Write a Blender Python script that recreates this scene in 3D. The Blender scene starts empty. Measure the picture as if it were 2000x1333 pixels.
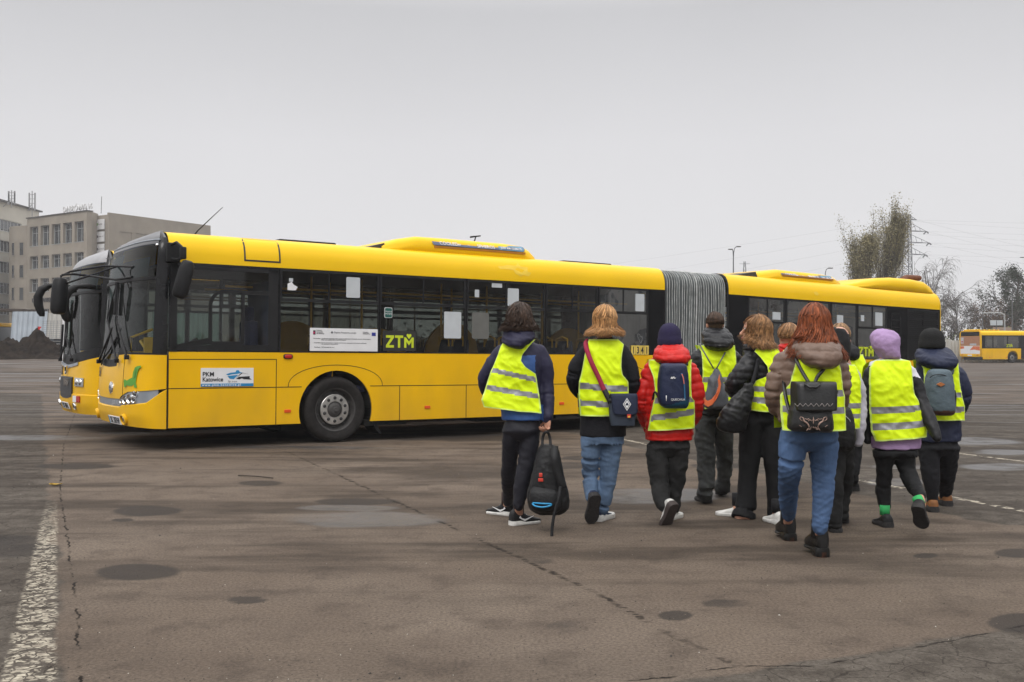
import bpy, bmesh, math, random
import numpy as np
from math import sin, cos, pi, radians, atan2, sqrt
from mathutils import Vector, Matrix, Euler, noise
random.seed(7)
S = bpy.context.scene
COL = S.collection
# ---------------------------------------------------------------- camera
cam = bpy.data.objects.new('camera', bpy.data.cameras.new('camera')); COL.objects.link(cam)
cam.data.lens = 35; cam.data.sensor_width = 36; cam.data.clip_end = 4000; cam.data.clip_start = .05
cam.location = (0, 0, 1.35); cam.rotation_euler = (radians(90.398), 0, 0)
S.camera = cam
# ---------------------------------------------------------------- light
world = bpy.data.worlds.new("World"); S.world = world; world.use_nodes = True
wn = world.node_tree; wn.nodes.clear()
def wnode(t, **k):
    n = wn.nodes.new(t)
    for a, b in k.items(): setattr(n, a, b)
    return n
wo = wnode('ShaderNodeOutputWorld'); bg = wnode('ShaderNodeBackground')
SUN_EL, SUN_AZ = 48, 200
sky = wnode('ShaderNodeTexSky', sky_type='NISHITA'); sky.sun_disc = False
sky.sun_elevation = radians(SUN_EL); sky.sun_rotation = radians(SUN_AZ); sky.dust_density = 5
hs = wnode('ShaderNodeHueSaturation'); hs.inputs['Saturation'].default_value = .12
tc = wnode('ShaderNodeTexCoord'); sx = wnode('ShaderNodeSeparateXYZ')
rp = wnode('ShaderNodeValToRGB')
el = rp.color_ramp.elements
el[0].position = 0; el[0].color = (.80, .795, .81, 1)
el[1].position = 1; el[1].color = (2.5, 2.48, 2.5, 1)
for p, c in ((.10, (.81, .805, .82)), (.2, (.75, .745, .765)), (.32, (.60, .60, .62)), (.40, (.9, .9, .92)), (.7, (1.9, 1.9, 1.92))):
    e = el.new(p); e.color = (*c, 1)
nz = wnode('ShaderNodeTexNoise'); nz.inputs['Scale'].default_value = 1.6; nz.inputs['Detail'].default_value = 3
mr = wnode('ShaderNodeMapRange'); mr.inputs[3].default_value = .90; mr.inputs[4].default_value = 1.10
mul = wnode('ShaderNodeVectorMath', operation='MULTIPLY')
mx = wnode('ShaderNodeMix', data_type='RGBA'); mx.inputs[0].default_value = .04
L = wn.links.new
L(tc.outputs['Generated'], sx.inputs[0]); L(sx.outputs['Z'], rp.inputs[0])
L(tc.outputs['Generated'], nz.inputs['Vector']); L(nz.outputs['Fac'], mr.inputs[0])
L(rp.outputs[0], mul.inputs[0]); L(mr.outputs[0], mul.inputs[1])
L(sky.outputs[0], hs.inputs['Color']); L(mul.outputs[0], mx.inputs[6])
sc_ = wnode('ShaderNodeVectorMath', operation='SCALE'); sc_.inputs['Scale'].default_value = .1
L(hs.outputs[0], sc_.inputs[0]); L(sc_.outputs[0], mx.inputs[7])
L(mx.outputs[2], bg.inputs[0]); bg.inputs[1].default_value = 1
L(bg.outputs[0], wo.inputs[0])
sun = bpy.data.objects.new('sun', bpy.data.lights.new('sun', 'SUN')); COL.objects.link(sun)
sun.data.energy = 1.1; sun.data.angle = radians(24); sun.data.color = (1, .97, .93)
sd = Vector((sin(radians(SUN_AZ)), cos(radians(SUN_AZ)), math.tan(radians(SUN_EL)))).normalized()
sun.rotation_euler = sd.to_track_quat('Z', 'Y').to_euler()
S.view_settings.view_transform = 'Standard'; S.view_settings.look = 'None'
S.view_settings.gamma = 1; S.view_settings.exposure = 0
S.render.engine = 'CYCLES'
S.cycles.max_bounces = 8; S.cycles.transparent_max_bounces = 24
# ---------------------------------------------------------------- materials
def hexl(h, k=1):
    h = h.lstrip('#'); v = [int(h[i:i+2], 16)/255 for i in (0, 2, 4)]
    return tuple(min(1, (x/12.92 if x <= .04045 else ((x+.055)/1.055)**2.4)*k) for x in v)
MC = {}
def pm(name, col, rough=.5, var=.12, vs=6, bump=0, bs=80, coat=0, metal=0, spec=.5, rv=.1, stretch=(1, 1, 1), col2=None, det=6, aniso=None, island=0, dirt=0):
    if name in MC: return MC[name]
    m = bpy.data.materials.new(name); m.use_nodes = True; t = m.node_tree
    b = t.nodes['Principled BSDF']; N = t.nodes.new; K = t.links.new
    b.inputs['Metallic'].default_value = metal; b.inputs['Coat Weight'].default_value = coat
    b.inputs['Coat Roughness'].default_value = .08; b.inputs['Specular IOR Level'].default_value = spec
    tc = N('ShaderNodeTexCoord'); mp = N('ShaderNodeMapping'); mp.inputs['Scale'].default_value = stretch
    K(tc.outputs['Object'], mp.inputs[0])
    n = N('ShaderNodeTexNoise'); n.inputs['Scale'].default_value = vs; n.inputs['Detail'].default_value = det
    K(mp.outputs[0], n.inputs['Vector'])
    c = N('ShaderNodeMix'); c.data_type = 'RGBA'
    lo = tuple(x*(1-var) for x in col) if col2 is None else col2
    hi = tuple(min(1, x*(1+var)) for x in col) if col2 is None else col
    c.inputs[6].default_value = (*lo, 1); c.inputs[7].default_value = (*hi, 1)
    r = N('ShaderNodeMapRange'); r.inputs[1].default_value = .3; r.inputs[2].default_value = .7
    K(n.outputs['Fac'], r.inputs[0]); K(r.outputs[0], c.inputs[0])
    out = c.outputs[2]
    if island:
        g = N('ShaderNodeNewGeometry'); mm = N('ShaderNodeMapRange'); mm.inputs[3].default_value = 1-island; mm.inputs[4].default_value = 1+island
        K(g.outputs['Random Per Island'], mm.inputs[0])
        v = N('ShaderNodeVectorMath'); v.operation = 'SCALE'; K(out, v.inputs[0]); K(mm.outputs[0], v.inputs['Scale']); out = v.outputs[0]
    if dirt:
        n3 = N('ShaderNodeTexNoise'); n3.inputs['Scale'].default_value = 2.6; n3.inputs['Detail'].default_value = 8; mp3 = N('ShaderNodeMapping'); mp3.inputs['Scale'].default_value = (1, 1, .3); K(tc.outputs['Object'], mp3.inputs[0]); K(mp3.outputs[0], n3.inputs['Vector'])
        sp = N('ShaderNodeSeparateXYZ'); K(tc.outputs['Object'], sp.inputs[0])
        zr = N('ShaderNodeMapRange'); zr.inputs[1].default_value = 1.2; zr.inputs[2].default_value = .25; zr.inputs[3].default_value = -.1; zr.inputs[4].default_value = .4
        K(sp.outputs['Z'], zr.inputs[0])
        ad = N('ShaderNodeMath'); ad.operation = 'ADD'; K(zr.outputs[0], ad.inputs[0]); K(n3.outputs['Fac'], ad.inputs[1])
        dr = N('ShaderNodeMapRange'); dr.inputs[1].default_value = .5; dr.inputs[2].default_value = 1.1; dr.inputs[3].default_value = 0; dr.inputs[4].default_value = dirt
        K(ad.outputs[0], dr.inputs[0])
        dm = N('ShaderNodeMix'); dm.data_type = 'RGBA'; dm.inputs[7].default_value = (.16, .11, .06, 1)
        K(dr.outputs[0], dm.inputs[0]); K(out, dm.inputs[6]); out = dm.outputs[2]
    K(out, b.inputs['Base Color'])
    rr = N('ShaderNodeMapRange'); rr.inputs[3].default_value = max(0, rough-rv/2); rr.inputs[4].default_value = min(1, rough+rv/2)
    K(n.outputs['Fac'], rr.inputs[0]); K(rr.outputs[0], b.inputs['Roughness'])
    if bump:
        n2 = N('ShaderNodeTexNoise'); n2.inputs['Scale'].default_value = bs; n2.inputs['Detail'].default_value = 4
        K(mp.outputs[0], n2.inputs['Vector'])
        bp = N('ShaderNodeBump'); bp.inputs['Strength'].default_value = min(1, bump); bp.inputs['Distance'].default_value = .01*max(1, bump)
        K(n2.outputs['Fac'], bp.inputs['Height']); K(bp.outputs[0], b.inputs['Normal'])
    MC[name] = m; return m
def glass(name, tint=(.35, .38, .37), refl=1.0, wob=.05, dirty=.06):
    if name in MC: return MC[name]
    m = bpy.data.materials.new(name); m.use_nodes = True; t = m.node_tree; t.nodes.clear(); N = t.nodes.new; K = t.links.new
    o = N('ShaderNodeOutputMaterial'); tr = N('ShaderNodeBsdfTransparent'); gl = N('ShaderNodeBsdfGlossy'); df = N('ShaderNodeBsdfDiffuse')
    tr.inputs[0].default_value = (*tint, 1); gl.inputs['Roughness'].default_value = .02; df.inputs[0].default_value = (.3, .29, .27, 1)
    fr = N('ShaderNodeFresnel'); fr.inputs[0].default_value = 1.55
    tc = N('ShaderNodeTexCoord'); n = N('ShaderNodeTexNoise'); n.inputs['Scale'].default_value = 1.6; n.inputs['Detail'].default_value = 2
    K(tc.outputs['Object'], n.inputs['Vector'])
    if wob:
        bp = N('ShaderNodeBump'); bp.inputs['Strength'].default_value = wob; bp.inputs['Distance'].default_value = .2
        K(n.outputs['Fac'], bp.inputs['Height']); K(bp.outputs[0], gl.inputs['Normal'])
    mu = N('ShaderNodeMath'); mu.operation = 'MULTIPLY'; mu.inputs[1].default_value = refl; K(fr.outputs[0], mu.inputs[0])
    a = N('ShaderNodeMixShader'); K(mu.outputs[0], a.inputs[0]); K(tr.outputs[0], a.inputs[1]); K(gl.outputs[0], a.inputs[2])
    n2 = N('ShaderNodeTexNoise'); n2.inputs['Scale'].default_value = 5; n2.inputs['Detail'].default_value = 8; K(tc.outputs['Object'], n2.inputs['Vector'])
    r = N('ShaderNodeMapRange'); r.inputs[1].default_value = .35; r.inputs[2].default_value = .8; r.inputs[4].default_value = dirty*2
    K(n2.outputs['Fac'], r.inputs[0])
    b = N('ShaderNodeMixShader'); K(r.outputs[0], b.inputs[0]); K(a.outputs[0], b.inputs[1]); K(df.outputs[0], b.inputs[2])
    K(b.outputs[0], o.inputs[0]); MC[name] = m; return m
# ---------------------------------------------------------------- mesh builder
class MB:
    def __init__(s): s.v = []; s.f = []; s.m = []; s.mi = 0; s.xf = None
    def add(s, vs, fs, mi=None):
        o = len(s.v)
        s.v += [tuple(s.xf @ Vector(p)) if s.xf else tuple(p) for p in vs]
        s.f += [tuple(i+o for i in f) for f in fs]; s.m += [s.mi if mi is None else mi]*len(fs); return s
    def box(s, a, b, mi=None, bev=0):
        x0, y0, z0 = (min(a[i], b[i]) for i in range(3)); x1, y1, z1 = (max(a[i], b[i]) for i in range(3))
        if not bev:
            return s.add([(x0,y0,z0),(x1,y0,z0),(x1,y1,z0),(x0,y1,z0),(x0,y0,z1),(x1,y0,z1),(x1,y1,z1),(x0,y1,z1)],
                  [(3,2,1,0),(4,5,6,7),(0,1,5,4),(1,2,6,5),(2,3,7,6),(3,0,4,7)], mi)
        bm = bmesh.new(); bmesh.ops.create_cube(bm, size=1)
        for v in bm.verts: v.co = Vector(((x0+x1)/2+v.co.x*(x1-x0), (y0+y1)/2+v.co.y*(y1-y0), (z0+z1)/2+v.co.z*(z1-z0)))
        bmesh.ops.bevel(bm, geom=bm.edges[:], offset=min(bev, .45*min(x1-x0, y1-y0, z1-z0)), segments=2, affect='EDGES', profile=.6)
        bm.verts.index_update(); s.add([v.co[:] for v in bm.verts], [tuple(v.index for v in f.verts) for f in bm.faces], mi); bm.free(); return s
    def tube(s, pts, r, n=8, mi=None, cap=True, flat=None, up=(0, 0, 1)):
        pts = [Vector(p) for p in pts]; R = r if isinstance(r, (list, tuple)) else [r]*len(pts)
        vs = []; fs = []
        for i, p in enumerate(pts):
            d = (pts[min(i+1, len(pts)-1)]-pts[max(i-1, 0)]);
            if d.length < 1e-9: d = Vector((0, 0, 1))
            d.normalize(); u = Vector(up)
            if abs(d.dot(u)) > .95: u = Vector((1, 0, 0)) if abs(d.x) < .9 else Vector((0, 1, 0))
            a = d.cross(u).normalized(); b = d.cross(a).normalized(); k = flat if flat else 1
            for j in range(n):
                t = 2*pi*(j+.5)/n; vs.append(p+a*cos(t)*R[i]+b*sin(t)*R[i]*k)
        for i in range(len(pts)-1):
            for j in range(n):
                fs.append((i*n+j, i*n+(j+1) % n, (i+1)*n+(j+1) % n, (i+1)*n+j))
        if cap and n > 2:
            fs.append(tuple(range(n-1, -1, -1))); fs.append(tuple((len(pts)-1)*n+j for j in range(n)))
        return s.add(vs, fs, mi)
    def grid(s, P, closed=False, mi=None, mfn=None):
        nu = len(P); nv = len(P[0]); vs = [p for r in P for p in r]; fs = []; ms = []
        for i in range(nu-1):
            for j in range(nv if closed else nv-1):
                fs.append((i*nv+j, i*nv+(j+1) % nv, (i+1)*nv+(j+1) % nv, (i+1)*nv+j)); ms.append(mfn(i, j) if mfn else (s.mi if mi is None else mi))
        o = len(s.m); s.add(vs, fs, 0); s.m[o:] = ms; return s
    def loft(s, P, mi=None):
        s.grid(P, True, mi); nv = len(P[0]); o = len(s.v)-len(P)*nv
        s.f.append(tuple(o+j for j in range(nv-1, -1, -1))); s.f.append(tuple(o+(len(P)-1)*nv+j for j in range(nv)))
        s.m += [s.mi if mi is None else mi]*2; return s
    def prism(s, pts, d, mi=None):       # pts: 3D planar polygon, extruded by vector d
        n = len(pts); d = Vector(d); vs = [Vector(p) for p in pts]+[Vector(p)+d for p in pts]
        fs = [tuple(range(n)), tuple(range(2*n-1, n-1, -1))]+[(i, i+n, (i+1) % n+n, (i+1) % n) for i in range(n)]
        return s.add(vs, fs, mi)
    def lathe(s, prof, c=(0, 0, 0), axis='z', n=24, mi=None):    # prof: (r,h)
        vs = []; fs = []
        for r, h in prof:
            for j in range(n):
                t = 2*pi*j/n; a, b = r*cos(t), r*sin(t)
                p = (a, b, h) if axis == 'z' else ((a, h, b) if axis == 'y' else (h, a, b))
                vs.append((c[0]+p[0], c[1]+p[1], c[2]+p[2]))
        for i in range(len(prof)-1):
            for j in range(n): fs.append((i*n+j, i*n+(j+1) % n, (i+1)*n+(j+1) % n, (i+1)*n+j))
        return s.add(vs, fs, mi)
    def ball(s, c, r, n=12, m=8, mi=None, rot=None):
        r = r if isinstance(r, (tuple, list)) else (r, r, r); P = []
        for i in range(m+1):
            a = pi*i/m*.998+.001
            row = []
            for j in range(n):
                t = 2*pi*j/n; v = Vector((r[0]*sin(a)*cos(t), r[1]*sin(a)*sin(t), -r[2]*cos(a)))
                if rot: v = rot @ v
                row.append(v+Vector(c))
            P.append(row)
        return s.loft(P, mi)
    def plate(s, xs, zs, holes, y0, y1, mi=None):     # plate in the xz plane with rectangular holes
        X = sorted(set([xs[0], xs[1]]+[h[0] for h in holes]+[h[1] for h in holes])); Z = sorted(set([zs[0], zs[1]]+[h[2] for h in holes]+[h[3] for h in holes]))
        inh = lambda i, j: not (0 <= i < len(X)-1 and 0 <= j < len(Z)-1) or any(h[0]-1e-6 <= (X[i]+X[i+1])/2 <= h[1] and h[2]-1e-6 <= (Z[j]+Z[j+1])/2 <= h[3] for h in holes)
        for i in range(len(X)-1):
            for j in range(len(Z)-1):
                if inh(i, j): continue
                a, b, c, d = X[i], X[i+1], Z[j], Z[j+1]
                s.add([(a,y0,c),(b,y0,c),(b,y0,d),(a,y0,d),(a,y1,c),(b,y1,c),(b,y1,d),(a,y1,d)], [(0,1,2,3),(7,6,5,4)], mi)
                if inh(i-1, j): s.add([(a,y0,c),(a,y0,d),(a,y1,d),(a,y1,c)], [(0,1,2,3)], mi)
                if inh(i+1, j): s.add([(b,y0,c),(b,y1,c),(b,y1,d),(b,y0,d)], [(0,1,2,3)], mi)
                if inh(i, j-1): s.add([(a,y0,c),(a,y1,c),(b,y1,c),(b,y0,c)], [(0,1,2,3)], mi)
                if inh(i, j+1): s.add([(a,y0,d),(b,y0,d),(b,y1,d),(a,y1,d)], [(0,1,2,3)], mi)
        return s
    def build(s, name, mats, parent=None, smooth=False, fn=None, recalc=True):
        if fn: s.v = [fn(*p) for p in s.v]
        me = bpy.data.meshes.new(name); me.from_pydata([tuple(p) for p in s.v], [], s.f)
        for m in (mats if isinstance(mats, (list, tuple)) else [mats]): me.materials.append(m)
        me.polygons.foreach_set('material_index', s.m)
        if recalc:
            bm = bmesh.new(); bm.from_mesh(me); bmesh.ops.recalc_face_normals(bm, faces=bm.faces[:]); bm.to_mesh(me); bm.free()
        if smooth:
            me.polygons.foreach_set('use_smooth', [True]*len(me.polygons))
            if smooth != 'all': me.set_sharp_from_angle(angle=radians(38))
        me.update(); o = bpy.data.objects.new(name, me); COL.objects.link(o); o.parent = parent; return o
def tag(o, label, cat, group=None, kind=None):
    if label: o['label'] = label
    if cat: o['category'] = cat
    if group: o['group'] = group
    if kind: o['kind'] = kind
    return o
def empty(name, loc, rot=(0, 0, 0)):
    o = bpy.data.objects.new(name, None); COL.objects.link(o); o.location = loc; o.rotation_euler = rot; o.empty_display_size = .2; return o
def text(s, size, mat, parent, mtx, name='lettering', ext=.001, xs=1, bold=0, align='LEFT', space=1, lines=1):
    c = bpy.data.curves.new(name, 'FONT'); c.body = s; c.size = size; c.extrude = ext; c.align_x = align; c.offset = bold; c.space_character = space; c.space_line = lines
    o = bpy.data.objects.new(name, c); COL.objects.link(o)
    bpy.context.view_layer.update()
    me = bpy.data.meshes.new_from_object(o.evaluated_get(bpy.context.evaluated_depsgraph_get())); bpy.data.objects.remove(o); bpy.data.curves.remove(c)
    me.name = name; me.transform(mtx @ Matrix.Diagonal((xs, 1, 1, 1))); me.materials.clear(); me.materials.append(mat)
    o = bpy.data.objects.new(name, me); COL.objects.link(o); o.parent = parent; return o
def smoothstep(a, b, x):
    t = max(0, min(1, (x-a)/(b-a))); return t*t*(3-2*t)
def lerp(tab, x):
    if x <= tab[0][0]: return tab[0][1]
    for (a, b), (c, d) in zip(tab, tab[1:]):
        if x <= c: return b+(d-b)*(x-a)/(c-a)
    return tab[-1][1]
# frame of the long bus, which also sets the fall of the yard under it
TH = radians(34.505); BX, BY = -4.526, 13.07; SL = .00932
def droop(s): return .012*max(0, s-9.6)
def gz(X, Y):
    s = (X-BX)*cos(TH)+(Y-BY)*sin(TH); s = max(0, min(20, s)); return -(s*SL+droop(s))*smoothstep(9, 13.5, Y)*(1-smoothstep(30, 50, Y))+.82*smoothstep(28, 58, Y)*smoothstep(4, 16, -X)
F_ = 1944
def ground_at(px, py):
    Z = 1.35*F_/(py-680); return ((px-1000)/F_*Z, Z)
# ---------------------------------------------------------------- ground
def ground_material():
    m = bpy.data.materials.new('old_asphalt'); m.use_nodes = True; t = m.node_tree; N = t.nodes.new; K = t.links.new
    b = t.nodes['Principled BSDF']
    tc = N('ShaderNodeTexCoord'); P = tc.outputs['Object']
    def noise_(scale, det=6, st=(1, 1, 1), rot=0, rough=.55, src=P):
        mp = N('ShaderNodeMapping'); mp.inputs['Scale'].default_value = st; mp.inputs['Rotation'].default_value = (0, 0, rot); K(src, mp.inputs[0])
        n = N('ShaderNodeTexNoise'); n.inputs['Scale'].default_value = scale; n.inputs['Detail'].default_value = det; n.inputs['Roughness'].default_value = rough
        K(mp.outputs[0], n.inputs['Vector']); return n.outputs['Fac']
    def rng(x, a, b_, c=0, d=1, sm=True):
        r = N('ShaderNodeMapRange'); r.interpolation_type = 'SMOOTHSTEP' if sm else 'LINEAR'
        for i, v in enumerate((a, b_, c, d)): r.inputs[i+1].default_value = v
        K(x, r.inputs[0]); return r.outputs[0]
    def mth(op, x, y=None):
        n = N('ShaderNodeMath'); n.operation = op
        for i, v in enumerate((x, y)):
            if v is None: continue
            if isinstance(v, (int, float)): n.inputs[i].default_value = v
            else: K(v, n.inputs[i])
        return n.outputs[0]
    def mix(f, x, y):
        n = N('ShaderNodeMix'); n.data_type = 'RGBA'
        if isinstance(f, (int, float)): n.inputs[0].default_value = f
        else: K(f, n.inputs[0])
        for i, v in ((6, x), (7, y)):
            if isinstance(v, tuple): n.inputs[i].default_value = (*v, 1)
            else: K(v, n.inputs[i])
        return n.outputs[2]
    sep = N('ShaderNodeSeparateXYZ'); K(P, sep.inputs[0]); X, Y = sep.outputs[0], sep.outputs[1]
    # warped position for ragged edges
    wn1 = N('ShaderNodeTexNoise'); wn1.inputs['Scale'].default_value = 2.2; wn1.inputs['Detail'].default_value = 6; K(P, wn1.inputs['Vector'])
    wv = N('ShaderNodeVectorMath'); wv.operation = 'SUBTRACT'; K(wn1.outputs['Color'], wv.inputs[0]); wv.inputs[1].default_value = (.5, .5, .5)
    ws = N('ShaderNodeVectorMath'); ws.operation = 'SCALE'; ws.inputs['Scale'].default_value = .35; K(wv.outputs[0], ws.inputs[0])
    wa = N('ShaderNodeVectorMath'); wa.operation = 'ADD'; K(P, wa.inputs[0]); K(ws.outputs[0], wa.inputs[1]); PW = wa.outputs[0]
    def dist_line(p, q, src=PW):          # signed distance to a line
        dx, dy = q[0]-p[0], q[1]-p[1]; l = sqrt(dx*dx+dy*dy); nx, ny = -dy/l, dx/l
        d = N('ShaderNodeVectorMath'); d.operation = 'DOT_PRODUCT'; K(src, d.inputs[0]); d.inputs[1].default_value = (nx, ny, 0)
        return mth('SUBTRACT', d.outputs['Value'], nx*p[0]+ny*p[1])
    def ell(cx, cy, rx, ry, a=0, soft=.25, src=PW):
        mp = N('ShaderNodeMapping'); mp.vector_type = 'TEXTURE'; mp.inputs['Location'].default_value = (cx, cy, 0); mp.inputs['Rotation'].default_value = (0, 0, a); mp.inputs['Scale'].default_value = (rx, ry, 1e6)
        K(src, mp.inputs[0]); l = N('ShaderNodeVectorMath'); l.operation = 'LENGTH'; K(mp.outputs[0], l.inputs[0])
        return rng(l.outputs['Value'], 1+soft, 1-soft)
    def ellpx(px, py, w, h, soft=.25):    # an oval whose place was measured in the photograph
        cx, cy = ground_at(px, py); n = ground_at(px, py+h)[1]; f_ = ground_at(px, py-h)[1]
        return ell(cx, cy, w/F_*cy, (f_-n)/2, atan2(cx, cy)*-0.3, soft)
    n_big = noise_(.35, 5); n_mid = noise_(1.6, 7); n_fine = noise_(60, 4, rough=.7); n_grain = noise_(260, 2, rough=.8)
    streak = noise_(.9, 7, (.34, 1.5, 1), radians(-10), .62); streak2 = noise_(2.2, 7, (.12, 1.5, 1), radians(-14))
    base = mix(rng(n_big, .35, .65), GC[0], GC[1])
    base = mix(rng(n_mid, .3, .75, 0, .6), base, GC[2])
    oldc = mix(rng(noise_(5, 8, rough=.75), .35, .65), (.058, .049, .040), (.125, .108, .090))
    at = N('ShaderNodeAttribute'); at.attribute_name = 'patches'; sa = N('ShaderNodeSeparateXYZ'); K(at.outputs['Vector'], sa.inputs[0])
    at2 = N('ShaderNodeAttribute'); at2.attribute_name = 'lines'; sb = N('ShaderNodeSeparateXYZ'); K(at2.outputs['Vector'], sb.inputs[0])
    at3 = N('ShaderNodeAttribute'); at3.attribute_name = 'marks'; sm_ = N('ShaderNodeSeparateXYZ'); K(at3.outputs['Vector'], sm_.inputs[0])
    wob = mth('MULTIPLY', mth('SUBTRACT', wn1.outputs['Fac'], .5), .30)
    wob2 = mth('MULTIPLY', mth('SUBTRACT', noise_(9, 5), .5), .10)
    far = rng(Y, 22, 40)
    old = rng(mth('ADD', sa.outputs[0], wob), -.02, .03)
    patchy = rng(noise_(3.2, 8, rough=.7), .50, .66); base = mix(mth('MULTIPLY', patchy, .45), base, (.062, .048, .038))
    col = mix(old, base, oldc)
    col = mix(mth('MULTIPLY', far, .5), col, (.12, .10, .085))
    # damp tyre streaks
    damp = mth('MULTIPLY', rng(streak, .46, .60), rng(noise_(.22, 3), .34, .5))
    damp = mth('MAXIMUM', damp, mth('MULTIPLY', rng(streak2, .54, .66), .7))
    damp = mth('MULTIPLY', damp, rng(Y, 4.6, 7.2, .25, 1))
    band = mth('MULTIPLY', sm_.outputs[2], rng(streak, .38, .6))
    damp = mth('MAXIMUM', damp, band)
    col = mix(mth('MULTIPLY', damp, .72), col, (.026, .019, .014))
    # oval patches
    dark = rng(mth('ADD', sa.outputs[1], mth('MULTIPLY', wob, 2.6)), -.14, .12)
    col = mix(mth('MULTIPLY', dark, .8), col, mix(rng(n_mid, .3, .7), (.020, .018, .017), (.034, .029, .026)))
    wet = rng(mth('ADD', sa.outputs[2], mth('MULTIPLY', wob, 2)), -.2, .25)
    wet = mth('MULTIPLY', wet, rng(n_mid, .3, .55, .3, 1))
    farwet = mth('MULTIPLY', rng(Y, 16, 26), rng(noise_(1.1, 6, (.15, 1.6, 1), radians(-12)), .52, .62))
    wet = mth('MAXIMUM', wet, mth('MULTIPLY', farwet, .7))
    col = mix(mth('MULTIPLY', wet, .62), col, (.056, .058, .063))  # water film: its bluish grey sky sheen is painted into the base colour
    # seam and cracks
    wf = N('ShaderNodeTexNoise'); wf.inputs['Scale'].default_value = 9; wf.inputs['Detail'].default_value = 5; K(P, wf.inputs['Vector'])
    w2 = N('ShaderNodeVectorMath'); w2.operation = 'SUBTRACT'; K(wf.outputs['Color'], w2.inputs[0]); w2.inputs[1].default_value = (.5, .5, .5)
    w3 = N('ShaderNodeVectorMath'); w3.operation = 'SCALE'; w3.inputs['Scale'].default_value = .09; K(w2.outputs[0], w3.inputs[0])
    w4 = N('ShaderNodeVectorMath'); w4.operation = 'ADD'; K(P, w4.inputs[0]); K(w3.outputs[0], w4.inputs[1]); PS = w4.outputs[0]
    brk = rng(noise_(9, 4, (.7, 2.5, 1)), .435, .52)
    jag = mth('ADD', mth('ABSOLUTE', mth('ADD', sb.outputs[0], wob2)), 0)
    seam = mth('MULTIPLY', rng(mth('ADD', jag, mth('MULTIPLY', n_fine, .03)), .042, .024), mth('MULTIPLY', brk, rng(n_mid, .38, .55, .12, .9)))
    jag2 = mth('ABSOLUTE', mth('ADD', sb.outputs[1], mth('MULTIPLY', wob2, .8)))
    seam = mth('MAXIMUM', seam, mth('MULTIPLY', rng(jag2, .010, .003), rng(noise_(4, 3), .42, .56)))
    vor = N('ShaderNodeTexVoronoi'); vor.feature = 'DISTANCE_TO_EDGE'; vor.inputs['Scale'].default_value = 2.6; K(PW, vor.inputs['Vector'])
    vor2 = N('ShaderNodeTexVoronoi'); vor2.feature = 'DISTANCE_TO_EDGE'; vor2.inputs['Scale'].default_value = 9; K(PS, vor2.inputs['Vector'])
    cr = mth('MAXIMUM', rng(vor.outputs['Distance'], .014, .004), mth('MULTIPLY', rng(vor2.outputs['Distance'], .03, .01), rng(noise_(1.5, 3), .5, .62)))
    cr = mth('MULTIPLY', cr, old)
    cracks = mth('MAXIMUM', seam, mth('MULTIPLY', cr, .5))
    # worn white lines
    wl = N('ShaderNodeTexVoronoi'); wl.feature = 'DISTANCE_TO_EDGE'; wl.inputs['Scale'].default_value = 24
    mpw = N('ShaderNodeMapping'); mpw.inputs['Scale'].default_value = (.75, 1.25, 1); K(PS, mpw.inputs[0]); K(mpw.outputs[0], wl.inputs['Vector'])
    chips = mth('MULTIPLY', rng(wl.outputs['Distance'], .05, .10), rng(noise_(14, 5), .42, .52))
    white = mth('MULTIPLY', rng(mth('SUBTRACT', mth('ADD', mth('ABSOLUTE', sb.outputs[2]), mth('MULTIPLY', wob2, .35)), mth('SUBTRACT', .165, mth('MULTIPLY', Y, .012))), 0, -.03), mth('MULTIPLY', rng(Y, 9.2, 7.0), chips))
    chip2 = rng(noise_(11, 4), .45, .52)
    white = mth('MAXIMUM', white, mth('MULTIPLY', rng(mth('ADD', sm_.outputs[0], mth('MULTIPLY', wob2, .3)), .055, .035), chip2))
    col = mix(rng(n_fine, .35, .68, 0, .6), col, (.035, .028, .023))
    col = mix(rng(n_grain, .60, .74, 0, .7), col, (.19, .165, .14))
    col = mix(rng(noise_(120, 2), .68, .74, 0, .8), col, (.018, .015, .012))
    col = mix(white, col, mix(rng(noise_(20, 4), .35, .65), (.22, .19, .15), (.42, .38, .30)))
    col = mix(cracks, col, (.012, .009, .007))
    K(col, b.inputs['Base Color'])
    r = mth('SUBTRACT', .9, mth('MULTIPLY', damp, .08)); r = mth('SUBTRACT', r, mth('MULTIPLY', dark, .1)); r = mth('SUBTRACT', r, mth('MULTIPLY', wet, .45))
    r = mth('MAXIMUM', r, .12); K(r, b.inputs['Roughness'])
    K(rng(wet, 0, 1, .12, .5), b.inputs['Specular IOR Level'])
    h = mth('ADD', mth('MULTIPLY', n_fine, .25), mth('MULTIPLY', n_grain, .12)); h = mth('ADD', h, mth('MULTIPLY', wf.outputs['Fac'], mth('MULTIPLY', sa.outputs[0], .3)))
    
    
    bp = N('ShaderNodeBump'); bp.inputs['Strength'].default_value = .8; bp.inputs['Distance'].default_value = .012; K(h, bp.inputs['Height']); K(bp.outputs[0], b.inputs['Normal'])
    return m
GC = [(.140, .107, .081), (.174, .138, .108), (.104, .079, .062)]
def axis(lo, hi, fine_lo, fine_hi, st):
    a = [fine_lo+i*st for i in range(int((fine_hi-fine_lo)/st)+1)]; k = st
    while a[-1] < hi: k = min(k*1.12, 1.2) if a[-1] < 45 else k*1.5; a.append(a[-1]+k)
    k = st
    while a[0] > lo: k = min(k*1.12, 1.2) if a[0] > -45 else k*1.5; a.insert(0, a[0]-k)
    return a
xs = axis(-1800, 1800, -9, 9, .06); ys = axis(-300, 2500, 3, 15.5, .06)
g = MB(); g.grid([[(x, y, gz(x, y)) for x in xs] for y in ys])
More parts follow.
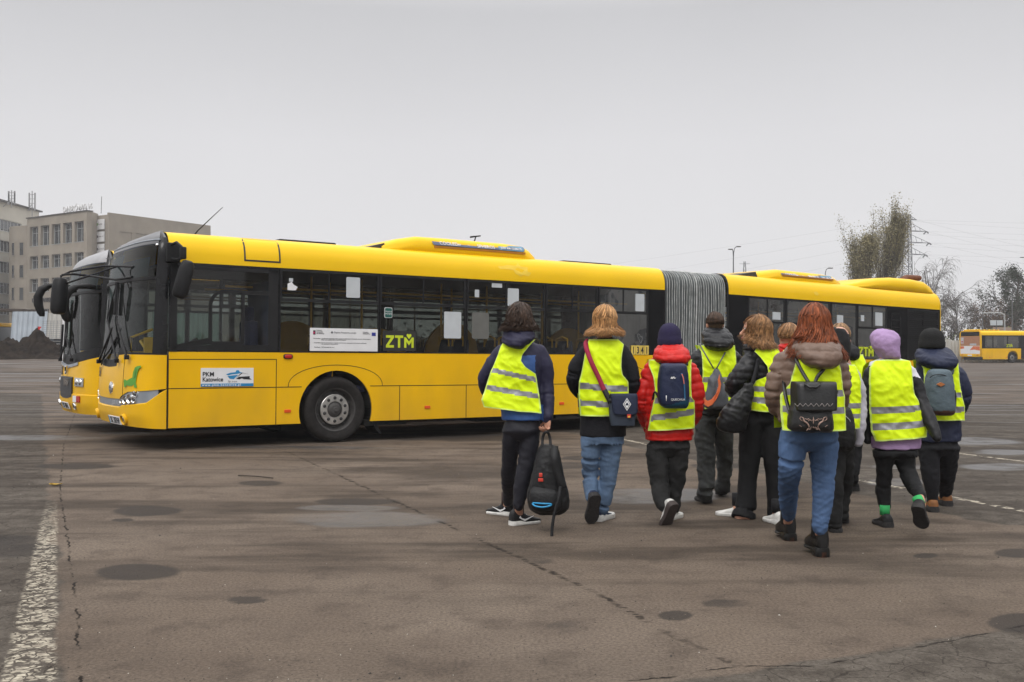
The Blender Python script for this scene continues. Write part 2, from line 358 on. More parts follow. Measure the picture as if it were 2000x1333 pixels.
# hand-placed marks, stored on the ground's points as distances in metres
def d_poly(x, y, pts):
    best = 9; 
    for p, q in zip(pts, pts[1:]):
        dx, dy = q[0]-p[0], q[1]-p[1]; L2 = dx*dx+dy*dy; t = ((x-p[0])*dx+(y-p[1])*dy)/L2; t = max(0, min(1, t)); ex, ey = x-p[0]-t*dx, y-p[1]-t*dy; d = sqrt(ex*ex+ey*ey)
        if d < abs(best): best = d if dx*ey-dy*ex > 0 else -d
    return best
def s_line(x, y, p, q): dx, dy = q[0]-p[0], q[1]-p[1]; l = sqrt(dx*dx+dy*dy); return (dx*(y-p[1])-dy*(x-p[0]))/l
GA = ground_at
ovals = []
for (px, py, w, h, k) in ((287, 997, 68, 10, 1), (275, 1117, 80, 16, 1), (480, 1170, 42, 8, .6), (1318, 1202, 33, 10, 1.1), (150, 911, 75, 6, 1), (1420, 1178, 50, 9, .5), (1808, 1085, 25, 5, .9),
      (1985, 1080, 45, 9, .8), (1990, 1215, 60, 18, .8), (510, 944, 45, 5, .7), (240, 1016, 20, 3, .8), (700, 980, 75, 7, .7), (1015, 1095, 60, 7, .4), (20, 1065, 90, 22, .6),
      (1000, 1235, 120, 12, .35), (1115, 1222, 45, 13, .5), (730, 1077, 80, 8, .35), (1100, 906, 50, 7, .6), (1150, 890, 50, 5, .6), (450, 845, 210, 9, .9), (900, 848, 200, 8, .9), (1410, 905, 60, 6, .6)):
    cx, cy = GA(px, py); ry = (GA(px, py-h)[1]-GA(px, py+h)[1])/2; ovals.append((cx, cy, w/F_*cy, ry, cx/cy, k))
wets = []
for (px, py, w, h) in ((720, 1014, 150, 15), (680, 992, 100, 6), (1250, 968, 110, 15), (1340, 966, 90, 12), (1950, 904, 75, 9), (1900, 846, 90, 9), (1960, 870, 60, 6), (60, 855, 140, 5), (250, 846, 50, 3), (600, 872, 180, 3), (100, 745, 120, 3), (1760, 905, 60, 6), (1750, 940, 60, 8)):
    cx, cy = GA(px, py); ry = (GA(px, py-h)[1]-GA(px, py+h)[1])/2; wets.append((cx, cy, w/F_*cy, ry, cx/cy, 1))
SE = [GA(*p) for p in ((560, 880), (740, 965), (950, 1060), (1170, 1160), (1300, 1235), (1420, 1290))]
CR = [GA(*p) for p in ((600, 1352), (1000, 1345), (1300, 1322), (1440, 1300), (1600, 1300), (1760, 1268), (2000, 1222), (2300, 1170))]
CL = [GA(*p) for p in ((165, 1400), (150, 1180), (135, 1060), (118, 960), (125, 870), (150, 800))]
WL = [(GA(1670, 935), GA(2050, 1008)), (GA(1870, 873), GA(2050, 897)), (GA(1215, 850), GA(1300, 868))]
def ov(x, y, tab):
    b = -1
    for cx, cy, rx, ry, sh, k in tab:
        dy = (y-cy)/ry
        if abs(dy) > 2: continue
        dx = (x-cx-(y-cy)*sh)/rx; b = max(b, (1-sqrt(dx*dx+dy*dy))*1 if k >= 1 else min(k-.5, 1-sqrt(dx*dx+dy*dy)))
    return b
A1, A2, A3 = [], [], []
for (x, y, z) in g.v:
    if not (3 < y < 30 and abs(x) < .62*y+1):
        A1.append((-1., -1., -1.)); A2.append((9., 9., 9.)); A3.append((9., 0., 0.)); continue
    o1 = s_line(x, y, GA(130, 1333), GA(100, 980)); o2 = -s_line(x, y, GA(1380, 1322), GA(2000, 1222)); o3 = min(-s_line(x, y, (3.75, 7.4), (2.35, 12.0)), s_line(x, y, (0, 6.9), (6, 7.9)))
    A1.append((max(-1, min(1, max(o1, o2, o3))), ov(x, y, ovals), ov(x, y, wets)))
    c1, c2 = d_poly(x, y, CR), d_poly(x, y, CL); A2.append((d_poly(x, y, SE), c1 if abs(c1) < abs(c2) else c2, s_line(x, y, GA(57, 1333), GA(97, 1020))))
    w = min(abs(d_poly(x, y, l)) for l in WL); bd = smoothstep(.8, .1, abs(s_line(x, y, (-6, 7.3), (0, 8.6))))
    A3.append((w, 0., bd))
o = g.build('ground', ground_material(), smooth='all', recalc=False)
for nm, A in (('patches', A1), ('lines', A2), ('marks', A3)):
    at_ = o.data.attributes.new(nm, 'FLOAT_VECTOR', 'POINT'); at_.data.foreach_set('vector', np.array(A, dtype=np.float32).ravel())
tag(o, 'brown stained asphalt of the bus yard with seams, damp patches and worn lines', None, kind='structure')
# loose grit lying on the asphalt
g = MB()
for i in range(3600):
    Y = 3.9+random.random()**1.7*11; X = random.uniform(-.56, .56)*Y; r = random.uniform(.002, .0055) if random.random() < .985 else random.uniform(.007, .012)
    z = gz(X, Y); a = random.random()*6.28; k = [random.uniform(.6, 1.3) for _ in range(4)]
    vs = [(X+r*k[j]*cos(a+j*pi/2), Y+r*k[j]*sin(a+j*pi/2), z-.001) for j in range(4)]+[(X, Y, z+r*random.uniform(.5, 1))]
    g.add(vs, [(0, 1, 4), (1, 2, 4), (2, 3, 4), (3, 0, 4)], 0 if random.random() < .72 else (1 if random.random() < .85 else 2))
tag(g.build('gravel', [pm('grit_dark', (.03, .026, .022), .9), pm('grit_brown', (.13, .1, .075), .9), pm('grit_pale', (.34, .32, .28), .8)]), 'loose grit and small stones scattered over the asphalt', None, kind='stuff')
g = MB()
for (px, py, c, s) in ((108, 949, 0, .07), (1512, 946, 0, .03), (783, 862, 1, .06)):
    X, Y = ground_at(px, py); z = gz(X, Y)+.004
    P = [[(X+s*(u*.9+.25*v*v), Y+s*.5*v*(1-u*u), z+.012*abs(u)+.012*v*v) for v in (-1, -.5, 0, .5, 1)] for u in (-1, -.6, -.2, .2, .6, 1)]
    m = MB().grid(P); l = m.build('leaf', pm('leaf%d' % c, (.42, .27, .03) if c == 0 else (.12, .05, .02), .6)); break
tag(l, 'small yellow fallen leaf lying on the asphalt by the worn white line', 'leaf')
m = MB(); a, b_ = ground_at(466, 931), ground_at(534, 936)
m.tube([(a[0], a[1], gz(*a)+.012), ((a[0]+b_[0])/2, (a[1]+b_[1])/2-.02, gz(*a)+.02), (b_[0], b_[1], gz(*b_)+.012)], .007, 5)
tag(m.build('twig', pm('twig', (.04, .03, .022), .9)), 'thin dark stick lying on the asphalt left of the seam', 'stick')
# ---------------------------------------------------------------- buses
W = 2.55
YEL = (.82, .46, .001)
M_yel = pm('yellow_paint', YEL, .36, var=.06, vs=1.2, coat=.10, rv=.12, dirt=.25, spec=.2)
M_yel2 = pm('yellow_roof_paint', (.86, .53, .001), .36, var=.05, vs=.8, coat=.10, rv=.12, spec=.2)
M_blk = pm('black_gloss_panel', (.008, .008, .009), .16, var=.3, vs=3, spec=.3)
M_frm = pm('window_frame_black', (.013, .013, .014), .38, var=.3, vs=5, spec=.3)
M_rub = pm('black_plastic', (.010, .010, .011), .5, var=.3, vs=20, bump=.1, bs=200, spec=.25)
M_seam = pm('panel_gap', (.012, .009, .004), .9)
M_und = pm('underbody', (.012, .012, .012), .9, var=.4)
M_tyre = pm('tyre_rubber', (.020, .018, .017), .85, spec=.2, var=.3, vs=14, bump=.2, bs=60)
M_rim = pm('rim_dark', (.045, .042, .04), .6, var=.4, vs=9)
M_ring = pm('wheel_ring', (.5, .49, .47), .35, metal=.8, var=.25, vs=12)
M_nut = pm('wheel_nut', (.02, .02, .02), .5)
M_gl = glass('side_window_glass', (.55, .57, .55), .75, .035, .03)
M_wind = glass('windscreen_glass', (.72, .80, .77), .5, 0, .012)
M_sil = pm('silver_trim', (.30, .33, .37), .3, metal=.35, var=.1)
M_chr = pm('chrome', (.8, .8, .8), .12, metal=1, var=.05)
M_red = pm('red_lens', (.45, .012, .006), .2, coat=.5)
M_ora = pm('orange_reflector', (.75, .09, .01), .3, coat=.3)
M_wht = pm('white_vinyl', (.74, .74, .75), .45, var=.04)
M_ppr = pm('paper_notice', (.50, .53, .55), .5, var=.06)
M_ink = pm('black_lettering', (.015, .015, .02), .5)
M_navy = pm('seat_fabric_navy', (.014, .016, .045), .8, var=.5, vs=40)
M_pole = pm('yellow_pole', (.72, .40, .01), .35)
M_int = pm('interior_grey', (.22, .22, .21), .6); M_intd = pm('interior_dark', (.04, .04, .042), .6)
M_ztm = pm('lime_lettering', (.55, .65, .02), .45); M_blue = pm('sign_blue', (.02, .22, .45), .4)
M_tarp = pm('bellows_rubber', (.15, .165, .165), .65, var=.5, vs=2.2, stretch=(6, 6, .6), bump=.3, bs=14)
M_pipe = pm('bellows_piping', (.42, .43, .42), .5, var=.35, vs=8)
RX = Matrix.Rotation(pi/2, 4, 'X')
def on_side(x, z, y=-.006): return Matrix.Translation((x, y, z)) @ RX
def sag(x, y, z): return (x, y, z-droop(x))

def arch_poly(s0, s1, zb, zt, arches, y):
    pts = [(s0, y, zt), (s0, y, zb)]
    for c, zc, r in arches:
        h = sqrt(max(0, r*r-(zb-zc)**2)); a0 = atan2(zb-zc, -h); a1 = atan2(zb-zc, h)
        if a0 < 0: a0 += 2*pi
        for i in range(25): a = a0+(a1-a0)*i/24; pts.append((c+r*cos(a), y, zc+r*sin(a)))
    return pts+[(s1, y, zb), (s1, y, zt)]
def seam(mb, pts, w=.005, y=-.0025):
    for p, q in zip(pts, pts[1:]):
        d = Vector((q[0]-p[0], q[1]-p[1])); l = d.length; n = Vector((-d.y, d.x))/l*w; e = d/l*w
        a, b = Vector(p)-e*.5, Vector(q)+e*.5
        mb.prism([(a.x+n.x, y, a.y+n.y), (b.x+n.x, y, b.y+n.y), (b.x-n.x, y, b.y-n.y), (a.x-n.x, y, a.y-n.y)], (0, .006, 0))
COVE = [(0, 2.485), (0, 2.60), (.012, 2.68), (.04, 2.76), (.085, 2.83), (.16, 2.88), (.30, 2.905), (W/2, 2.92)]
def roof_profile(off=0, z0=None):
    pr = [(y-off if y < 1 else y, z+(off if y > .04 else 0)) for y, z in COVE]
    if z0 is not None: pr = [(0-off, z0)]+pr
    return pr+[(W-y, z) for y, z in reversed(pr[:-1])]
def roof(root, s0, s1, fn=None, mat=None, name='roof_panel'):
    m = MB(); n = max(2, int((s1-s0)/.5)); m.grid([[(s0+(s1-s0)*i/n, y, z) for y, z in roof_profile()] for i in range(n+1)])
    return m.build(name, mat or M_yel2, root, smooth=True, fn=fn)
def wheel(root, s, z, near=True, fn=None, y=.02):
    k = 1 if near else -1; y0 = y if near else W-y; Z = z; dz = 0
    if fn: Z = fn(s, 0, z)[2]
    w = empty('wheel', (s, y0, Z)); w.parent = root
    m = MB(); R = .478
    m.lathe([(.31, .02*k), (.345, .0*k), (.40, -.012*k), (.44, -.008*k), (R-.012, .015*k), (R, .045*k), (R, .24*k), (R-.012, .27*k), (.40, .29*k), (.30, .28*k), (.30, .02*k)], axis='y', n=56)
    for i in range(4):
        q = .075+i*.045; m.lathe([(R+.001, q*k), (R+.001, (q+.008)*k)], axis='y', n=56, mi=1)
    m.build('tyre', [M_tyre, M_nut], w, smooth=True)
    m = MB(); m.lathe([(.31, .02*k), (.315, .006*k), (.30, .012*k), (.285, .07*k), (.27, .10*k), (.235, .085*k), (.22, .05*k), (.215, .05*k), (.10, .05*k)], axis='y', n=48)
    for i in range(10):
        a = 2*pi*(i+.5)/10; m.ball((.262*cos(a), .088*k, .262*sin(a)), (.032, .012, .022), 8, 4, 1, Matrix.Rotation(-a+pi/2, 3, 'Y'))
    m.build('rim', [M_rim, M_nut], w, smooth=True)
    m = MB(); m.lathe([(.115, .05*k), (.118, .033*k), (.12, .03*k), (.215, .034*k), (.222, .04*k), (.222, .055*k)], axis='y', n=48)
    for i in range(10):
        a = 2*pi*(i+.5)/10; c = (.168*cos(a), .03*k, .168*sin(a)); m.lathe([(.0, -.014*k), (.014, -.014*k), (.022, -.008*k), (.026, .004*k)], c=c, axis='y', n=10, mi=1)
    m.build('wheel_trim_ring', [M_ring, M_nut], w, smooth=True)
    m = MB(); m.lathe([(.0, -.02*k), (.03, -.02*k), (.04, -.005*k), (.07, -.0*k), (.08, .02*k), (.115, .05*k)], axis='y', n=24); m.build('hub', M_rim, w, smooth=True)
    return w
def window(root, s0, s1, z0, z1, split=None, mid=None, y=.012, glassm=None, fn=None, name='window', frame=True):
    """glass pane with a raised black frame; split = height of the crossbar, mid = x of the sliding joint"""
    g = MB(); fr = MB(); y0 = -.004; t = .03
    hs_ = [(s0+t, s1-t, z0+t*.5, z1-t)]
    if split: hs_ = [(s0+t*.4, s1-t*.4, z0+t*.5, split-.022), (s0+t, s1-t, split+.022, z1-t)]
    fr.plate((s0, s1), (z0, z1), hs_, y0, .03)
    if split and mid: fr.box((mid-.008, -.002, split+.022), (mid+.008, .02, z1-t))
    w = fr.build(name, M_frm, root, fn=fn) if frame else None
    g.grid([[(s0+.005+(s1-s0-.01)*i/4, y, z) for z in (z0+.01, (z0+z1)/2, z1-.01)] for i in range(5)])
    g.build('pane', glassm or M_gl, w or root, fn=fn); return w
def seat(root, s, y, fn=None, face=-1):
    m = MB(); m.box((s-.2, y-.2, .72), (s+.22, y+.2, .82), bev=.03)
    P = []
    for i in range(9):
        z = .78+.75*i/8; x = s+(.22+.10*(i/8)); hw = .2*(1-.25*max(0, i/8-.7)/.3*max(0, i/8-.7)/.3)
        P.append([(x-.035, y-hw, z), (x-.035, y+hw, z), (x+.03, y+hw, z), (x+.03, y-hw, z)])
    m.loft(P); o = m.build('seat', M_navy, root, smooth=True, fn=fn)
    m = MB(); m.tube([(s+.24, y-.16, 1.42), (s+.24, y-.16, 1.56), (s+.25, y, 1.6), (s+.24, y+.16, 1.56), (s+.24, y+.16, 1.42)], .018, 6); m.box((s+.255, y-.19, .8), (s+.30, y+.19, 1.3), bev=.01)
    m.build('grab_handle', M_pole, o, smooth=True, fn=fn)
    return o
def plate_text(root, s, mtx, w=.52, h=.114):
    m = MB(); m.xf = mtx; m.box((-w/2, -h/2, -.004), (w/2, h/2, .006), bev=.004); m.box((-w/2+.004, -h/2+.004, .006), (-w/2+.04, h/2-.004, .0075), 1)
    p = m.build('number_plate', [M_wht, M_blue], root); text(s, h*1.05, M_ink, p, mtx @ Matrix.Translation((.02, -h*.36, .008)), align='CENTER', xs=.82, bold=.002); return p
def oval_lamp(root, s, z, rx, rz, mat, name='side_lamp', fn=None):
    m = MB(); m.xf = Matrix.Translation((s, -.004, z)); n = 20
    rows = []
    for k, yy in ((1.25, .006), (1.22, -.010), (1.0, -.014)): rows.append([(rx*k*math.copysign(abs(cos(2*pi*i/n))**.55, cos(2*pi*i/n)), yy, rz*k*math.copysign(abs(sin(2*pi*i/n))**.55, sin(2*pi*i/n))) for i in range(n)])
    m.loft(rows, 1)
    rows = []
    for k, yy in ((1.0, -.013), (.85, -.022), (.4, -.026)): rows.append([(rx*k*math.copysign(abs(cos(2*pi*i/n))**.6, cos(2*pi*i/n)), yy, rz*k*math.copysign(abs(sin(2*pi*i/n))**.6, sin(2*pi*i/n))) for i in range(n)])
    m.loft(rows, 0); return m.build(name, [mat, M_rub], root, smooth=True, fn=fn)

# --- front masks
class Front:
    def __init__(s, tab, p=2.7, inset=None): s.tab = tab; s.p = p; s.ins = inset or [(0, 0)]
    def P(s, a, z, off=0):
        def raw(a, z):
            D = lerp(s.tab, z); c, q = cos(a*pi), sin(a*pi); i = lerp(s.ins, z)
            return Vector((-D*abs(q)**(2/s.p), W/2-(W/2-i)*math.copysign(abs(c)**(2/s.p), c), z))
        p = raw(a, z)
        if off:
            e = .004; a0, a1 = max(.0005, a-e), min(.9995, a+e)
            t1 = raw(a1, z)-raw(a0, z); t2 = raw(a, z+.01)-raw(a, z-.01); n = t2.cross(t1).normalized()
            if n.x > 0 and .05 < a < .95: n = -n
            if a <= .05 and n.y > 0: n = -n
            if a >= .95 and n.y < 0: n = -n
            p = p+n*off
        return p
    def patch(s, name, mat, root, a0, a1, zlo, zhi, na=24, nz=8, off=0, back=.02, fn=None, smooth=True):
        m = MB(); f0 = zlo if callable(zlo) else (lambda a: zlo); f1 = zhi if callable(zhi) else (lambda a: zhi)
        P = [[s.P(a0+(a1-a0)*i/na, f0(a0+(a1-a0)*i/na)+(f1(a0+(a1-a0)*i/na)-f0(a0+(a1-a0)*i/na))*j/nz, off) for j in range(nz+1)] for i in range(na+1)]
        m.grid(P)
        if back:   # a rim that gives the panel its thickness
            c = Vector((.6, W/2, 1.5)); ring = [P[i][0] for i in range(na+1)]+[P[na][j] for j in range(1, nz+1)]+[P[i][nz] for i in range(na-1, -1, -1)]+[P[0][j] for j in range(nz-1, 0, -1)]
            m.grid([ring, [p+(c-p).normalized()*back for p in ring]], True)
        return m.build(name, mat, root, smooth=smooth)
    def frame(s, a, z, off=.004):
        p = s.P(a, z, off); t = (s.P(a-.01, z)-s.P(a+.01, z)).normalized()*-1  # towards the far side
        u = (s.P(a, z+.01)-s.P(a, z-.01)).normalized(); x = -t   # reading direction seen from outside
        x = x if True else t; n = x.cross(u).normalized(); return Matrix(((x.x, u.x, n.x, p.x), (x.y, u.y, n.y, p.y), (x.z, u.z, n.z, p.z), (0, 0, 0, 1)))
def azof(pxx, F, z):      # which a on the mask is seen at this picture column
    best = None
    for i in range(0, 160):
        a = .004*i; p = F.P(a, z); X = BX+p.x*cos(TH)-p.y*sin(TH); Y = BY+p.x*sin(TH)+p.y*cos(TH); e = abs(1000+F_*X/Y-pxx)
        if best is None or e < best[0]: best = (e, a)
    return best[1]

def wiper(root, F, pts, name='wiper', r=.011):
    m = MB(); P = [F.P(a, z, o) for a, z, o in pts]; m.tube(P[:2], [r*1.5, r], 6); m.tube(P[1:], r*.8, 6)
    d = (P[-1]-P[1]); m.box((P[0].x-.03, P[0].y-.03, P[0].z-.03), (P[0].x+.03, P[0].y+.03, P[0].z+.03), bev=.01)
    return m.build(name, M_rub, root, smooth=True)
def loft_path(pts, secs, n=14):
    """rounded box sections (half width, half depth) swept through points; sections lie in the given axes"""
    rows = []
    for (c, ax, ay, hw, hd) in pts:
        rows.append([Vector(c)+Vector(ax)*hw*math.copysign(abs(cos(2*pi*i/n))**.6, cos(2*pi*i/n))+Vector(ay)*hd*math.copysign(abs(sin(2*pi*i/n))**.6, sin(2*pi*i/n)) for i in range(n)])
    return rows

# ================================================================= the long articulated bus
bus = empty('articulated_bus', (BX, BY, 0), (0, SL, TH))
tag(bus, 'long yellow articulated city bus with grey bellows, nearest bus of the yard', 'bus')
ar1 = (2.40, .47, .575); ar2 = (7.80, .47, .575); ar3 = (14.15, .47, .575)
def lower_side(root, s0, s1, arches, zb=.295, zt=1.30, front=False, fn=None):
    for near in (1, 0):
        m = MB(); y = 0 if near else W-.03
        m.prism(arch_poly(s0, s1, zb, zt, arches, y), (0, .03, 0))
        m.build('side_panel', M_yel, root, fn=fn)
lower_side(bus, .012, 8.83, [ar1, ar2]); lower_side(bus, 10.5, 17.45, [ar3], fn=sag)
for c, zc, r in (ar1, ar2, ar3):   # wheel housings
    for y0, y1 in ((.03, .5), (W-.5, W-.03)):
        m = MB()
        m.grid([[(c+r*cos(pi*i/16), y, zc+r*sin(pi*i/16)-droop(c)) for y in (y0, y1)] for i in range(17)])
        yy = y1 if y0 < 1 else y0; m.add([(c+r*cos(pi*i/16), yy, zc+r*sin(pi*i/16)-droop(c)) for i in range(17)]+[(c-r, yy, .2), (c+r, yy, .2)], [tuple(range(17))+(17, 18)])
        m.build('wheel_housing', M_und, bus)
m = MB()
m.box((.1, .06, .27), (1.8, W-.06, .40)); m.box((3.0, .06, .27), (7.2, W-.06, .40)); m.box((1.8, .55, .27), (3.0, W-.55, .4)); m.box((7.2, .55, .27), (8.8, W-.55, .4))
m.box((10.5, .06, .27), (13.5, W-.06, .40)); m.box((13.5, .55, .27), (14.8, W-.55, .4)); m.box((14.8, .06, .27), (17.4, W-.06, .40)); m.box((8.8, .8, .35), (10.5, W-.8, .5))
m.box((2.9, .10, .30), (3.6, W-.1, .22)); m.box((1.75, .5, .16), (3.0, W-.5, .3)); m.box((5.0, .3, .2), (6.6, W-.3, .3))
m.build('underframe', M_und, bus, fn=sag)
m = MB(); m.prism([(3.02, .05, .55), (3.10, .05, .2), (3.16, .05, .10), (3.12, .05, .10), (3.04, .05, .2), (2.97, .05, .5)], (0, .35, 0)); m.build('mud_flap', M_rub, bus)
# seams of the body panels
m = MB()
seam(m, [(.0, .30), (.0, 1.26)], .006); seam(m, [(.012, 1.20), (1.485, 1.205)], .005); seam(m, [(1.485, 1.205), (1.485, .30)]); seam(m, [(0, .815), (1.86, .815)])
seam(m, [(2.94, .815), (7.34, .80)]); seam(m, [(3.43, .81), (3.43, .295)]); seam(m, [(4.61, .81), (4.61, .295)]); seam(m, [(5.95, .81), (5.95, .295)]); seam(m, [(7.1, .8), (7.1, .295)])
for c in (2.40, 7.80): seam(m, [(c+.74*math.copysign(abs(cos(a))**1.0, cos(a)), .815+.31*sin(a)**.9) for a in [pi*i/20 for i in range(21)]], .004)
seam(m, [(8.26, .80), (8.83, .80)])
m.build('panel_gaps', M_seam, bus)
m = MB(); seam(m, [(10.5, .79), (13.6, .79)]); seam(m, [(14.7, .79), (17.45, .79)]); seam(m, [(12.2, .79), (12.2, .3)]); seam(m, [(15.9, 1.28), (15.9, .3)]); seam(m, [(14.15+.74*cos(a), .80+.31*sin(a)**.9) for a in [pi*i/20 for i in range(21)]], .004)
m.build('panel_gaps', M_seam, bus, fn=sag)
# window band, front section
wins = [(1.53, 3.07, 2.045, 2.27), (3.09, 4.585, 2.045, 3.83), (4.615, 6.14, 2.045, 5.36), (6.165, 7.27, 2.045, 6.72), (7.29, 8.44, 2.045, 7.86)]
for s0, s1, sp, mid in wins:
    w = window(bus, s0, s1, 1.305, 2.475, sp, mid)
    m = MB(); window(bus, s0, s1, 1.305, 2.475, sp, None, y=.012, glassm=M_gl, fn=lambda x, y, z: (x, W-y, z))
m = MB(); m.plate((.0, 8.83), (1.30, 2.487), [(.06, 1.50, 1.32, 2.45)]+[(a, b, 1.305, 2.475) for a, b, _, _ in wins], 0, .03); m.build('window_band', M_blk, bus)
m = MB(); m.plate((.0, 8.83), (1.30, 2.487), [(.06, 1.50, 1.32, 2.45)]+[(a, b, 1.305, 2.475) for a, b, _, _ in wins], W-.03, W); m.build('window_band', M_blk, bus)
m = MB(); m.box((8.46, -.003, 1.31), (8.82, .001, 2.48)); m.build('pillar_panel', M_blk, bus)
# driver's window: black border falls low at the front, with the hinged pane inside
g = MB(); g.grid([[(.06+1.44*i/6, .012, z) for z in (1.32, 1.9, 2.45)] for i in range(7)]); g.build('driver_window', glass('cab_glass', (.74, .77, .76), .75, 0, .03), bus)
g = MB(); g.grid([[(.06+1.44*i/6, W-.012, z) for z in (1.32, 1.9, 2.45)] for i in range(7)]); g.build('door_glass', glass('cab_glass'), bus)
m = MB()
def polyband(m, outer, w, y0, y1, closed=True):
    n = len(outer); c = Vector((sum(p[0] for p in outer)/n, sum(p[1] for p in outer)/n)); inn = []
    for i in range(n):
        a, b, d = Vector(outer[i-1]), Vector(outer[i]), Vector(outer[(i+1) % n]); e1 = (b-a).normalized(); e2 = (d-b).normalized()
        n1 = Vector((-e1.y, e1.x)); n2 = Vector((-e2.y, e2.x)); h = (n1+n2).normalized(); k = w/max(.3, h.dot(n1)); inn.append(b+h*k)
    rows = [[(p[0], y0, p[1]) for p in outer], [(p[0], y0, p[1]) for p in inn], [(p[0], y1, p[1]) for p in inn], [(p[0], y1, p[1]) for p in outer]]
    m.grid(rows+[rows[0]], True)
def rrect(x0, x1, z0, z1, rr, n=6, rad=None):
    pts = []
    rad = rad or [rr]*4
    for (cx, cz, a0), r in zip(((x0, z0, pi), (x1, z0, 1.5*pi), (x1, z1, 0), (x0, z1, .5*pi)), rad):
        ccx = cx+(r if cx == x0 else -r); ccz = cz+(r if cz == z0 else -r)
        for i in range(n+1): a = a0+pi/2*i/n; pts.append((ccx+r*cos(a), ccz+r*sin(a)))
    return pts
m.prism([(.06, -.004, 1.32), (1.50, -.004, 1.32), (1.50, -.004, 1.40), (.56, -.004, 1.40), (.06, -.004, 1.30+.05)], (0, .012, 0))
m.prism([(.06, -.004, 1.345), (.56, -.004, 1.405), (.56, -.004, 1.50), (.06, -.004, 1.385)], (0, .012, 0))
m.box((1.36, -.004, 1.4), (1.5, .008, 2.45)); m.box((.06, -.004, 2.40), (1.5, .008, 2.45)); m.box((.02, -.004, 1.30), (.11, .008, 2.48))
polyband(m, rrect(.53, 1.02, 1.40, 2.15, .04, rad=[.04, .04, .05, .22]), .045, -.008, .01)
m.box((1.0, -.006, 2.09), (1.4, .008, 2.145))
m.build('driver_window_frame', M_frm, bus)
# window band, rear section (with the engine grille)
wr = [(11.04, 12.12, 1.99, 11.6), (12.15, 13.52, 1.99, 12.85), (13.55, 14.42, None, None), (14.43, 15.46, 1.98, 14.95)]
ftab = lambda x, y, z: (x, W-y, z-droop(x))
for s0, s1, sp, mid in wr:
    window(bus, s0, s1, 1.305, 2.47, sp, mid, fn=sag); window(bus, s0, s1, 1.305, 2.47, sp, None, fn=ftab)
for y0, y1 in ((0, .03), (W-.03, W)):
    m = MB(); m.plate((10.5, 17.45), (1.30, 2.487), [(a, b, 1.305, 2.47) for a, b, _, _ in wr]+([(16.2, 17.42, 1.33, 2.45)] if y0 == 0 else []), y0, y1); m.build('window_band', M_blk, bus, fn=sag)
m = MB(); m.plate((16.2, 17.42), (1.33, 2.45), [(16.26, 16.80, 1.38+.175*i, 1.52+.175*i) for i in range(6)]+[(16.84, 17.36, 1.38+.175*i, 1.52+.175*i) for i in range(6)], -.004, .03)
m.box((16.2, .025, 1.33), (17.42, .04, 2.45))
for i in range(6):
    for a, b in ((16.26, 16.80), (16.84, 17.36)):
        for j in range(3): m.box((a, .004, 1.385+.175*i+.045*j), (b, .02, 1.40+.175*i+.045*j+.015))
m.build('engine_grille', M_rub, bus, fn=sag)
m = MB(); m.plate((15.60, 15.95), (1.7, 2.35), [(15.63, 15.92, 1.73+.155*i, 1.86+.155*i) for i in range(4)], -.006, .0); m.build('vent_grille', M_rub, bus, fn=sag)
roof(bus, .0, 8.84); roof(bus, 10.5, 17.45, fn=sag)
m = MB(); pr = roof_profile(); n = len(pr)     # rear cap, rounded
rows = []
full = [(0, .30), (0, 1.3)]+pr+[(W, 1.3), (W, .30)]
cy = W/2
for i in range(7):
    a = pi/2*i/6; k = .16*(1-cos(a)); rows.append([(17.45+.13*sin(a), y+(cy-y)*k*.55, z-(k*.7 if z > 2.5 else 0)) for y, z in full])
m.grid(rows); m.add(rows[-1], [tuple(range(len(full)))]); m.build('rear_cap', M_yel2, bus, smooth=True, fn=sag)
m = MB(); m.box((17.45, -.002, .3), (17.458, .004, 2.6)); m.build('rear_gap', M_seam, bus, fn=sag)
# roof scuffs (worn paint)
M_scuff = pm('scuffed_paint', (.84, .57, .04), .6, var=.05)
for (s0, z0, pts) in ((5.2, 2.70, [(0, .02), (.12, .03), (.2, .05), (.36, .04), (.42, .09), (.46, .04), (.6, .03), (.58, -.04), (.66, -.06), (.6, -.12), (.5, -.10), (.44, -.13), (.34, -.09), (.3, -.03), (.12, -.02), (.04, -.03)]), (13.0, 2.66, [(0, 0), (.09, .02), (.16, -.03), (.1, -.07), (.02, -.05)])):
    m = MB(); cpt = lambda z: lerp([(zz, yy) for yy, zz in COVE], z)
    m.prism([(s0+a, cpt(z0+b)-.003, z0+b) for a, b in pts], (0, .002, 0)); m.build('paint_scuff', M_scuff, bus, fn=sag)
m = MB(); polyband(m, [(1.03+.48*i/8, 2.575) for i in range(8)]+[(1.51, 2.575+.3*i/10) for i in range(10)]+[(1.51-.48*i/8, 2.875) for i in range(8)]+[(1.03, 2.875-.3*i/10) for i in range(10)], -.022, -.004, .02)
m.build('roof_hatch_frame', M_ink, bus, fn=lambda x, y, z: (x, y+lerp([(zz, yy) for yy, zz in COVE], z), z))
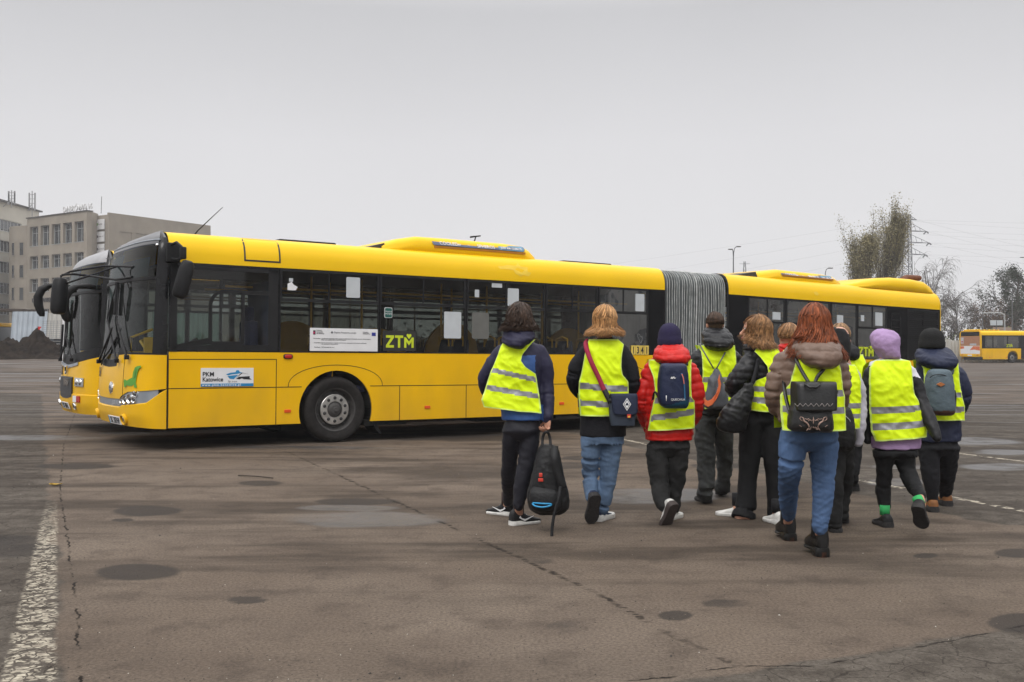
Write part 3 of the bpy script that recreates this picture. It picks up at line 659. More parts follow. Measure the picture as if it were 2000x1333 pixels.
# bellows
m = MB(); pp = MB(); nf = 26; s0, s1 = 8.86, 10.48; rows = []
prof = [(0, .45+.17*i) for i in range(12)]+roof_profile()[:]+[(W, 2.3), (W, 1.4), (W, .45)]
rnd = random.Random(3); pos = [s0+(s1-s0)*i/nf+rnd.uniform(-.010, .010)*(0 < i < nf) for i in range(nf+1)]
def ins(y, z, d, s): return (s, y+d if y < .5 else (y-d if y > W-.5 else y), z-(d if z > 2.8 else d*.3 if z > 2.7 else 0))
for i in range(nf):
    for s, d in ((pos[i]+.006, .03), ((pos[i]+pos[i+1])/2, .075+rnd.uniform(-.02, .02))): rows.append([ins(y, z, d+.02*noise.noise((s*9, z*1.5, 0)), s+.03*noise.noise((s*1.3, z*1.6, 5))*min(1, 4*(s-s0)*(s1-s))) for y, z in prof])
    w_ = .007 if i not in (13,) else .016
    pp.tube([ins(y, z, .022, pos[i]+.03*noise.noise((pos[i]*1.3, z*1.6, 5))*min(1, 4*(pos[i]-s0)*(s1-pos[i]))) for y, z in prof], w_, 5, cap=False)
m.grid(rows); bl = m.build('bellows', M_tarp, bus, smooth='all', fn=lambda x, y, z: (x, y, z-droop(x))); pp.build('bellows_piping', M_pipe, bl, smooth='all', fn=sag)
m = MB(); m.tube([ins(y, z, .02, 8.85) for y, z in prof], .02, 6); m.tube([ins(y, z, .02, 10.49) for y, z in prof], .02, 6); m.build('bellows_frame', M_frm, bus, fn=sag)
# roof pods
def pod(s0, s1, prof, name, y0=.22, fn=sag, mat=None, zb=2.86):
    m = MB(); rows = []; n = 26
    for s, h, ins_ in prof:
        yy0, yy1 = y0+ins_, W-y0-ins_; top = zb+h; r = min(.13, h*.8); row = [(s, yy0-.03, zb)]
        for i in range(6): a = pi-pi/2*i/5; row.append((s, yy0+r+r*cos(a), top-r+r*sin(a)))
        for i in range(6): a = pi/2-pi/2*i/5; row.append((s, yy1-r+r*cos(a), top-r+r*sin(a)))
        row.append((s, yy1+.03, zb)); rows.append(row)
    m.loft(rows); return m.build(name, mat or M_yel2, bus, smooth='all', fn=fn)
p1 = pod(0, 0, [(3.24, .08, .02), (3.28, .12, .01), (3.50, .20, 0), (3.85, .268, 0), (4.3, .275, 0), (5.5, .27, 0), (5.82, .25, .0), (6.0, .20, .02), (6.12, .10, .05), (6.13, .05, .06)], 'air_conditioner')
m = MB(); m.prism([(2.95, .3, 2.88), (3.28, .26, 2.98), (3.34, .26, 2.88)], (0, W-.6, 0)); m.build('roof_fairing', M_intd, bus)
p2 = pod(0, 0, [(11.6, .08, .02), (11.64, .13, .01), (11.85, .18, 0), (12.2, .235, 0), (13.6, .225, 0), (13.95, .20, 0), (14.2, .11, .05), (14.21, .05, .06)], 'air_conditioner')
m = MB(); m.prism([(10.9, .3, 2.88), (11.54, .26, 3.0), (11.6, .26, 2.88)], (0, W-.6, 0)); m.build('roof_fairing', M_intd, bus, fn=sag)
p3 = pod(0, 0, [(14.45, .03, .12), (14.65, .10, .03), (14.95, .18, .0), (15.35, .245, 0), (15.9, .29, 0), (16.6, .30, 0), (17.1, .27, 0), (17.35, .19, .02), (17.48, .04, .04)], 'engine_pod', y0=.13)
for p, a, b in ((p1, 4.15, 5.85), (p2, 12.3, 13.85)):
    m = MB(); m.box((a, .196, 2.965), (b, .215, 2.988)); m.box((a-.02, .193, 2.96), (a, .21, 2.993)); m.box((b, .193, 2.96), (b+.02, .21, 2.993)); m.build('cooling_slot', pm('slot_amber', (.42, .17, .01), .6), p, fn=sag)
    # maker's strip along the pod: dark blue with a light end
    m = MB(); tilt = lambda x, y, z: (x, .205+lerp([(2.985, 0), (3.03, .012), (3.08, .05), (3.12, .10)], z)-.006, z-(.04 if a > 10 else 0)-droop(x))
    e = rrect(a-.05, b+.02, 3.0, 3.095, .045); m.prism([(x, 0, z) for x, z in e], (0, .004, 0)); d_ = m.build('name_strip', pm('strip_slate', (.09, .11, .17), .5), p, fn=tilt)
    m = MB(); m.prism([(x, -.003, z) for x, z in rrect(a+1.2, b, 3.006, 3.089, .035)], (0, .002, 0)); m.build('name_strip_end', pm('strip_cyan', (.13, .30, .42), .5), p, fn=tilt)
    for s_, x_, z_, h_ in (('COOLED', a+.08, 3.018, .075), ('BY', a+.42, 3.023, .04), ('SPHEROS', a+.78, 3.015, .075), ('JUST AIR CLIMATE', a+1.24, 3.028, .045)):
        t_ = text(s_, h_, M_wht, p, on_side(x_, z_, -.008), space=1.15, bold=.001); 
        for v in t_.data.vertices: v.co = tilt(*v.co) if False else Vector((v.co.x, v.co.y+.205+lerp([(2.985, 0), (3.03, .012), (3.08, .05), (3.12, .10)], v.co.z)-.004, v.co.z-(.04 if a > 10 else 0)-droop(v.co.x)))
    m = MB()
    for k in range(7): an = pi*(k+.5)/7; m.prism([(a+.62+.02*cos(an)-.004*sin(an), -.008, 3.02+.02*sin(an)), (a+.62+.02*cos(an)+.004*sin(an), -.008, 3.02+.02*sin(an)), (a+.62+.07*cos(an), -.008, 3.02+.055*sin(an))], (0, .003, 0))
    m.build('sun_emblem', M_wht, p, fn=tilt)
m = MB(); m.tube([(16.8, .55, 3.08), (16.85, .55, 3.17), (16.95, .53, 3.22), (17.2, .52, 3.235), (17.4, .51, 3.245)], [.09, .10, .10, .095, .085], 14, flat=.75); m.build('exhaust_outlet', pm('rusty_exhaust', (.13, .045, .02), .8, var=.3, vs=18), bus, smooth=True, fn=sag)
m = MB(); m.tube([(5.35, 1.0, 3.15), (5.4, 1.0, 3.3)], .012, 6); m.prism([(5.3, 1.0, 3.27), (5.5, 1.0, 3.31), (5.5, 1.0, 3.33), (5.3, 1.0, 3.30)], (0, .03, 0)); m.build('roof_antenna', M_rub, bus)
m = MB(); m.box((1.7, .5, 2.90), (2.6, 1.6, 2.955), bev=.02); m.build('roof_hatch', M_rub, bus); m = MB(); m.box((6.9, .5, 2.90), (8.0, 1.6, 2.95), bev=.02); m.build('roof_hatch', M_rub, bus)
m = MB(); m.tube([(.45, .5, 2.88), (.52, .5, 2.98), (.85, .5, 3.32), (.87, .5, 3.335)], [.014, .009, .004, .003], 6); m.build('radio_antenna', M_rub, bus)
# wheels
for s, _, _ in (ar1, ar2, ar3):
    wheel(bus, s, .478, True, sag); wheel(bus, s, .478, False, sag)
# lamps and markers
oval_lamp(bus, 1.655, 1.245, .055, .028, M_red)
for s in (1.655, 3.91, 6.50): 
    m = MB(); m.box((s-.048, -.012, .455), (s+.048, .002, .50), bev=.006); m.build('side_reflector', M_ora, bus)
for s in (11.6, 15.2): m = MB(); m.box((s-.048, -.012, .455), (s+.048, .002, .50), bev=.006); m.build('side_reflector', M_ora, bus, fn=sag)
# notices in the windows
for a, b, c, d in ((2.54, 2.76, 2.11, 2.41), (4.2, 4.51, 1.54, 1.955), (5.39, 5.61, 2.08, 2.37), (8.14, 8.35, 2.08, 2.39)):
    m = MB(); m.prism([(x, .004, z) for x, z in rrect(a, b, c, d, .02)], (0, .003, 0)); m.build('paper_notice', M_ppr, bus)
m = MB(); m.prism([(x, .004, z) for x, z in rrect(4.71, 5.03, 1.54, 1.96, .03)], (0, .003, 0)); m.build('plastic_pocket', pm('plastic_pocket', (.13, .13, .12), .4), bus)
for a, b, c, d in ((1.66, 1.72, 2.30, 2.35), (4.76, 4.84, 2.2, 2.32), (5.08, 5.28, 2.37, 2.44)): m = MB(); m.box((a, .004, c), (b, .007, d)); m.build('sticker', M_ppr, bus)
m = MB(); m.prism([(1.64, .004, 2.18), (1.76, .004, 2.18), (1.79, .004, 2.23), (1.73, .004, 2.26), (1.70, .004, 2.30), (1.64, .004, 2.27)], (0, .003, 0)); m.build('sticker', M_wht, bus)
for a, b, c, d in ((11.75, 11.98, 2.05, 2.2), (13.75, 13.95, 2.0, 2.22), (15.05, 15.3, 2.04, 2.33), (14.55, 14.66, 2.12, 2.25)): m = MB(); m.box((a, .004, c), (b, .007, d)); m.build('paper_notice', M_ppr, bus, fn=sag)
m = MB(); m.prism([(x, -.006, z) for x, z in rrect(3.16, 3.29, 1.83, 1.985, .02)], (0, .004, 0)); o = m.build('exit_sticker', M_wht, bus)
m = MB(); m.prism([(x, -.009, z) for x, z in rrect(3.168, 3.282, 1.838, 1.977, .016)], (0, .003, 0)); m.build('exit_sticker_face', pm('dark_green', (.01, .10, .08), .4), o)
text('Wyjście\nawaryjne', .032, M_wht, o, on_side(3.225, 1.915, -.0105), align='CENTER')
# white project board
m = MB(); m.box((1.975, -.02, 1.325), (3.045, -.006, 1.655), bev=.003); bd = m.build('project_board', M_wht, bus)
M_g6 = pm('grey_ink', (.10, .10, .12), .5)
for s_, x_, z_, h_, mt in (('Fundusze\nEuropejskie\ndla Śląskiego', 2.07, 1.615, .022, M_ink), ('Śląskie. Pozytywna energia', 2.34, 1.585, .032, M_g6), ('Unia Europejska\nEuropejski Fundusz\nRozwoju Regionalnego', 2.80, 1.605, .013, M_g6),
    ('Tytuł projektu:', 2.02, 1.50, .019, M_ink), ('„Zmniejszenie negatywnego wpływu transportu publicznego na środowisko naturalne i zdrowie poprzez\nzakup zeroemisyjnego taboru przez PKM Katowice”', 2.145, 1.50, .0185, M_ink),
    ('Cel projektu:', 2.035, 1.44, .019, M_ink), ('Poprawa bezpieczeństwa i komfortu podróżowania, ograniczenie emisji transportu publicznego\noraz zwiększenie liczby pasażerów', 2.145, 1.44, .0185, M_g6), ('Beneficjent:   PKM Katowice Sp. z o.o.', 2.04, 1.375, .02, M_ink)):
    text(s_, h_, mt, bd, on_side(x_, z_, -.0215))
m = MB(); m.box((2.865+.08, -.0225, 1.555), (2.865+.145, -.019, 1.605)); m.build('flag', pm('flag_blue', (.02, .03, .25), .5), bd)
m = MB(); m.box((2.02, -.0225, 1.56), (2.055, -.019, 1.62)); m.box((2.02, -.024, 1.575), (2.045, -.0225, 1.60), 1); m.build('emblem', [M_ink, pm('emblem_pink', (.5, .02, .12), .5)], bd)
m = MB(); m.prism([(2.29, -.0225, 1.595), (2.31, -.0225, 1.575), (2.33, -.0225, 1.595), (2.31, -.0225, 1.615)], (0, .003, 0)); m.build('emblem', M_g6, bd)
# operator's plate on the side
m = MB(); m.box((.43, -.009, .835), (1.155, -.002, 1.085)); pk = m.build('operator_sign', M_wht, bus)
m = MB(); m.box((.43, -.011, .835), (1.155, -.009, .875)); m.build('sign_stripe', M_blue, pk)
text('PKM', .082, M_ink, pk, on_side(.45, .975, -.011), bold=.0015); text('Katowice', .082, M_ink, pk, on_side(.45, .905, -.011), bold=.0015, xs=.9); text('Sp. z o.o.', .035, M_g6, pk, on_side(.80, .892, -.011))
text('www.pkm.katowice.pl', .042, M_wht, pk, on_side(.445, .843, -.013), space=1.35, bold=.001, xs=1.05)
m = MB(); m.prism([(x, -.011, z) for x, z in ((.77, 1.0), (.83, 1.02), (.90, 1.028), (.915, 1.055), (.945, 1.055), (.96, 1.03), (1.0, 1.02), (.93, 1.005), (.85, .998), (.80, .985))], (0, .003, 0)); m.prism([(x, -.011, z) for x, z in ((.79, .975), (.87, .985), (.94, .99), (.90, .955), (.88, .932), (.82, .94))], (0, .003, 0)); m.build('operator_emblem', M_blue, pk)
m = MB(); m.prism([(x, -.011, z) for x, z in ((.91, .935), (.95, .965), (1.10, .972), (1.10, .945), (1.13, .925), (1.02, .93), (.99, .945), (.96, .93))], (0, .003, 0)); m.prism([(x, -.011, z) for x, z in ((.90, .94), (1.0, 1.015), (1.09, 1.0), (1.0, 1.02), (.985, 1.02))], (0, .003, 0)); m.build('operator_emblem', M_ink, pk)
# lime lettering and fleet number
def lime(s, zb, h=.185, fn=None, par=bus, mat=M_ztm, y=-.006):
    m = MB(); P = lambda pts, y=y: m.prism([(s+a*h, y, zb+b*h) for a, b in pts], (0, .005, 0))
    P([(0, 1), (.72, 1), (.72, .82), (.26, .2), (.72, .2), (.72, 0), (0, 0), (0, .18), (.44, .8), (0, .8)])
    P([(.82, 1), (1.56, 1), (1.56, .8), (1.29, .8), (1.29, 0), (1.09, 0), (1.09, .8), (.82, .8)])
    P([(1.66, 0), (1.66, .85), (1.82, .85), (2.1, .5), (2.38, .85), (2.54, .85), (2.54, 0), (2.34, 0), (2.34, .5), (2.1, .2), (1.86, .5), (1.86, 0)])
    P([(2.1, .72), (1.88, .98), (1.9, 1.1), (2.0, 1.14), (2.1, 1.06), (2.2, 1.14), (2.3, 1.1), (2.32, .98)])
    return m.build('lime_lettering', mat, par, fn=fn)
lime(3.19, 1.385); lime(14.47, 1.37, .20, fn=sag)
m = MB(); m.prism([(x, -.002, z) for x, z in rrect(3.14, 3.70, 1.335, 1.64, .02)], (0, .001, 0)); m.build('lettering_backing', pm('smoked_vinyl', (.03, .03, .028), .3), bus)
for i, ch in enumerate('1341'):
    m = MB(); m.box((8.04+.105*i, -.008, 1.305), (8.135+.105*i, -.002, 1.47)); p_ = m.build('number_tile', pm('tile_cream', (.72, .52, .10), .5), bus); text(ch, .17, M_ink, p_, on_side(8.087+.105*i, 1.33, -.010), align='CENTER', xs=.72, bold=.004)
# interior
def interior(root, s0, s1, rows, fn=sag, arches=()):
    m = MB(); xs_ = [s0]+[v for a in arches for v in (a[0]-.6, a[0]+.6)]+[s1]
    for i in range(len(xs_)-1):
        y = .05 if i % 2 == 0 else .5; m.box((xs_[i], y, .33), (xs_[i+1], W-y, .36))
    m.build('floor', M_intd, root, fn=fn)
    m = MB(); m.box((s0, .2, 2.46), (s1, W-.2, 2.5)); m.build('ceiling', M_intd, root, fn=fn)
    for y in (.035, W-.055):
        m = MB(); m.prism(arch_poly(s0, s1, .361, 1.2, arches, y), (0, .02, 0)); m.build('wall_lining', M_intd, root, fn=fn)
    for s in rows:
        for y in (.32, .76, W-.32): seat(root, s, y, fn)
    m = MB()
    for i, s in enumerate(rows):
        m.tube([(s+.3, .95, 1.2), (s+.3, .95, 2.46)], .017, 8)
        if i % 2: m.tube([(s+.2, W-.6, .36), (s+.2, W-.6, 2.46)], .017, 8)
    m.tube([(s0+1, .8, 2.25), (s1-.2, .8, 2.25)], .017, 8); m.tube([(s0+1, W-.8, 2.25), (s1-.2, W-.8, 2.25)], .017, 8)
    m.build('grab_poles', M_pole, root, smooth=True, fn=fn)
interior(bus, .02, 8.83, [2.1, 2.95, 4.4, 5.3, 6.5, 7.3], arches=[ar1, ar2]); interior(bus, 10.5, 16.0, [11.2, 12.1, 13.6, 14.7], arches=[ar3])
for s_, e_, h_ in ((1.75, 3.0, 1.80), (3.25, 4.45, 1.72), (4.75, 5.9, 1.86), (6.4, 7.2, 1.70), (7.3, 8.5, 1.80), (11.0, 12.2, 1.75), (12.5, 13.4, 1.8), (13.7, 15.2, 1.72)):
    m = MB(); pts = [(s_, 1.62, .4)]+[(s_+(e_-s_)*u, 1.62, 1.15+(h_-1.15)*(sin(pi*min(1, max(0, u)))**.45)) for u in [i/14 for i in range(15)]]+[(e_, 1.62, .4)]; m.prism(pts, (0, .05, 0)); m.build('yellow_moulding', pm('interior_yellow', (.55, .30, .015), .5), bus, fn=sag)
m = MB(); m.box((16.0, .05, .4), (17.4, W-.05, 2.4)); m.build('engine_bay', M_und, bus, fn=sag)
m = MB(); m.box((1.42, .1, .36), (1.47, 1.0, 2.3)); m.box((.2, 1.05, .36), (1.45, 1.1, 1.25)); m.build('cab_partition', pm('partition_blue', (.07, .08, .12), .5), bus)
m = MB(); m.box((.75, .28, .9), (1.25, .78, 1.05), bev=.05); m.box((1.2, .3, 1.0), (1.34, .76, 1.75), bev=.05); m.box((1.22, .42, 1.72), (1.32, .64, 1.95), bev=.04); m.build('driver_seat', M_navy, bus, smooth=True)
m = MB(); R_ = Matrix.Translation((.42, .55, 1.28)) @ Matrix.Rotation(radians(-62), 4, 'Y'); m.xf = R_; m.tube([(.23*cos(a), .23*sin(a), 0) for a in [2*pi*i/24 for i in range(25)]], .015, 6); m.tube([(-.22, 0, 0), (.22, 0, 0)], .014, 6); m.tube([(0, 0, 0), (0, 0, -.4)], .03, 8); m.build('steering_wheel', M_rub, bus, smooth=True)
m = MB(); m.prism([(-.3, .75, 1.10), (.35, .75, 1.18), (.35, .75, .4), (-.3, .75, .4)], (0, 1.1, 0)); m.prism([(0, .06, 1.2), (.35, .06, 1.2), (.35, .06, .4), (.0, .06, .4)], (0, .7, 0)); m.box((.05, .3, 1.15), (.35, .85, 1.3), bev=.05); m.build('dashboard', pm('dashboard', (.10, .10, .105), .55), bus)
m = MB(); m.box((.0, 1.2, 1.25), (.3, 1.24, 1.5)); m.tube([(-.1, 1.5, 1.15), (-.1, 1.52, 1.5), (.2, 1.55, 1.62)], .02, 8); m.tube([(.2, 1.3, 1.1), (.1, 1.8, 1.45), (.3, 2.1, 1.5)], .022, 8); m.build('cab_rails', M_pole, bus, smooth=True)
# --- front mask of the long bus
F1 = Front([(.28, .42), (.45, .47), (.8, .47), (1.0, .46), (1.26, .44), (2.3, .35), (2.6, .31), (2.75, .26), (2.84, .19), (2.93, .02)], 2.7, [(0, 0), (2.6, .0), (2.75, .04), (2.84, .10), (2.92, .35)])
FR1 = azof(240, F1, 1.0); A0 = .004
ytop = lambda a: lerp([(0, 1.255), (FR1, 1.26), (FR1+.08, 1.245), (.34, 1.17), (.42, 1.10), (.5, 1.08), (.58, 1.10), (.66, 1.17), (1-FR1-.08, 1.245), (1, 1.26)], a)
lamp_t = lambda a: lerp([(0, .815), (.06, .80), (FR1-.05, .765), (FR1+.02, .70), (.35, .665), (.5, .655), (.65, .665), (1-FR1, .70), (1, .815)], a)
lamp_b = lambda a: lerp([(0, .80), (.06, .72), (.14, .62), (FR1+.02, .565), (.35, .545), (.5, .54), (.65, .545), (1-FR1, .565), (.86, .62), (1, .80)], a)
F1.patch('front_panel', M_yel, bus, A0, 1-A0, lamp_t, ytop, 60, 6)
F1.patch('bumper', M_yel, bus, A0, 1-A0, lambda a: .285+.03*sin(a*pi), lamp_b, 60, 8, off=.006, back=.03)
F1.patch('lamp_strip', M_sil, bus, .05, .95, lamp_b, lamp_t, 60, 4, off=-.012, back=.04)
for (a, z, r) in ((FR1+.015, .64, .035), (FR1-.02, .655, .052), (FR1-.065, .672, .058), (FR1-.105, .665, .042), (FR1-.115, .735, .042)):
    for aa in (a, 1-a):
        m = MB(); mt = F1.frame(aa, z, .004); m.xf = mt; m.mi = 0; m.lathe([(r*1.1, -.02), (r*1.12, .006), (r*.98, .006), (r*.8, -.01), (.001, -.015)], n=20); m.ball((0, 0, -.005), (r*.55, r*.55, .012), 10, 6, 1); m.xf = None
        m.build('headlight', [M_chr, pm('lens_dark', (.03, .03, .032), .1, coat=.5)], bus, smooth=True)
for a in (FR1-.02, 1-FR1+.02):
    m = MB(); m.xf = F1.frame(a, .40, .0); m.mi = 0; m.lathe([(.075, -.02), (.075, .035), (.065, .045), (.055, .03)], n=20); m.ball((0, 0, .02), (.05, .05, .015), 12, 6, 1); m.build('fog_lamp', [M_yel, M_chr], bus, smooth=True)
mt = F1.frame(.43, .375, .018); plate_text(bus, 'SK 387HP', mt)
text('1341', .19, M_ink, bus, F1.frame(.615, .94, .006), align='CENTER', xs=.7, bold=.003)
m = MB(); m.xf = F1.frame(.47, .80, .004); m.lathe([(.001, .012), (.07, .012), (.085, .006), (.088, -.01)], n=28); m.mi = 1
for k in (-1, 1): m.prism([(x*k, y*k, .0125) for x, y in ((-.055, -.01), (.0, -.035), (.06, -.02), (.05, -.005), (.0, -.018), (-.035, .008))], (0, 0, .004))
m.xf = None; m.build('badge', [M_chr, pm('badge_grey', (.12, .13, .15), .4)], bus, smooth=True)
text('SOLARIS', .085, pm('emboss', (.55, .57, .6), .3, metal=.5), bus, F1.frame(.42, .578, .002), align='CENTER', xs=.95)
# green dog emblem on the corner panel
m = MB(); mt = F1.frame(FR1-.09, .93, .003)
dog = [(-.15, -.10), (-.16, -.03), (-.145, .0), (-.10, -.02), (-.05, .01), (.0, .03), (.01, .12), (.04, .19), (.08, .21), (.14, .22), (.15, .195), (.11, .17), (.09, .12), (.075, .04), (.065, -.05), (.085, -.10), (.085, -.125), (.04, -.12), (.035, -.07), (.0, -.10), (-.06, -.10), (-.11, -.09), (-.115, -.12), (-.15, -.12)]
m.xf = mt; m.prism([(x*1.25, y*.85, .0) for x, y in dog], (0, 0, .003)); m.mi = 1; m.prism([(.025, .0, .0031), (.05, .085, .0031), (.07, .16, .0031), (.094, .13, .0031), (.075, .025, .0031)], (0, 0, .001)); m.xf = None
dg = m.build('dog_emblem', [pm('emblem_green', (.10, .32, .03), .45), pm('emblem_green_dark', (.05, .19, .02), .45)], bus)
# seam at the corner panel
m = MB(); m.tube([F1.P(FR1, z, .001) for z in [lamp_t(FR1)+(1.25-lamp_t(FR1))*i/8 for i in range(9)]], .004, 4); m.build('corner_gap', M_seam, bus)
# glass and black parts
PL = .105   # width of the black pillar next to the side seam
F1.patch('windscreen_base', M_rub, bus, A0, 1-A0, ytop, lambda a: ytop(a)+lerp([(0, .02), (FR1, .03), (.35, .10), (.5, .10), (.65, .10), (1, .02)], a), 50, 3, off=-.004)
F1.patch('windscreen', M_wind, bus, PL, 1-PL, lambda a: ytop(a)+lerp([(0, .02), (FR1, .03), (.35, .10), (.5, .10), (.65, .10), (1, .02)], a), 2.25, 40, 12, off=-.006, back=0)
F1.patch('destination_glass', glass('destination_glass', (.42, .52, .52), .55, 0, .012), bus, PL+.02, 1-PL-.02, 2.28, 2.72, 40, 5, off=-.004, back=0)
F1.patch('front_pillar', M_blk, bus, A0, PL, 1.275, 2.93, 8, 14, off=.0); F1.patch('front_pillar', M_blk, bus, 1-PL, 1-A0, 1.275, 2.93, 8, 14)
F1.patch('screen_divider', M_rub, bus, PL, 1-PL, 2.245, 2.285, 40, 2, off=.004)
F1.patch('front_roof_cap', pm('roof_cap_grey', (.06, .06, .065), .3, coat=.3), bus, PL, 1-PL, 2.72, 2.93, 40, 6, off=0)
m = MB(); m.tube([F1.P(.09+.82*i/40, 2.775, .004) for i in range(41)], .011, 6); m.build('roof_trim', M_sil, bus, smooth=True)
m = MB(); m.add([F1.P(A0+(1-2*A0)*i/40, 2.925) for i in range(41)]+[Vector((.02, W-.35, 2.92)), Vector((.02, .35, 2.92))], [tuple(range(43))]); m.build('front_roof_cap', M_blk, bus)
# dotted shade behind the upper glass
M_dots = pm('printed_shade', (.07, .09, .095), .6, var=.1, vs=60)
F1.patch('destination_display', M_intd, bus, .30, .62, 2.33, 2.62, 20, 3, off=-.14, back=.0)
F1.patch('screen_shade', M_dots, bus, .50, .66, lambda a: 1.95+3*abs(a-.58), 2.66, 20, 3, off=-.03, back=.0)
wiper(bus, F1, [(.40, 1.17, .05), (.52, 1.75, .05), (.50, 2.2, .02)]); wiper(bus, F1, [(.57, 1.15, .06), (.47, 1.62, .06), (.56, 1.1, .03)]); wiper(bus, F1, [(.30, 1.22, .05), (.43, 1.7, .06), (.485, 2.22, .02)])
m = MB(); m.tube([F1.P(a, z, .02) for a, z in ((.44, 1.5), (.5, 1.3), (.58, 1.15))], .012, 6); m.tube([F1.P(a, z, .03) for a, z in ((.475, 1.8), (.485, 2.25))], .03, 6); m.build('wiper_blade', M_rub, bus, smooth=True)
# mirrors
def mirror_body(m, c, w, d, h, yaw, tilt=0, mi=0):
    rows = []; n = 16; Rm = Matrix.Translation(c) @ Matrix.Rotation(yaw, 4, 'Z') @ Matrix.Rotation(tilt, 4, 'Y')
    for z, k in ((-.5, .55), (-.47, .8), (-.38, .97), (-.1, 1.0), (.2, .96), (.4, .85), (.47, .7), (.5, .4)):
        rows.append([tuple(Rm @ Vector((w/2*k*math.copysign(abs(cos(2*pi*i/n))**.65, cos(2*pi*i/n)), d/2*k*math.copysign(abs(sin(2*pi*i/n))**.65, sin(2*pi*i/n)), z*h))) for i in range(n)])
    m.loft(rows, mi)
m = MB(); m.box((-.06, -.10, 2.47), (.12, .0, 2.73), bev=.02)
m.tube([(.0, -.10, 2.70), (.03, -.22, 2.72), (.07, -.30, 2.66), (.09, -.30, 2.50)], .02, 8); m.tube([(.0, -.08, 2.52), (.05, -.2, 2.5), (.09, -.28, 2.52)], .018, 8); m.box((.05, -.34, 2.50), (.13, -.26, 2.66), bev=.02)
mr_ = m.build('mirror_arm', M_rub, bus, smooth=True)
m = MB(); mirror_body(m, (.10, -.31, 2.24), .20, .16, .50, radians(-20), radians(14)); mb_ = m.build('mirror', M_rub, bus, smooth=True)
m = MB(); mt_l = F1.P(.50, 2.27, .02); base1 = F1.P(.60, 2.28, .0); base2 = F1.P(.36, 2.3, .0); tip = Vector((-.95, 1.95, 2.38))
m.tube([base2, F1.P(.45, 2.27, .10), F1.P(.60, 2.34, .32), tip+Vector((.12, -.1, .01)), tip, tip+Vector((-.03, .03, -.06)), tip+Vector((-.03, .03, -.14))], .017, 8)
m.tube([F1.P(.36, 2.44, .0), F1.P(.5, 2.46, .2), tip+Vector((.1, -.05, .05)), tip+Vector((-.02, .03, -.02))], .015, 8); m.tube([F1.P(.52, 2.5, 0.0), tip+Vector((.05, 0, -.12))], .013, 8)
m.build('mirror_arm', M_rub, bus, smooth=True)
m = MB(); mirror_body(m, tip+Vector((-.03, .03, -.30)), .20, .20, .52, radians(35), radians(4)); m.build('mirror', M_rub, bus, smooth=True)
m = MB(); m.ball(F1.P(.115, 2.70, .01), .022, 10, 6); m.build('marker_lamp', M_chr, bus, smooth=True)

# ================================================================= second bus beside it
b2 = empty('city_bus', (BX-3.12*sin(TH)+.02*cos(TH), BY+3.12*cos(TH)+.02*sin(TH), 0), (0, SL, TH))
tag(b2, 'yellow city bus with curved horn mirror parked behind the long bus, only its front showing', 'bus')
lower_side(b2, .012, 12, [(2.3, .47, .575), (8.3, .47, .575)])
for near in (0, 1):
    fn_ = (lambda x, y, z: (x, W-y, z)) if not near else None
    hw = [(.5+1.42*i, 1.86+1.42*i) for i in range(8)]
    for a, b in hw: window(b2, a, b, 1.33, 2.44, 2.05, None, fn=fn_)
    m = MB(); m.plate((0, 12), (1.30, 2.487), [(a, b, 1.33, 2.44) for a, b in hw], 0, .03); m.build('window_band', M_blk, b2, fn=fn_)
roof(b2, 0, 12)
for s in (2.3, 8.3): wheel(b2, s, .478, True); wheel(b2, s, .478, False)
m = MB(); m.add([(12, 0, .3), (12, W, .3), (12, W, 2.6), (12, W-.1, 2.85), (12, W-.3, 2.9), (12, .3, 2.9), (12, .1, 2.85), (12, 0, 2.6)], [tuple(range(8))]); m.box((.1, .06, .27), (1.7, W-.06, .4)); m.box((3, .06, .27), (11.9, W-.06, .4)); m.build('rear_panel', M_yel, b2)
interior(b2, .3, 11.9, [2.6, 4.2, 5.6, 7.1], fn=None, arches=[(2.3, .47, .575), (8.3, .47, .575)])
m = MB(); m.box((.1, .15, .4), (.5, W-.15, 1.15), bev=.05); m.build('dashboard', pm('dashboard'  , (.1, .1, .1), .5), b2)
m = MB(); m.box((.9, 1.6, .9), (1.4, 2.1, 1.05), bev=.05); m.box((1.3, 1.6, 1.0), (1.42, 2.1, 1.8), bev=.05); m.build('driver_seat', pm('cream_cover', (.40, .38, .22), .8), b2, smooth=True)
F2 = Front([(.28, .38), (.45, .44), (.8, .44), (1.15, .42), (2.3, .36), (2.6, .30), (2.75, .24), (2.84, .17), (2.93, .02)], 2.6, [(0, 0), (2.6, 0), (2.75, .05), (2.84, .12), (2.92, .35)])
yt2 = lambda a: lerp([(0, 1.24), (.25, 1.16), (.5, 1.06), (.75, 1.16), (1, 1.24)], a)
F2.patch('front_panel', M_yel, b2, A0, 1-A0, .60, yt2, 60, 6); F2.patch('bumper', M_yel, b2, A0, 1-A0, .30, .595, 60, 6, off=.02, back=.05)
F2.patch('windscreen_base', M_rub, b2, A0, 1-A0, yt2, lambda a: yt2(a)+.16, 40, 2, off=-.004)
F2.patch('windscreen', M_wind, b2, .12, .88, lambda a: yt2(a)+.16, 2.22, 40, 8, off=-.006, back=0); F2.patch('destination_glass', glass('destination_glass'), b2, .12, .88, 2.25, 2.70, 40, 4, back=0)
F2.patch('front_pillar', M_blk, b2, A0, .12, 1.24, 2.93, 6, 10); F2.patch('front_pillar', M_blk, b2, .88, 1-A0, 1.24, 2.93, 6, 10); F2.patch('screen_divider', M_rub, b2, .12, .88, 2.215, 2.255, 40, 2, off=.004)
F2.patch('front_roof_cap', pm('roof_cap_white', (.30, .30, .31), .35), b2, .10, .90, 2.70, 2.93, 40, 6)
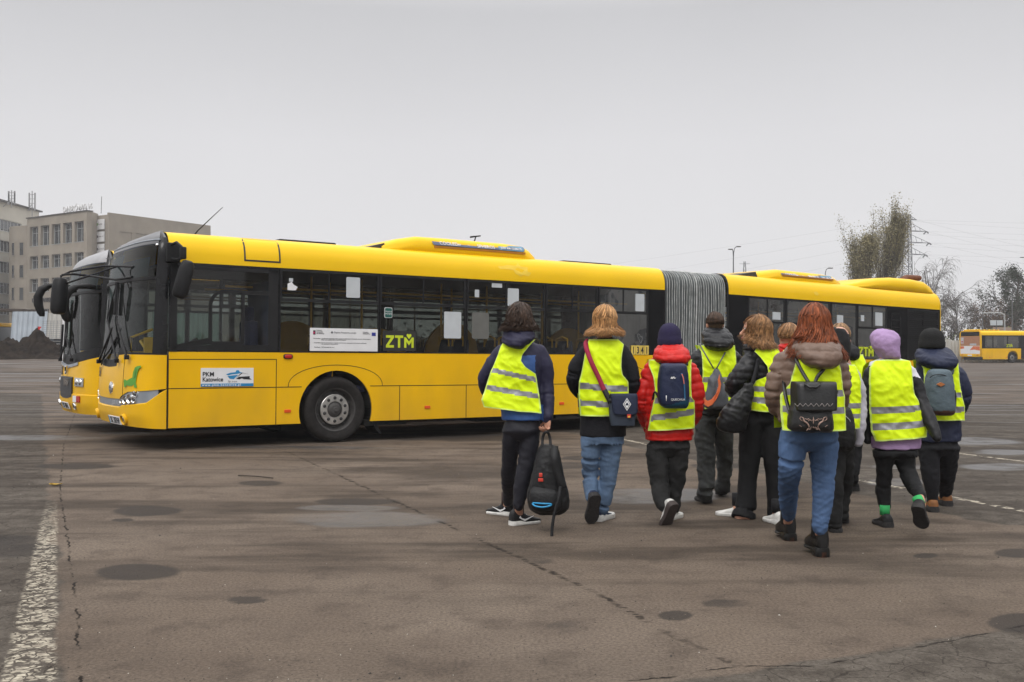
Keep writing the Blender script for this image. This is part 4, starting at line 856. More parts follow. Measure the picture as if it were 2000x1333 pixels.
m = MB(); m.add([F2.P(A0+(1-2*A0)*i/40, 2.925) for i in range(41)]+[Vector((.02, W-.35, 2.92)), Vector((.02, .35, 2.92))], [tuple(range(43))]); m.build('front_roof_cap', M_blk, b2)
F2.patch('screen_shade', M_dots, b2, .5, .72, lambda a: 1.95+2*abs(a-.6), 2.66, 16, 3, off=-.03, back=0); F2.patch('destination_display', M_intd, b2, .30, .62, 2.3, 2.6, 20, 3, off=-.14, back=0)
F2.patch('grille', pm('grille_grey', (.035, .035, .036), .6, var=.5, vs=50), b2, .42, .60, lambda a: .56-.04*sin((a-.42)/.18*pi), .86, 20, 6, off=.026, back=.04)
F2.patch('chrome_strip', M_sil, b2, .36, .67, lambda a: yt2(a)-.045, lambda a: yt2(a)+.0, 24, 2, off=.014)
m = MB(); m.xf = F2.frame(.50, 1.0, .02); m.prism([(-.07, .05, 0), (.07, .05, 0), (.03, -.07, 0), (0, -.09, 0), (-.03, -.07, 0)], (0, 0, .02)); m.mi = 1; m.tube([(-.03, .03, .022), (.0, -.03, .022), (.03, .03, .022)], .008, 5); m.xf = None; m.build('badge', [M_chr, M_ink], b2)
text('MAN', .17, M_chr, b2, F2.frame(.49, .73, .034), align='CENTER', bold=.005); text('1202', .2, M_ink, b2, F2.frame(.60, .90, .006), align='CENTER', xs=.62, bold=.003)
plate_text(b2, 'SK 407HL', F2.frame(.49, .42, .04))
for a in (.335, .665):
    m = MB(); m.xf = F2.frame(a, .80, .006); m.box((-.17, -.07, -.01), (.17, .07, .008), 0, bev=.02); m.ball((-.08, 0, .008), (.05, .05, .02), 10, 6, 1); m.ball((.07, 0, .008), (.05, .05, .02), 10, 6, 1); m.xf = None; m.build('headlight', [pm('headlight_glass', (.35, .37, .38), .15, coat=.5), M_chr], b2, smooth=True)
m = MB(); m.xf = F2.frame(.335, .53, .03); m.box((-.03, -.05, -.01), (.10, .05, .006)); m.box((-.17, -.05, -.01), (-.03, .05, .006), 1); m.xf = None; m.build('indicator', [M_red, M_wht], b2)
for a in (.38, .62, .7): m = MB(); m.xf = F2.frame(a, .42, .02); m.lathe([(.06, -.01), (.055, .02), (.04, .01), (.001, .01)], n=16); m.xf = None; m.build('fog_lamp', M_chr, b2, smooth=True)
# horn mirrors: thick curved arms that reach forward and down
def horn(base, fwd, side, name='mirror', sc=1):
    m = MB(); rows = []; n = 16
    for t, up_, f, hw, hd in ((0, 0, 0, .045, .04), (.1, .03, .12, .05, .045), (.2, .03, .30, .06, .055), (.35, -.04, .42, .075, .07), (.5, -.17, .48, .085, .075), (.7, -.32, .47, .085, .075), (.9, -.45, .43, .07, .065), (.96, -.51, .41, .045, .04)):
        c = base+fwd*f+Vector((0, 0, up_)); tan = (fwd*1+Vector((0, 0, -.0))) if t < .25 else Vector((0, 0, -1)); 
        a1 = side; a2 = Vector((0, 0, 1)) if t < .15 else ((Vector((0, 0, 1))*.6+fwd*.8).normalized() if t < .4 else fwd)
        rows.append([c+a1*hw*cos(2*pi*i/n)+a2*hd*math.copysign(abs(sin(2*pi*i/n))**.8, sin(2*pi*i/n)) for i in range(n)])
    m.loft(rows); return m.build(name, M_rub, b2, smooth='all')
horn(F2.P(.74, 2.40), Vector((-.92, .35, 0)).normalized(), Vector((.35, .92, 0)).normalized()); horn(F2.P(.20, 2.30), Vector((-.9, -.1, -.1)).normalized(), Vector((-.1, .99, 0)).normalized())
wiper(b2, F2, [(.42, 1.15, .05), (.52, 1.6, .05), (.53, 2.05, .02)]); wiper(b2, F2, [(.60, 1.15, .05), (.50, 1.55, .05), (.58, 1.9, .02)]); 
m = MB(); m.tube([F2.P(a, z, .03) for a, z in ((.53, 1.35), (.53, 1.7), (.54, 2.15))], .028, 6); m.tube([F2.P(a, z, .03) for a, z in ((.66, 1.15), (.68, 1.5), (.68, 1.75))], .02, 6); m.build('wiper_blade', M_rub, b2, smooth=True)

# ================================================================= far bus at the right edge
b3 = empty('parked_bus', (41.9, 89, gz(41.9, 89)-.0), (0, 0, radians(18)))
tag(b3, 'distant yellow bus with a picture on its back, at the right edge', 'bus')
m = MB(); m.prism(arch_poly(.25, 12, .33, 1.30, [(3.6, .5, .60)], 0), (0, .03, 0)); m.prism([(.0, 0, .62), (.26, 0, .5), (.26, 0, 1.30), (.0, 0, 1.30)], (0, .03, 0)); m.prism(arch_poly(.25, 12, .33, 1.30, [(3.6, .5, .60)], W-.03), (0, .03, 0)); m.build('side_panel', M_yel, b3)
m = MB(); hw = [(.5, 1.35), (1.4, 3.0), (3.05, 4.3), (5.1, 6.7), (6.8, 8.3), (8.5, 10), (10.2, 11.8)]; m.plate((0.12, 12), (1.30, 2.487), [(a, b, 1.36, 2.42) for a, b in hw], 0, .03); m.build('window_band', M_blk, b3); m = MB(); m.plate((0.1, 12), (1.30, 2.487), [(a, b, 1.36, 2.42) for a, b in hw], W-.03, W); m.build('window_band', M_blk, b3)
for a, b in hw: window(b3, a, b, 1.36, 2.42, None, None, frame=True)
m = MB(); m.box((4.55, -.01, .35), (5.0, .02, 2.5)); m.build('door', M_blk, b3)
roof(b3, .05, 12)
m = MB(); m.prism([(0, 0, .62), (0, W, .62), (0, W, 2.6), (0, W-.06, 2.78), (0, W-.2, 2.88), (0, .2, 2.88), (0, .06, 2.78), (0, 0, 2.6)], (.12, 0, 0)); m.box((-.03, .1, .55), (.1, W-.1, .80), bev=.03); m.build('rear_panel', M_yel, b3)
m = MB(); m.box((-.012, .15, 2.42), (.0, W-.15, 2.80)); m.build('rear_display', M_blk, b3)
m = MB(); m.box((-.012, .10, 1.55), (.0, W-.10, 2.40), 0); m.box((-.012, .10, .82), (.0, W-.10, 1.53), 1); m.prism([(-.014, .1, 1.5), (-.014, .9, 1.5), (-.014, 1.3, 1.15), (-.014, .7, 1.2), (-.014, .1, 1.1)], (.002, 0, 0), 2); m.prism([(-.014, W-.1, 1.5), (-.014, W-.5, 1.5), (-.014, W-.6, 1.3), (-.014, W-.1, 1.25)], (.002, 0, 0), 2); m.box((-.014, W-.5, 1.75), (-.012, W-.15, 2.3), 3); m.box((-.014, .5, 1.58), (-.012, 1.3, 1.75), 3)
m.box((-.016, W-.42, 1.85), (-.014, W-.24, 1.98), 4)
m.build('rear_picture', [pm('picture_tan', (.36, .17, .09), .5), M_wht, pm('picture_orange', (.62, .15, .05), .5), pm('picture_grey', (.45, .45, .47), .5), pm('picture_red', (.4, .05, .08), .5)], b3)
for y in (.35, W-.35): m = MB(); m.box((-.035, y-.12, .68), (-.02, y+.12, .74)); m.build('tail_lamp', M_red, b3)
m = MB(); m.box((-.045, W/2-.26, .62), (-.03, W/2+.26, .74)); m.build('number_plate', M_wht, b3)
m = MB(); m.box((.15, .3, 2.9), (2.4, W-.3, 3.02), bev=.05); m.build('roof_pod', M_yel2, b3)
m = MB()
for i in range(4): m.box((.2+.55*i, .28, 2.95), (.6+.55*i, .30, 3.0))
m.build('roof_vents', M_frm, b3)
for s in (3.6,): wheel(b3, s, .478, True)
wheel(b3, 9.3, .478, True)
for s in (1.0, 2.9, 4.4): m = MB(); m.box((s-.06, -.012, .47), (s+.06, .002, .53)); m.build('side_reflector', M_ora, b3)
lime(2.9, 1.42, .26, par=b3); m = MB(); m.box((.3, .05, .4), (11.9, W-.05, .45)); m.box((.2, .3, 2.4), (11.9, W-.3, 2.45)); m.box((.3, .2, .25), (2.9, W-.2, .5)); m.build('floor', M_intd, b3)
for s in (.9, 1.9, 2.8, 5.5): seat(b3, s, .35)
# ---------------------------------------------------------------- people
class Pic:      # a crop of the photograph: measured points become places at a person's distance
    def __init__(s, ox, oy, k, Z): s.ox, s.oy, s.k, s.Z = ox, oy, k, Z
    def q(s, x, y, d=0):
        Z = s.Z+d; px = s.ox+x/s.k; py = s.oy+y/s.k; return Vector(((px-1000)/F_*Z, Z, 1.35-(py-680)/F_*Z))
    def r(s, v, d=0): return v/s.k/F_*(s.Z+d)
def sup(c, e): return math.copysign(abs(c)**e, c)
def ring(c, a, b, n=28, e=.85): return [(c[0]+a*sup(cos(2*pi*i/n), e), c[1]+b*sup(sin(2*pi*i/n), e), c[2]) for i in range(n)]
def catmull(P, k=5):
    out = []
    for i in range(len(P)-1):
        p0, p1, p2, p3 = P[max(0, i-1)], P[i], P[i+1], P[min(len(P)-1, i+2)]
        for j in range(k):
            t = j/k; out.append(tuple(.5*((2*b)+(-a+c)*t+(2*a-5*b+4*c-d)*t*t+(-a+3*b-3*c+d)*t**3) for a, b, c, d in zip(p0, p1, p2, p3)))
    return out+[tuple(P[-1])]
def limb(m, pts, cap=True, flare=False):       # pts: (x, y, z, r)
    P = catmull(pts, 5); m.tube([p[:3] for p in P], [p[3] for p in P], 16)
    if cap:
        for p in ((P[0],) if flare else (P[0], P[-1])): m.ball(p[:3], p[3]*.99, 14, 8)
def remeshed(m, voxel, smooth=3, org=Vector()):
    me = bpy.data.meshes.new('t'); me.from_pydata([tuple(Vector(p)-org) for p in m.v], [], m.f)
    bm = bmesh.new(); bm.from_mesh(me); bmesh.ops.recalc_face_normals(bm, faces=bm.faces[:]); bm.to_mesh(me); bm.free()
    o = bpy.data.objects.new('t', me); COL.objects.link(o)
    r = o.modifiers.new('r', 'REMESH'); r.mode = 'VOXEL'; r.voxel_size = voxel
    s = o.modifiers.new('s', 'SMOOTH'); s.factor = .5; s.iterations = smooth
    bpy.context.view_layer.update(); out = bpy.data.meshes.new_from_object(o.evaluated_get(bpy.context.evaluated_depsgraph_get()))
    bpy.data.objects.remove(o); bpy.data.meshes.remove(me); return out
def displace(me, fn):
    n = len(me.vertices); co = np.empty(n*3, np.float32); no = np.empty(n*3, np.float32); me.vertices.foreach_get('co', co); me.vertices.foreach_get('normal', no)
    co = co.reshape(-1, 3); no = no.reshape(-1, 3); d = np.array([fn(Vector(p)) for p in co.tolist()], np.float32); co += no*d[:, None]; me.vertices.foreach_set('co', co.ravel()); me.update()
def finish(me, name, mats, parent, matfn=None):
    me.name = name; me.materials.clear()
    for x in (mats if isinstance(mats, (list, tuple)) else [mats]): me.materials.append(x)
    if matfn: me.polygons.foreach_set('material_index', [matfn(p.center) for p in me.polygons])
    else: me.polygons.foreach_set('material_index', [0]*len(me.polygons))
    me.polygons.foreach_set('use_smooth', [True]*len(me.polygons)); me.update()
    o = bpy.data.objects.new(name, me); COL.objects.link(o); o.parent = parent; return o
def puff(p=.062, amp=.011, sd=0):
    def f(v):
        z = v.z+.02*noise.noise(v*4+Vector((sd, 0, 0)))+.01*noise.noise(v*9)
        return amp*(.75+.5*noise.noise(v*6))*(abs(sin(pi*z/p))**.5-.7)+.007*noise.noise(Vector((v.x*22, v.y*22, v.z*14+sd)))+.002*(1-abs(noise.noise(v*28+Vector((sd, 0, 0))))*3)
    return f
def folds(amp=.008, sd=0, zs=1.0):
    def f(v):
        a = noise.noise(Vector((v.x*7+sd, v.y*7, v.z*9*zs+2.5*v.x*3))); b = 1-abs(noise.noise(Vector((v.x*9+sd*2, v.y*8, v.z*16*zs+5*v.x))))*2
        return amp*(a*.9+b*.55-.3)+amp*.3*noise.noise(v*40)
    return f
SKIN = pm('skin', (.52, .27, .18), .5, var=.06, vs=30, bump=.05, bs=300, spec=.4)
def cloth(name, c, rough=.75, bump=.35, bs=45, var=.12, vs=12, spec=.3): return pm(name, c, rough, var=var, vs=vs, bump=bump, bs=bs, spec=spec)
M_vest = cloth('vest_fluorescent', (.70, .90, .004), .6, .25, 26, .05, 8)
M_refl = pm('reflective_tape', (.27, .27, .29), .35, var=.12, vs=20, bump=.3, bs=30, metal=.25)
M_trim = cloth('vest_trim', (.62, .80, .18), .6)
M_white_sole = pm('white_sole', (.62, .61, .58), .55, var=.15, vs=25); M_dark_sole = pm('dark_sole', (.022, .02, .02), .7, var=.4, vs=60, bump=.6, bs=90)
M_black_cl = cloth('black_cloth', (.010, .010, .012)); M_black_syn = cloth('black_nylon', (.012, .012, .013), .5, .3, 60)

def finger(m, base, F, N, L, r, curl):
    p = base; d = F.copy(); ax = F.cross(N).normalized(); pts = [p]; 
    for k, (seg, c) in enumerate(zip((.42, .32, .26), curl)):
        d = Matrix.Rotation(-c, 3, ax) @ d; p = p+d*L*seg; pts.append(p)
    m.tube(pts, [r, r*.98, r*.9, r*.75], 10); [m.ball(q_, rr, 10, 6) for q_, rr in zip(pts, (r, r, r*.93, r*.78))]
def hand(m, w, F, S, curl=.5, k=1.0):
    """w wrist, F along the hand, S towards the thumb; the palm looks along N"""
    F = F.normalized(); S = (S-F*S.dot(F)).normalized(); N = F.cross(S)
    rot = Matrix((S, F, N)).transposed()
    m.ball(w+F*.045*k, (.040*k, .052*k, .017*k), 14, 8, rot=rot); m.ball(w+F*.012*k, (.028*k, .032*k, .019*k), 12, 8, rot=rot)
    for i, (o_, L_) in enumerate(((.030, .072), (.010, .08), (-.010, .075), (-.029, .058))):
        finger(m, w+F*.088*k*(1-.04*abs(i-1))+S*o_*k, F, N, L_*k, .0085*k, (curl*(1+.08*i), curl*1.1, curl*.8))
    finger(m, w+F*.032*k+S*.036*k, (F*.6+S*.75+N*.25).normalized(), N, .062*k, .0095*k, (curl*.2-.1, curl*.5, curl*.3))

def head_shape(m, c, k, R, neck_to):
    """c = middle of the head, faces local +y through R"""
    T = lambda x, y, z: c+R @ Vector((x*k, y*k, z*k))
    m.ball(T(0, -.012, .03), (.074*k, .095*k, .090*k), 20, 14, rot=R); m.ball(T(0, .028, -.045), (.056*k, .062*k, .070*k), 16, 10, rot=R); m.ball(T(0, .060, -.088), (.026*k, .022*k, .020*k), 12, 8, rot=R)
    m.ball(T(0, .055, .035), (.055*k, .035*k, .045*k), 14, 8, rot=R)
    m.tube([T(0, .080, .018), T(0, .098, -.008), T(0, .110, -.024)], [.008*k, .010*k, .013*k], 10); m.ball(T(0, .106, -.026), (.016*k, .014*k, .011*k), 10, 6, rot=R)
    for s in (-1, 1):
        m.ball(T(s*.031, .070, .022), (.016*k, .014*k, .010*k), 10, 6, rot=R); m.ball(T(s*.032, .082, .035), (.018*k, .010*k, .006*k), 10, 6, rot=R)
        m.ball(T(s*.076, -.005, -.008), (.008*k, .019*k, .030*k), 12, 8, rot=R); m.ball(T(s*.082, -.014, .004), (.008*k, .012*k, .020*k), 10, 6, rot=R)
        m.ball(T(s*.038, .045, -.035), (.026*k, .030*k, .030*k), 10, 6, rot=R)
    m.ball(T(0, .092, -.053), (.023*k, .012*k, .0065*k), 12, 6, rot=R); m.ball(T(0, .090, -.064), (.021*k, .012*k, .0075*k), 12, 6, rot=R)
    m.tube([T(0, -.015, -.04), neck_to], [.055*k, .06*k], 16)

def hair_mesh(c, k, R, n, length, col, name, parent, org, curl=.0, wave=.0, flare=.0, side=1.0, w=.0045, face=.30, cap=(.082, .104, .100), part=0, capth=.62, sd=1, out=.012, flick=0, jit=.02):
    """a dark cap with many tapering locks that run down over it and hang"""
    rd = random.Random(sd); m = MB(); T = lambda v: c-org+R @ (Vector(v)*k)
    P = []
    for i in range(15):                  # cap, open towards the face
        th = pi*capth*i/14+.001; row = []
        for j in range(32):
            ph = 2*pi*j/32; f = max(0, sin(ph)); t2 = th*(1-face*1.25*f**2)
            row.append(T((cap[0]*1.0*sin(t2)*cos(ph), cap[1]*sin(t2)*sin(ph)-.012, cap[2]*cos(t2)+.022)))
        P.append(row)
    m.grid(P, True)
    for i in range(n):
        ph = rd.uniform(0, 2*pi); f = max(0, sin(ph))
        if f > .55 and rd.random() < f*1.1: continue
        t0 = rd.uniform(.02, 1.1); t1 = pi*.5*(1-face*f**2*.9)+rd.uniform(-.1, .12); L_ = length*rd.uniform(.82, 1.05)*(1-.3*f); rb = 1.0+rd.uniform(.0, .10)+out+(.08 if rd.random() < .05 else 0)
        pts = []; K1 = 8; pw = rd.uniform(0, 6.28); 
        for a in range(K1):
            th = t0+(t1-t0)*a/(K1-1); rr = rb*(1+curl*sin(th*5+pw)+curl*.6*noise.noise((ph*2.2, th*3, sd)))
            pts.append(Vector((cap[0]*rr*sin(th)*cos(ph+part*(1-a/K1)), cap[1]*rr*sin(th)*sin(ph+part*(1-a/K1))-.012, cap[2]*rr*cos(th)+.022)))
        last = pts[-1]; dirn = Vector((cos(ph), sin(ph)*.9, 0)); K2 = max(2, int(L_/.03)+1)
        for a in range(1, K2+1):
            u = a/K2; pts.append(last+Vector((0, 0, -L_*u))+dirn*(flare*u*L_*(1+side*.4)+flick*max(0, u-.7)**1.5*.3-.010*sin(pi*u))+Vector((sin(u*7+pw), cos(u*6+pw), 0))*wave*u+Vector((rd.uniform(-1, 1), rd.uniform(-1, 1), 0))*jit*.1)
        N_ = len(pts); ww = w*rd.uniform(.7, 1.3)
        m.tube([T(p) for p in pts], [ww*k*(.6+.6*sin(pi*min(1, .15+.8*i_/N_)))*(1 if i_ < N_-1 else .3) for i_ in range(N_)], 4, cap=False, flat=.55)
    return m.build(name, pm('hair_%s' % name+str(sd), col, .52, var=.3, vs=35, island=.5, spec=.3), parent, smooth='all')

def shoe(parent, org, ank, yaw, pitch, L=.27, up=M_black_syn, sole=M_dark_sole, h=.10, st=.022, heel=0, wd=.046, name='shoe', swoosh=None, roll=0):
    R = Matrix.Rotation(yaw, 3, 'Z') @ Matrix.Rotation(-pitch, 3, 'X') @ Matrix.Rotation(roll, 3, 'Y')
    T = lambda x, y, z: ank-org+R @ Vector((x, y-.075, z-.085))
    m = MB(); rows = []
    for t, w, hh in ((0, .55, .62), (.03, .78, .85), (.12, .86, 1.0), (.26, .84, 1.0), (.38, .86, .80), (.5, .93, .60), (.65, 1.04, .48), (.8, 1.02, .38), (.92, .80, .32), (.985, .5, .24), (1, .3, .16)):
        y = t*L; W_ = w*wd; H_ = hh*h; n = 16; rows.append([T(W_*sup(cos(2*pi*i/n), .7)*(1-.25*max(0, sin(2*pi*i/n))*(hh > .7)), y, st*.5+(H_-st*.5)*(.5+.5*sup(sin(2*pi*i/n), .7))) for i in range(n)])
    m.loft(rows, 0)
    out = []
    for t, w in ((0, .35), (.015, .62), (.06, .86), (.15, .95), (.3, .92), (.45, .92), (.6, 1.04), (.75, 1.12), (.88, .95), (.96, .62), (1.01, .2)): out.append((w*wd*1.06, t*L-.004))
    pl = out+[(-x, y) for x, y in reversed(out)]
    zt = lambda y: st+.006+(.012 if y < .1 else 0)
    lo = -heel; rows = [[T(x*.97, y, (0 if y > L*.36 else lo)+ .001) for x, y in pl], [T(x*1.02, y, (0.004 if y > L*.36 else lo+.004)) for x, y in pl], [T(x*1.03, y, st) for x, y in pl], [T(x*.9, y, zt(y)) for x, y in pl]]
    m.loft(rows, 1)
    if swoosh:
        sw = [(-.0, .03), (.05, .0), (.13, .035), (.055, .016), (.02, .028), (.01, .045)]
        for s_ in (-1, 1): m.prism([T(s_*wd*1.0, .05+a, .03+b) for a, b in sw], R @ Vector((s_*.004, 0, 0)), 2)
    o = m.build(name, [up, sole]+([swoosh] if swoosh else []), parent, smooth=True)
    if name == 'boot':
        h_ = MB(); h_.loft([[T(x*.98, y, z) for x, y in [(p[0], p[1]) for p in pl if p[1] < L*.3]] for z in (-heel-.001, st*.4)]); h_.build('heel', hb_mat(), o)
    return o
def hb_mat(): return pm('brown_heel', (.10, .038, .020), .5)

def person(label, pic, torso, arms, legs, feet, jacket, pants, head, vest=None, hood=None, hair=None, dispj=None, dispp=None, voxel=.010, bvox=.009, pelvis=None, depth=.125, group='people walking in yellow vests', hands=None, pvox=None, cuff=None, jmat=None, extras=None):
    q = pic.q; org = Vector((q(head['c'][0], 0).x, pic.Z, gz(0, pic.Z))); org.z = 0
    root = empty('person', org); tag(root, label, 'person', group)
    k = head.get('k', 1.0); hc = q(*head['c']); R = Matrix.Rotation(head.get('yaw', 0), 3, 'Z') @ Matrix.Rotation(head.get('pitch', 0), 3, 'X')
    # torso table in metres
    tt = []
    for y, xl, xr in torso:
        a, b = q(xl, y), q(xr, y); tt.append(((a.x+b.x)/2, (b.x-a.x)/2, a.z))
    zs = [t[2] for t in tt]; ztop, zbot = zs[0], zs[-1]
    def dep(z): u = (ztop-z)/(ztop-zbot); return depth*lerp([(0, .55), (.12, .80), (.3, 1.0), (.7, .92), (1, 1.0)], u)
    def at(z): return lerp([(t[2], t[0]) for t in reversed(tt)], z), lerp([(t[2], t[1]) for t in reversed(tt)], z)
    neck = Vector((tt[0][0], pic.Z+.01, tt[0][2]+.02))
    sh = Vector((0, pic.Z, 0))
    def torso_rows(s, off=0):
        P = [Vector((a, b, c)) for a, b, c in tt]; rows = []
        for i in range(len(P)-1):
            for j in range(4): p = P[i].lerp(P[i+1], j/4); rows.append(ring((p.x, pic.Z, p.z), (p.y+off)*s, (dep(p.z)+off)*s))
        p = P[-1]; rows.append(ring((p.x, pic.Z, p.z), (p.y+off)*s, (dep(p.z)+off)*s)); return rows
    A = [[(*q(x, y, d), pic.r(r, d)) for x, y, d, r in arm] for arm in arms]
    Lg = [[(*q(x, y, d), pic.r(r, d)) for x, y, d, r in lg] for lg in legs]
    if pelvis is None: pelvis = (torso[-1][0], torso[-1][1], torso[-1][2])
    # feet
    ank = []
    for f in feet:
        x, y, d = f['p'];
        if d is None: d = 2624.4/((pic.oy+y/pic.k)-680)-pic.Z+.06; a = q(x, y, d); a = Vector((a.x, a.y, .085+gz(a.x, a.y)+f.get('heel', 0)))
        else: a = q(x, y, d)
        ank.append(a)
    for i, lg in enumerate(Lg):
        a = ank[i]; lg.append((a.x, a.y, a.z+f.get('cut', .0), lg[-1][3]*.9)) if feet[i].get('join', True) else None
    # body: one continuous skin
    m = MB(); m.loft(torso_rows(.82))
    m.tube([Vector((tt[0][0], pic.Z, tt[0][2]-.05)), neck], [.075, .058], 14)
    head_shape(m, hc, k, R, Vector((tt[0][0], pic.Z, tt[0][2]-.03)))
    for i, a in enumerate(A):
        e = Vector(a[-1][:3]); limb(m, [(x, y, z, r*.6) for x, y, z, r in a[:-1]]+([(*a[-1][:3], a[-1][3]*.6)] if hands and hands.get(i) else [])); d = (e-Vector(a[-2][:3])).normalized()
        if hands and hands.get(i): hand(m, e, *hands[i])
        else: hand(m, e-d*.22, d, Vector((0, 1, 0)) if abs(d.y) < .6 else Vector((0, 0, 1)), .9, .5)
    hip = [Vector(l[0][:3]) for l in Lg]
    for l, a, ft in zip(Lg, ank, feet):
        limb(m, [(x, y, z, r*.62) for x, y, z, r in l]+[(a.x, a.y, a.z, .036)]); m.ball(a+Matrix.Rotation(ft.get('yaw', 0), 3, 'Z') @ Matrix.Rotation(-ft.get('pitch', 0), 3, 'X') @ Vector((0, .02, -.04)), (.03, .03, .025), 10, 8)
    c = (hip[0]+hip[1])/2; hb_ = min(.13, tt[-1][1]*.72, abs(hip[1].x-hip[0].x)*.9+.02); m.ball((c.x, c.y, c.z+.06), (hb_, min(.09, depth*.7), .12), 16, 10)
    me = remeshed(m, bvox, 4, org); lipc = R @ Vector((0, .1*k, -.058*k))+hc-org
    finish(me, 'body', [SKIN, pm('lips', (.40, .12, .10), .45)], root, lambda p: 1 if (p-lipc).length < .022*k and abs((R.transposed() @ (p-lipc)).z) < .012*k else 0)
    for s in (-1, 1):
        e = MB(); cc = hc-org+R @ Vector((s*.031*k, .076*k, .020*k)); e.ball(cc, .0115*k, 12, 8); e.ball(cc+R @ Vector((0, .0075*k, 0)), .0060*k, 10, 6, 1); e.build('eye', [pm('eye_white', (.6, .57, .54), .3), pm('iris', (.04, .025, .015), .2)], root, smooth='all')
    # trousers
    m = MB(); (py, pl, pr) = pelvis; a, b = q(pl, py), q(pr, py); top = Vector(((a.x+b.x)/2, pic.Z, a.z+.06)); hw = (b.x-a.x)/2*.96
    rows = [ring((top.x, pic.Z, top.z), hw*.8, depth*.72), ring((top.x, pic.Z, top.z-.07), hw*.86, depth*.8), ring((top.x, pic.Z, top.z-.13), hw*.98, depth*.95)]
    hz = min(h.z for h in hip); rows.append(ring((c.x, c.y, hz+.02), hw*.98, depth*.95)); rows.append(ring((c.x, c.y, hz-.05), hw*.5, depth*.5)); m.loft(rows)
    for l, f in zip(Lg, feet): limb(m, l, cap=True, flare=f.get('flare', False))
    me = remeshed(m, pvox or voxel, 2, org); displace(me, dispp or folds(.008, len(label)))
    finish(me, 'trousers', pants, root)
    # jacket
    m = MB(); m.loft(torso_rows(1)); m.ball((tt[0][0], pic.Z, tt[0][2]-.01), (tt[0][1]*.8, dep(tt[0][2]), .05), 16, 10)
    for a in A: limb(m, a)
    me = remeshed(m, voxel, 3, org); displace(me, dispj or folds(.007, len(label)*1.7, .8))
    jm = jacket if isinstance(jacket, (list, tuple)) else [jacket]
    finish(me, 'jacket', jm, root, (lambda p: jmat(p+org)) if jmat else None)
    # vest
    if vest:
        rows = vest['rows']; n = 60; m = MB(); V = []; off = vest.get('off', .024)
        Y0_, Y1_ = rows[0][0], rows[-1][0]; tl = vest.get('tilt', 0)
        for i in range(n+1):
            y = Y0_+(Y1_-Y0_)*i/n; xl = lerp([(r[0], r[1]) for r in rows], y); xr = lerp([(r[0], r[2]) for r in rows], y); row = []
            pa, pb = q(xl, y), q(xr, y)
            cx, aa = at(pa.z); Am = max(abs(pa.x-cx), abs(pb.x-cx), aa)+.014; B = dep(pa.z)+off
            for j in range(41):
                u = j/40; x = pa.x+(pb.x-pa.x)*u; t = min(1, abs(x-cx)/Am); yb = pic.Z-B*(1-t**2.5)**(1/2.5)
                z = pa.z-tl*(x-cx)+.006*noise.noise((x*9, i*.15, 3)) if i > n*.8 else pa.z-tl*(x-cx)*(i/n)
                w_ = .008*(1-abs(noise.noise(Vector((x*12, z*14+x*6, len(label)))))*2.4)+.011*noise.noise(Vector((x*6, z*5, len(label)*.3)))+.003*noise.noise(Vector((x*50, z*50, 0)))
                row.append((x-org.x, yb-w_-org.y, z-org.z))
            V.append(row)
        bands = []
        for b in vest.get('bands', ()):
            (x1, y1), (x2, y2), hh = b; a, c_ = q(x1, y1), q(x2, y2); bands.append((a.x, a.z, (c_.z-a.z)/(c_.x-a.x), pic.r(hh)))
        def bm_(p):
            for x0, z0, sl_, hh in bands:
                if abs(p[2]+org.z-(z0+sl_*(p[0]+org.x-x0))) < hh: return 1
            return 0
        # sheared rows keep the band edges clean
        m.grid(V, mfn=lambda i, j: 2 if (j in (0, 39) or i in (0, n-1)) else bm_([sum(V[i+a][j+b][c_] for a in (0, 1) for b in (0, 1))/4 for c_ in range(3)]))
        # front half
        Fv = []
        for i in range(0, n+1, 3):
            r0 = V[i]; xl, xr = r0[0][0], r0[-1][0]; cx, aa = at(r0[0][2]+org.z); cx -= org.x; Am = max(abs(xl-cx), abs(xr-cx), aa)+.014; B = dep(r0[0][2]+org.z)+off
            Fv.append([(xl+(xr-xl)*j/16, (B*(1-min(1, abs(xl+(xr-xl)*j/16-cx)/Am)**2.5)**(1/2.5)), r0[min(40, int(j*2.5))][2]) for j in range(17)])
        m.grid(Fv, mfn=lambda i, j: bm_(Fv[i][j]))
        m.build('safety_vest', [M_vest, M_refl, M_trim], root, smooth='all')
    # hood lying on the back
    if hood:
        m = MB(); rows = []
        for y, xl, xr, b, dy in hood['rings']: a, c_ = q(xl, y), q(xr, y); rows.append(((a.x+c_.x)/2, pic.Z+dy, a.z, (c_.x-a.x)/2, b))
        P = catmull(rows, 4); m.loft([ring(p[:3], max(.01, p[3]), max(.01, p[4]), 28, .95) for p in P])
        me = remeshed(m, voxel*.85, 3, org); displace(me, hood.get('disp') or folds(.008, 5)); finish(me, 'hood', hood.get('mat', jacket if not isinstance(jacket, (list, tuple)) else jacket[0]), root)
